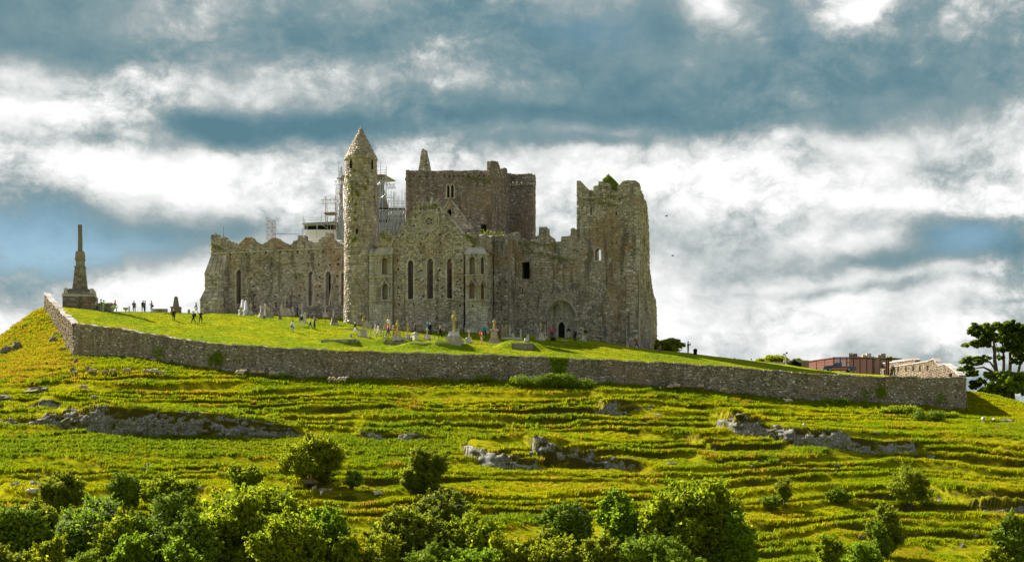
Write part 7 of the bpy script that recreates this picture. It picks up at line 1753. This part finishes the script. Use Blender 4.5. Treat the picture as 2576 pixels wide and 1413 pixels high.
# birds and little things
for px, py, w in [(1677, 543, 'upper of the two gulls right of the tower house'), (1692, 643, 'lower of the two gulls right of the tower house')]:
    p = P3(px, py, 262); b = MB(); b.ball((0, 0, 0), (.22, .07, .07), 8, 5)
    o = b.build('bird', cloth((.03, .03, .035)), None, p, .4); tag(o, 'tiny dark bird in flight, ' + w, 'bird', 'birds in the sky')
    for sg in (-1, 1):
        b = MB(); b.add([(.09, 0, .02), (-.09, 0, .02), (-.10, sg * .3, .16), (.05, sg * .3, .17), (-.12, sg * .58, .08)], [(0, 1, 2, 3), (3, 2, 4)]); b.build('wing', cloth((.03, .03, .035)), o)
for k, (xa, ya, xb, yb) in enumerate([(330, 918, 195, 975), (362, 905, 195, 970)][:1]):
    A, B = P3(*C4(370, 902), 256), P3(*C4(195, 975), 256); g = empty('handrail', A); tag(g, 'thin iron handrail climbing the left skyline to the wall', 'handrail'); A, B = Vector(A), Vector(B)
    for dz in (0, -.35): b = MB(); b.tube((0, 0, dz), B - A + Vector((0, 0, dz)), .035, None, 5); b.build('rail', M_IRON, g)
    for t in (.35, .8, 1.0): p = (B - A) * t; b = MB(); b.tube(p, p - Vector((0, 0, 1.6)), .035, None, 5); b.build('post', M_IRON, g)

# ================================================================== TREES AND SHRUBS
def leaf_arrays(lobes, n, size, out=2.4, up=.35, squash=.0):
    L = np.array(lobes, float); wgt = (L[:, 3] * L[:, 4] * L[:, 5]) ** (2 / 3.0); k = rng.choice(len(L), n, p=wgt / wgt.sum())
    d = rng.normal(size=(n, 3)); d /= np.linalg.norm(d, axis=1)[:, None]; r = rng.random(n) ** (1 / out) * (1 + .10 * rng.normal(size=n))
    P = L[k, :3] + d * r[:, None] * L[k, 3:6]
    nm = d * .7 + rng.normal(size=(n, 3)) * .75 + np.array([0, 0, up]); nm /= np.linalg.norm(nm, axis=1)[:, None]
    t = np.cross(nm, rng.normal(size=(n, 3))); t /= np.linalg.norm(t, axis=1)[:, None]; b = np.cross(nm, t)
    s = (size * rng.uniform(.6, 1.35, n))[:, None]
    V = np.stack([P - t * s, P - b * s * .55, P + t * s, P + b * s * .55], 1).reshape(-1, 3)
    Q = np.arange(4 * n).reshape(n, 4); return V, Q
def lump(cx, cy, cz, rx, ry, rz, n, k=.42, low=-.5):
    out = [(cx, cy, cz, rx * .72, ry * .72, rz * .72)]
    for i in range(n):
        while True:
            d = rng.normal(size=3); d /= np.linalg.norm(d)
            if d[2] > low: break
        q = rng.uniform(.62, .92); f = rng.uniform(.22, k); out.append((cx + d[0] * rx * q, cy + d[1] * ry * q, cz + d[2] * rz * q, rx * f, ry * f, rz * f * rng.uniform(.7, 1.1)))
    return out
LEAFME = {}
def bush(px, ptop, pbase, wpx, label, mat, name='bush', cat='bush', dens=1.0, leaf=.13, flowers=0, group='hawthorns and bushes on the hillside', Y=None, seed_key=None, stem=True, k=.42, nl=16, air=2.4, tall=False):
    if Y is None: x, y, z = on_hill(px, pbase)
    else: y = Y; x = (px - CX) * y / F; z = float(hill_z(np.array([x]), np.array([y]))[0])
    w = wpx * y / F; ztop = (HY - ptop) * y / F; h = max(.8, ztop - z)
    g = empty(name, (x, y, z - .1)); tag(g, label, cat, group)
    key = seed_key
    if key is None or key not in LEAFME:
        zc_ = h * (.54 if not tall else .60); lob = lump(0, 0, zc_, w * .54, w / 2 * .9, h * (.48 if not tall else .44), int(nl * 1.6), k * .82, -.85)
        n = int(min(26000, 520 * dens * (w * w * .8 + 2.0 * w * h * .7) * (.13 / leaf) ** 1.5))
        sh = []
        for l in lob[1:]:
            for q in range(4):
                d = rng.normal(size=3); d[2] = abs(d[2]) * .8 + .15; d /= np.linalg.norm(d); L_ = rng.uniform(.5, .95) * (.35 + .09 * w); r_ = rng.uniform(.07, .12) * (1 + .04 * w)
                c0 = np.array(l[:3]) + d * np.array(l[3:6]) * .9
                for e_ in (.25, .6, .95): sh.append((*(c0 + d * L_ * e_), r_ * (1.3 - .6 * e_), r_ * (1.3 - .6 * e_), r_ * (1.5 - .6 * e_)))
        V, Q = leaf_arrays(lob, int(n * .80), leaf, air); V2, Q2 = leaf_arrays(sh, int(n * .22), leaf * .8, 1.2); V = np.concatenate([V, V2]); Q = np.concatenate([Q, Q2 + Q.max() + 1])
        me = np_mesh('crown', V, Q, [mat])
        fme = None
        if flowers:
            idx = [l for l in lob[1:] if l[2] > zc_ - h * .1]; P = []
            for l in idx:
                for q in range(int(flowers * 2.2)):
                    d = rng.normal(size=3); d[2] = abs(d[2]); d[1] = -abs(d[1]) * .8; d /= np.linalg.norm(d); P.append([l[0] + d[0] * l[3] * 1.02, l[1] + d[1] * l[4] * 1.02, l[2] + d[2] * l[5] * 1.02])
            P = np.array(P); n = len(P); s = rng.uniform(.05, .11, n)[:, None]; tx_ = np.array([1, 0, 0.]); ty_ = np.array([0, .5, .6])
            Vf = np.stack([P - tx_ * s, P - ty_ * s * .7, P + tx_ * s, P + ty_ * s * .7], 1).reshape(-1, 3); fme = np_mesh('blossom', Vf, np.arange(4 * n).reshape(n, 4), [M_FLOWER])
        b = MB()
        if stem:
            for i in range(5 if not tall else 2):
                t = rng.uniform(0, 6.28); q = rng.uniform(.15, .5); b.path([(.06 * math.cos(t), .06 * math.sin(t), -.3), (w * .12 * math.cos(t), w * .12 * math.sin(t), h * .3), (w * q * math.cos(t) * .7, w * q * math.sin(t) * .7, h * .75)], [.10 + .01 * w, .07, .02], 6)
        tme = b.mesh('trunk', M_BARK) if stem else None
        if key: LEAFME[key] = (me, fme, tme, w, h)
    else:
        me, fme, tme, w0, h0 = LEAFME[key]; g.scale = (w / w0, w / w0, h / h0); g.rotation_euler = (0, 0, random.uniform(0, 6.28))
    link(bpy.data.objects.new('crown', me), g)
    if tme: link(bpy.data.objects.new('trunk', tme), g)
    if fme: link(bpy.data.objects.new('blossom', fme), g)
    return g
bush(782, 1103, 1226, 148, 'big rounded hawthorn with sheep sheltering under it', M_LEAF_YEL, cat='bush', leaf=.14, nl=26, dens=1.1)
bush(617, 1163, 1238, 88, 'dark bushy shrub left of the big hawthorn', M_LEAF_MID, leaf=.13, nl=14)
bush(886, 1185, 1230, 46, 'small open shrub right of the big hawthorn', M_LEAF_DARK, leaf=.11, nl=10, dens=.8)
bush(1066, 1128, 1245, 112, 'dense hawthorn with dark ivy at mid slope in the centre', M_LEAF_OLIVE, leaf=.13, nl=22, dens=1.1)
bush(1045, 1185, 1243, 62, 'dark ivy lump at the foot of the central hawthorn', M_LEAF_DARK, leaf=.11, nl=10)
bush(160, 1193, 1300, 108, 'loose olive shrub above the flowering elder at left', M_LEAF_OLIVE, leaf=.13, nl=16, dens=.8)
bush(318, 1196, 1330, 78, 'tall narrow dark shrub between elder and hawthorns', M_LEAF_DARK, leaf=.13, nl=16, Y=147, tall=True)
bush(425, 1198, 1300, 130, 'broad green shrub behind the lower left thicket', M_LEAF_MID, leaf=.13, nl=20, Y=146)
B_ = 'trees and tall shrubs along the bottom edge'
bush(45, 1285, 1460, 170, 'dark bramble thicket in the lower left corner', M_LEAF_DARK, 'thicket', 'shrub', .9, .15, group=B_, Y=124, nl=26)
bush(28, 1370, 1470, 110, 'brownish low scrub at the very bottom left', M_LEAF_OLIVE, 'thicket', 'shrub', .8, .13, group=B_, Y=119, nl=16)
bush(228, 1245, 1440, 170, 'elder bush covered in cream blossom at lower left', M_LEAF_GREEN, 'elder_bush', 'shrub', 1.0, .16, 16, B_, Y=124, nl=28)
bush(425, 1250, 1440, 190, 'dark elder with few cream flowers in the lower left thicket', M_LEAF_DARK, 'elder_bush', 'shrub', 1.0, .16, 5, B_, Y=125, nl=26)
bush(332, 1342, 1470, 92, 'bright fresh green young tree at the bottom left', M_LEAF_GREEN, 'young_tree', 'tree', 1.0, .14, 0, B_, Y=117, nl=16)
bush(640, 1228, 1460, 300, 'largest leafy tree at the bottom left of centre', M_LEAF_MID, 'leafy_tree', 'tree', 1.0, .20, 0, B_, Y=122, nl=40, k=.34)
bush(800, 1280, 1470, 150, 'dark green rounded tree at the right side of the largest tree', M_LEAF_GREEN, 'leafy_tree', 'tree', 1.0, .18, 0, B_, Y=120, nl=26)
bush(490, 1290, 1460, 120, 'mid green shrub in front of the largest leafy tree', M_LEAF_DARK, 'thicket', 'shrub', 1.0, .16, 0, B_, Y=118, nl=20)
bush(130, 1350, 1470, 90, 'yellowish young shrub below the flowering elder', M_LEAF_YEL, 'thicket', 'shrub', .8, .13, 0, B_, Y=117, nl=14)
bush(1110, 1232, 1400, 130, 'elder with white flower heads behind the central thicket', M_LEAF_OLIVE, 'elder_bush', 'shrub', 1.0, .14, 8, B_, Y=136, nl=22)
bush(1030, 1290, 1450, 190, 'wide hawthorn thicket at the bottom centre', M_LEAF_OLIVE, 'thicket', 'shrub', 1.0, .16, 1, B_, Y=123, nl=30)
bush(1195, 1290, 1450, 150, 'green shrub at the right of the bottom centre thicket', M_LEAF_MID, 'thicket', 'shrub', .9, .15, 0, B_, Y=123, nl=22)
bush(960, 1345, 1460, 110, 'yellow tinged scrub at the left foot of the centre thicket', M_LEAF_YEL, 'thicket', 'shrub', .7, .13, 2, B_, Y=119, nl=16)
bush(1105, 1362, 1470, 170, 'dark ivy covered scrub at the very bottom centre', M_LEAF_DARK, 'thicket', 'shrub', .9, .15, 0, B_, Y=117, nl=22)
bush(1420, 1262, 1395, 125, 'dark ivy bush topped with white elder flowers right of centre', M_LEAF_DARK, 'elder_bush', 'shrub', 1.0, .14, 4, B_, Y=133, nl=22)
bush(1385, 1360, 1460, 140, 'yellow hawthorn spray at the bottom right of centre', M_LEAF_YEL, 'thicket', 'shrub', .8, .14, 1, B_, Y=119, nl=20)
bush(1552, 1240, 1440, 105, 'loose pale green ash sapling left of the big right tree', M_LEAF_GREEN, 'ash_sapling', 'tree', .55, .15, 0, B_, Y=126, nl=18, tall=True)
bush(1745, 1212, 1460, 240, 'largest leafy tree at the bottom right of centre', M_LEAF_MID, 'leafy_tree', 'tree', 1.0, .19, 0, B_, Y=124, nl=38, k=.34)
bush(1615, 1330, 1470, 170, 'dark green shrub in front of the largest right tree', M_LEAF_DARK, 'thicket', 'shrub', 1.0, .16, 0, B_, Y=118, nl=22)
bush(1500, 1345, 1460, 110, 'mixed green scrub left of the largest right tree', M_LEAF_OLIVE, 'thicket', 'shrub', .8, .14, 0, B_, Y=118, nl=16)
H_ = 'hawthorns and bushes on the hillside'
bush(1970, 1203, 1272, 46, 'slim yellowing hawthorn sapling on the right slope', M_LEAF_OLIVE, 'sapling', 'sapling', .7, .10, 0, H_, nl=12, tall=True)
bush(1938, 1246, 1283, 46, 'small dark round bush at the foot of the slim sapling', M_LEAF_DARK, leaf=.09, nl=10)
bush(2109, 1226, 1262, 58, 'low dark dome shaped gorse bush on the right slope', M_LEAF_DARK, leaf=.09, nl=12)
bush(2290, 1172, 1282, 100, 'thin airy sapling above a bare rock on the right slope', M_LEAF_OLIVE, 'sapling', 'sapling', .38, .11, 0, H_, nl=16, tall=True)
bush(2225, 1268, 1405, 88, 'tall ragged ivy bush with orange tips at lower right', M_LEAF_OLIVE, leaf=.12, nl=18, dens=.7)
bush(2222, 1312, 1408, 62, 'dark ivy core at the foot of the ragged lower right bush', M_LEAF_DARK, leaf=.11, nl=10)
for a in [(90, 1262, 1440, 120, 'olive shrub between the corner bramble and the flowering elder', M_LEAF_OLIVE, 127), (290, 1290, 1450, 110, 'mid green shrub tucked between elder and young tree', M_LEAF_MID, 121), (545, 1262, 1450, 150, 'leafy hawthorn filling the gap left of the largest tree', M_LEAF_YEL, 125), (720, 1300, 1470, 190, 'low green growth in front of the large left trees', M_LEAF_MID, 117), (470, 1352, 1470, 120, 'light green scrub at the very bottom between elder and big tree', M_LEAF_GREEN, 116), (210, 1385, 1475, 110, 'dark scrub under the flowering elder', M_LEAF_DARK, 116), (870, 1340, 1470, 90, 'green skirt of foliage at the right end of the left thicket', M_LEAF_MID, 118), (1270, 1345, 1460, 110, 'light yellow green scrub right of the centre thicket', M_LEAF_YEL, 119), (1190, 1375, 1470, 120, 'mid green scrub at the bottom right of the centre thicket', M_LEAF_GREEN, 116), (1850, 1300, 1460, 110, 'lighter green shoulder right of the largest right tree', M_LEAF_GREEN, 121), (1700, 1370, 1475, 150, 'dark low growth at the foot of the largest right tree', M_LEAF_DARK, 116), (1400, 1330, 1450, 100, 'dark shrub below the elder flowers right of centre', M_LEAF_OLIVE, 122)]:
    bush(a[0], a[1], a[2], a[3], a[4], a[5], 'thicket', 'shrub', .9, .15, 0, B_, Y=a[6], nl=20)
bush(2083, 1345, 1440, 66, 'mid sized dark shrub at the bottom right', M_LEAF_MID, 'thicket', 'shrub', .8, .12, 0, B_, Y=126, nl=14)
bush(2165, 1362, 1450, 90, 'fresh green low shrub right of the bottom right shrub', M_LEAF_GREEN, 'thicket', 'shrub', .6, .12, 0, B_, Y=122, nl=14)
bush(2545, 1300, 1440, 95, 'dark ivy tree cut by the lower right edge', M_LEAF_DARK, 'thicket', 'shrub', .9, .13, 0, B_, Y=128, nl=18)
bush(2500, 1375, 1460, 70, 'yellow green scrub left of the lower right ivy tree', M_LEAF_YEL, 'thicket', 'shrub', .6, .12, 0, B_, Y=121, nl=12)
for px, pt, pb, w, lb, m in [(1405, 935, 978, 190, 'wide ivy and bramble bank along the wall foot', M_LEAF_DARK), (1330, 948, 972, 110, 'lower left tail of brambles along the wall foot', M_LEAF_MID), (2335, 1024, 1060, 70, 'dark nettle clump below the right end of the wall', M_LEAF_DARK), (2255, 1016, 1042, 90, 'long dark nettle bank below the right wall', M_LEAF_MID), (2105, 1000, 1020, 60, 'dark brambles under the right wall', M_LEAF_DARK), (712, 938, 954, 50, 'dark nettles at the wall foot right of the five sheep', M_LEAF_DARK), (1215, 940, 962, 30, 'small elder tuft at the wall foot left of the ivy', M_LEAF_MID), (2390, 1035, 1052, 60, 'scrubby brambles at the corner of the wall', M_LEAF_MID)]:
    x, y, z = on_hill(px, pb - 3); h = (pb - pt) * y / F; wd = wpx_ = w * y / F; g = empty('bramble_bank', (x, min(y, np.interp(x, wall_x, wall_y) - .8), z - .1)); tag(g, lb, 'brambles', 'brambles and nettles along the wall')
    lob = [(rng.uniform(-.5, .5) * wd, rng.uniform(-.5, .3), rng.uniform(.2, .6) * h, wd * .12 + .2, .7, h * rng.uniform(.3, .5)) for i in range(16)]
    V, Q = leaf_arrays(lob, int(900 * wd * h * .6 + 600), .10, 2.2); link(bpy.data.objects.new('foliage', np_mesh('foliage', V, Q, [m])), g)
# ivy on the wall
def ivy(points_fn, n, label, parent=None, size=.09, mat=None, name='ivy', loc=(0, 0, 0)):
    P = np.array([points_fn() for i in range(n)]); nm = rng.normal(size=(n, 3)) * .6 + np.array([0, -1, .35]); nm /= np.linalg.norm(nm, axis=1)[:, None]; t = np.cross(nm, rng.normal(size=(n, 3))); t /= np.linalg.norm(t, axis=1)[:, None]; b = np.cross(nm, t); s = (size * rng.uniform(.6, 1.4, n))[:, None]
    V = np.stack([P - t * s, P - b * s * .7, P + t * s, P + b * s * .7], 1).reshape(-1, 3); o = link(bpy.data.objects.new(name, np_mesh(name, V, np.arange(4 * n).reshape(n, 4), [mat or M_LEAF_DARK])), parent)
    if parent is None: tag(o, label, 'ivy', 'ivy growing on stone')
    else: o['kind'] = 'stuff'
    return o
def wall_pt(px, frac, d): x = (px - CX) * 202.5 / F; return (x, float(np.interp(x, wall_x, wall_y)) - d, float(np.interp(x, wall_x, wall_b)) * (1 - frac) + float(np.interp(x, wall_x, wall_t)) * frac)
def f_():
    t = rng.random() ** .8; c = 1403 + (1 - t) * 8; w = 24 + (1 - t) * 2 - 10 * math.sin(t * 3.1); return wall_pt(c + rng.uniform(-1, 1) * w + rng.normal() * 2, t * 1.05, .12 + abs(rng.normal()) * .16)
ivy(f_, 4200, 'thick ivy fan climbing the boundary wall to its coping')
for px, fr_c, w, n, lb in [(520, .45, 16, 700, 'round ivy patch on the left part of the boundary wall'), (500, .25, 10, 250, 'small ivy tuft left of the round patch on the wall'), (2236, .45, 16, 420, 'ragged weed patch on the right part of the wall'), (2195, .25, 12, 200, 'hanging weeds low on the right part of the wall'), (2395, .35, 12, 220, 'hanging weeds near the right corner of the wall'), (345, .4, 14, 260, 'faint ivy stains near the left corner of the wall')]:
    ivy(lambda: wall_pt(px + rng.normal() * w * .5, min(.95, max(.02, fr_c + rng.normal() * .14)), .1 + abs(rng.normal()) * .08), n, lb)
# plants rooted in the masonry
def tower_pt(px, py, sp): a = rx(px) + rng.normal() * sp; bz_ = rz(py) + rng.normal() * sp; q = rfr(a, bz_, .08 + abs(rng.normal()) * .10); return (q[0], q[1], q[2])
for px, py in [(895, 436), (902, 470), (888, 475), (904, 498), (901, 489), (890, 507), (900, 522), (897, 540), (896, 558), (878, 450), (928, 462), (921, 480), (941, 500), (898, 606), (892, 612)]: ivy(lambda: tower_pt(px, py, .13), 70, None, rt_, .07, M_LEAF_YEL if rng.random() < .5 else M_LEAF_DARK, 'wall_plant')
def gab(): a = og[0][0] + (og[1][0] - og[0][0]) * rng.random(); zt_ = float(np.interp(a, [og[0][0], og[-2][0], og[1][0]], [og[-1][1], og[-2][1], og[3][1]])); return (a, v + 4.5 - .1 - abs(rng.normal()) * .12, zsl + (zt_ + .1 - zsl) * rng.random())
v = V_NAVE
ivy(gab, 1500, None, ig, .10, M_LEAF_DARK, 'ivy')
def band(fn, x0, y0, x1, y1, vv, sp=.15):
    def g_(): t = rng.random(); a, b = cpl(*fn(x0 + (x1 - x0) * t, y0 + (y1 - y0) * t), vv); return (a + rng.normal() * sp, vv - .1 - abs(rng.normal()) * .10, b + rng.normal() * sp)
    return g_
for fn, x0, y0, x1, y1, vv, n, par, m in [(C3, 650, 230, 880, 235, V_NAVE, 420, th, M_LEAF_MID), (C3, 680, 265, 860, 300, V_NAVE, 300, th, M_LEAF_MID), (C3, 120, 565, 400, 580, V_NAVE, 260, cath, M_LEAF_YEL), (C3, 180, 620, 540, 700, V_NAVE, 320, cath, M_LEAF_YEL), (C2, 350, 455, 420, 440, 0, 90, cath, M_LEAF_MID), (C2, 612, 640, 682, 700, 0, 220, cath, M_LEAF_YEL), (C2, 600, 250, 780, 280, V_CROSS, 200, cath, M_LEAF_DARK), (C2, 360, 480, 430, 600, 0, 60, cath, M_LEAF_DARK), (C1, 75, 800, 150, 830, V_CHOIR, 160, cath, M_LEAF_DARK), (C1, 250, 870, 560, 900, V_CHOIR, 120, cath, M_LEAF_MID), (C2, 700, 620, 870, 628, 1, 120, cath, M_LEAF_YEL), (C2, 30, 620, 110, 680, -.3, 150, cath, M_LEAF_YEL)]:
    ivy(band(fn, x0, y0, x1, y1, vv, .22), n, None, par, .075, m, 'wall_plant')
# shrubs and trees on the hilltop
def top_tree(px, ptop, pbase, wpx, Y, label, mat, leaf=.16, nl=22, dens=.8):
    x, _, z = P3(px, pbase, Y); g = empty('tree', (x, Y, z)); tag(g, label, 'tree', 'trees beyond the hilltop'); w = wpx * Y / F; h = (pbase - ptop) * Y / F
    lob = lump(0, 0, h * .5, w * .52, w * .4, h * .5, int(nl * 1.6), .34, -.9); V, Q = leaf_arrays(lob, int(min(9000, 300 * dens * (w * w + w * h))), leaf); link(bpy.data.objects.new('crown', np_mesh('crown', V, Q, [mat])), g)
    b = MB(); b.path([(0, 0, -2.5), (.1, 0, h * .25), (0, 0, h * .6)], [.16, .12, .05], 7); b.build('trunk', M_BARK, g)
top_tree(1686, 850, 898, 76, 262, 'rounded green bush just right of the tower house', M_LEAF_YEL)
top_tree(1660, 850, 900, 34, 264, 'small bush half hidden by the tower house corner', M_LEAF_YEL, nl=10)
top_tree(1950, 892, 930, 72, 300, 'yellow green tree crown behind the garden wall', M_LEAF_YEL, nl=26); top_tree(1918, 899, 930, 38, 298, 'lower left end of the tree line behind the garden wall', M_LEAF_YEL, nl=12)
top_tree(2006, 898, 930, 32, 302, 'small tree top right of the floodlight post', M_LEAF_YEL, nl=12)
top_tree(2236, 896, 935, 26, 285, 'small tree top between the battlements and the stone hall', M_LEAF_MID, nl=12); top_tree(2215, 905, 940, 34, 283, 'greenery seen through the timber portico', M_LEAF_MID, nl=12)
# the tall wind shaped sycamores beyond the wall end
def C9(x, y): return ((3760 + x / 3.2114) * .6289, (1240 + y / 3.2114) * .6289)
def big_tree(name, label, Y, base, limbs, crowns, n, mat, leaf=.22):
    bx_, by_ = C9(*base); x, _, z = P3(bx_, by_, Y); g = empty(name, (x, Y, z - .3)); tag(g, label, 'tree', 'tall sycamores at the right end'); loc = lambda px, py, d=0.0: Vector(((C9(px, py)[0] - CX) * (Y + d) / F - x, d, (HY - C9(px, py)[1]) * (Y + d) / F - z + .3))
    for k, (pts, r0, r1) in enumerate(limbs):
        b = MB(); P_ = [loc(*p) for p in pts]; m = len(P_); R_ = [r0 + (r1 - r0) * i / (m - 1) for i in range(m)]; b.path(P_, R_, 8); b.build('trunk' if k == 0 else 'limb', M_BARK, g)
    lob = []
    for (cx_, cy_, rx_, ry_, d) in crowns:
        c = loc(cx_, cy_, d); s = .6289 / 3.2114 * (Y + d) / F; w, h = rx_ * s, ry_ * s
        for i in range(26):
            t = rng.uniform(0, 6.28); q = rng.random() ** .5; lob.append((c[0] + w * q * math.cos(t), c[1] + rng.normal() * w * .45, c[2] + h * q * math.sin(t) * .85, w * rng.uniform(.18, .34), w * .26, h * rng.uniform(.22, .42)))
    V, Q = leaf_arrays(lob, n, leaf, 2.2, .6); link(bpy.data.objects.new('crown', np_mesh('crown', V, Q, [mat])), g)
big_tree('sycamore_tree', 'leftmost tall wind shaped sycamore with branches reaching over the wall', 226, (800, 1130), [([(800, 1160), (760, 960), (720, 780), (700, 620), (705, 500), (690, 400), (640, 300)], .42, .10), ([(720, 820, 0), (640, 770, .5), (560, 730, 1), (470, 740, 1), (380, 780, 1)], .20, .04), ([(715, 760), (640, 660, -1), (540, 660, -1.4), (420, 690, -1.5)], .15, .03), ([(700, 560), (680, 470, 1), (590, 420, 1), (480, 440, 1)], .16, .04), ([(690, 620), (760, 560, 1), (720, 420, 1.5)], .12, .04), ([(760, 900), (640, 860, -1), (560, 920, -1.5), (450, 990, -1.5)], .13, .03)],
         [(560, 215, 190, 65, 0), (440, 270, 90, 50, .5), (640, 240, 120, 60, -1), (450, 440, 130, 55, 0), (600, 400, 120, 70, 1), (420, 650, 150, 55, -1), (330, 740, 75, 35, -1), (560, 620, 90, 50, 0), (400, 800, 110, 45, .5), (255, 780, 55, 32, 0), (480, 930, 95, 55, -1), (430, 985, 60, 28, -1), (650, 330, 90, 50, 1), (560, 320, 130, 60, 0)], 24000, M_LEAF_SYC, .17)
big_tree('sycamore_tree', 'second tall sycamore standing between the wind shaped one and the picture edge', 230, (900, 1140), [([(905, 1170), (900, 900), (895, 780), (905, 640), (895, 500), (870, 350)], .40, .10), ([(815, 790), (820, 660), (815, 540), (800, 420), (810, 300)], .24, .06), ([(903, 660), (950, 580, 1), (980, 420, 1)], .16, .04), ([(1000, 800), (1040, 660), (1060, 520), (1050, 380)], .22, .06)],
         [(830, 210, 110, 70, 0), (940, 200, 130, 80, 1), (1050, 230, 110, 80, 0), (800, 370, 80, 70, 0), (920, 380, 120, 90, -1), (1050, 420, 110, 110, 0), (780, 500, 70, 35, 0), (960, 500, 90, 70, 1), (1060, 580, 90, 80, 0), (980, 650, 80, 45, 0), (780, 610, 50, 35, 0), (920, 290, 150, 80, 1), (980, 500, 110, 80, -1)], 24000, M_LEAF_SYC, .17)
big_tree('spreading_tree', 'low dark spreading tree in front of the sycamore trunks', 223, (935, 1165), [([(938, 1175), (935, 1080), (925, 980), (930, 880)], .36, .12), ([(870, 1140), (850, 1040), (800, 940)], .3, .08)],
         [(900, 850, 170, 75, 0), (1040, 900, 120, 85, 1), (780, 920, 140, 75, -1), (640, 1000, 110, 60, 0), (560, 1045, 80, 38, 0), (920, 990, 150, 70, -.5), (760, 1060, 120, 50, 0), (1070, 1020, 80, 70, 0), (660, 830, 100, 50, 0)], 17000, M_LEAF_DARK, .18)
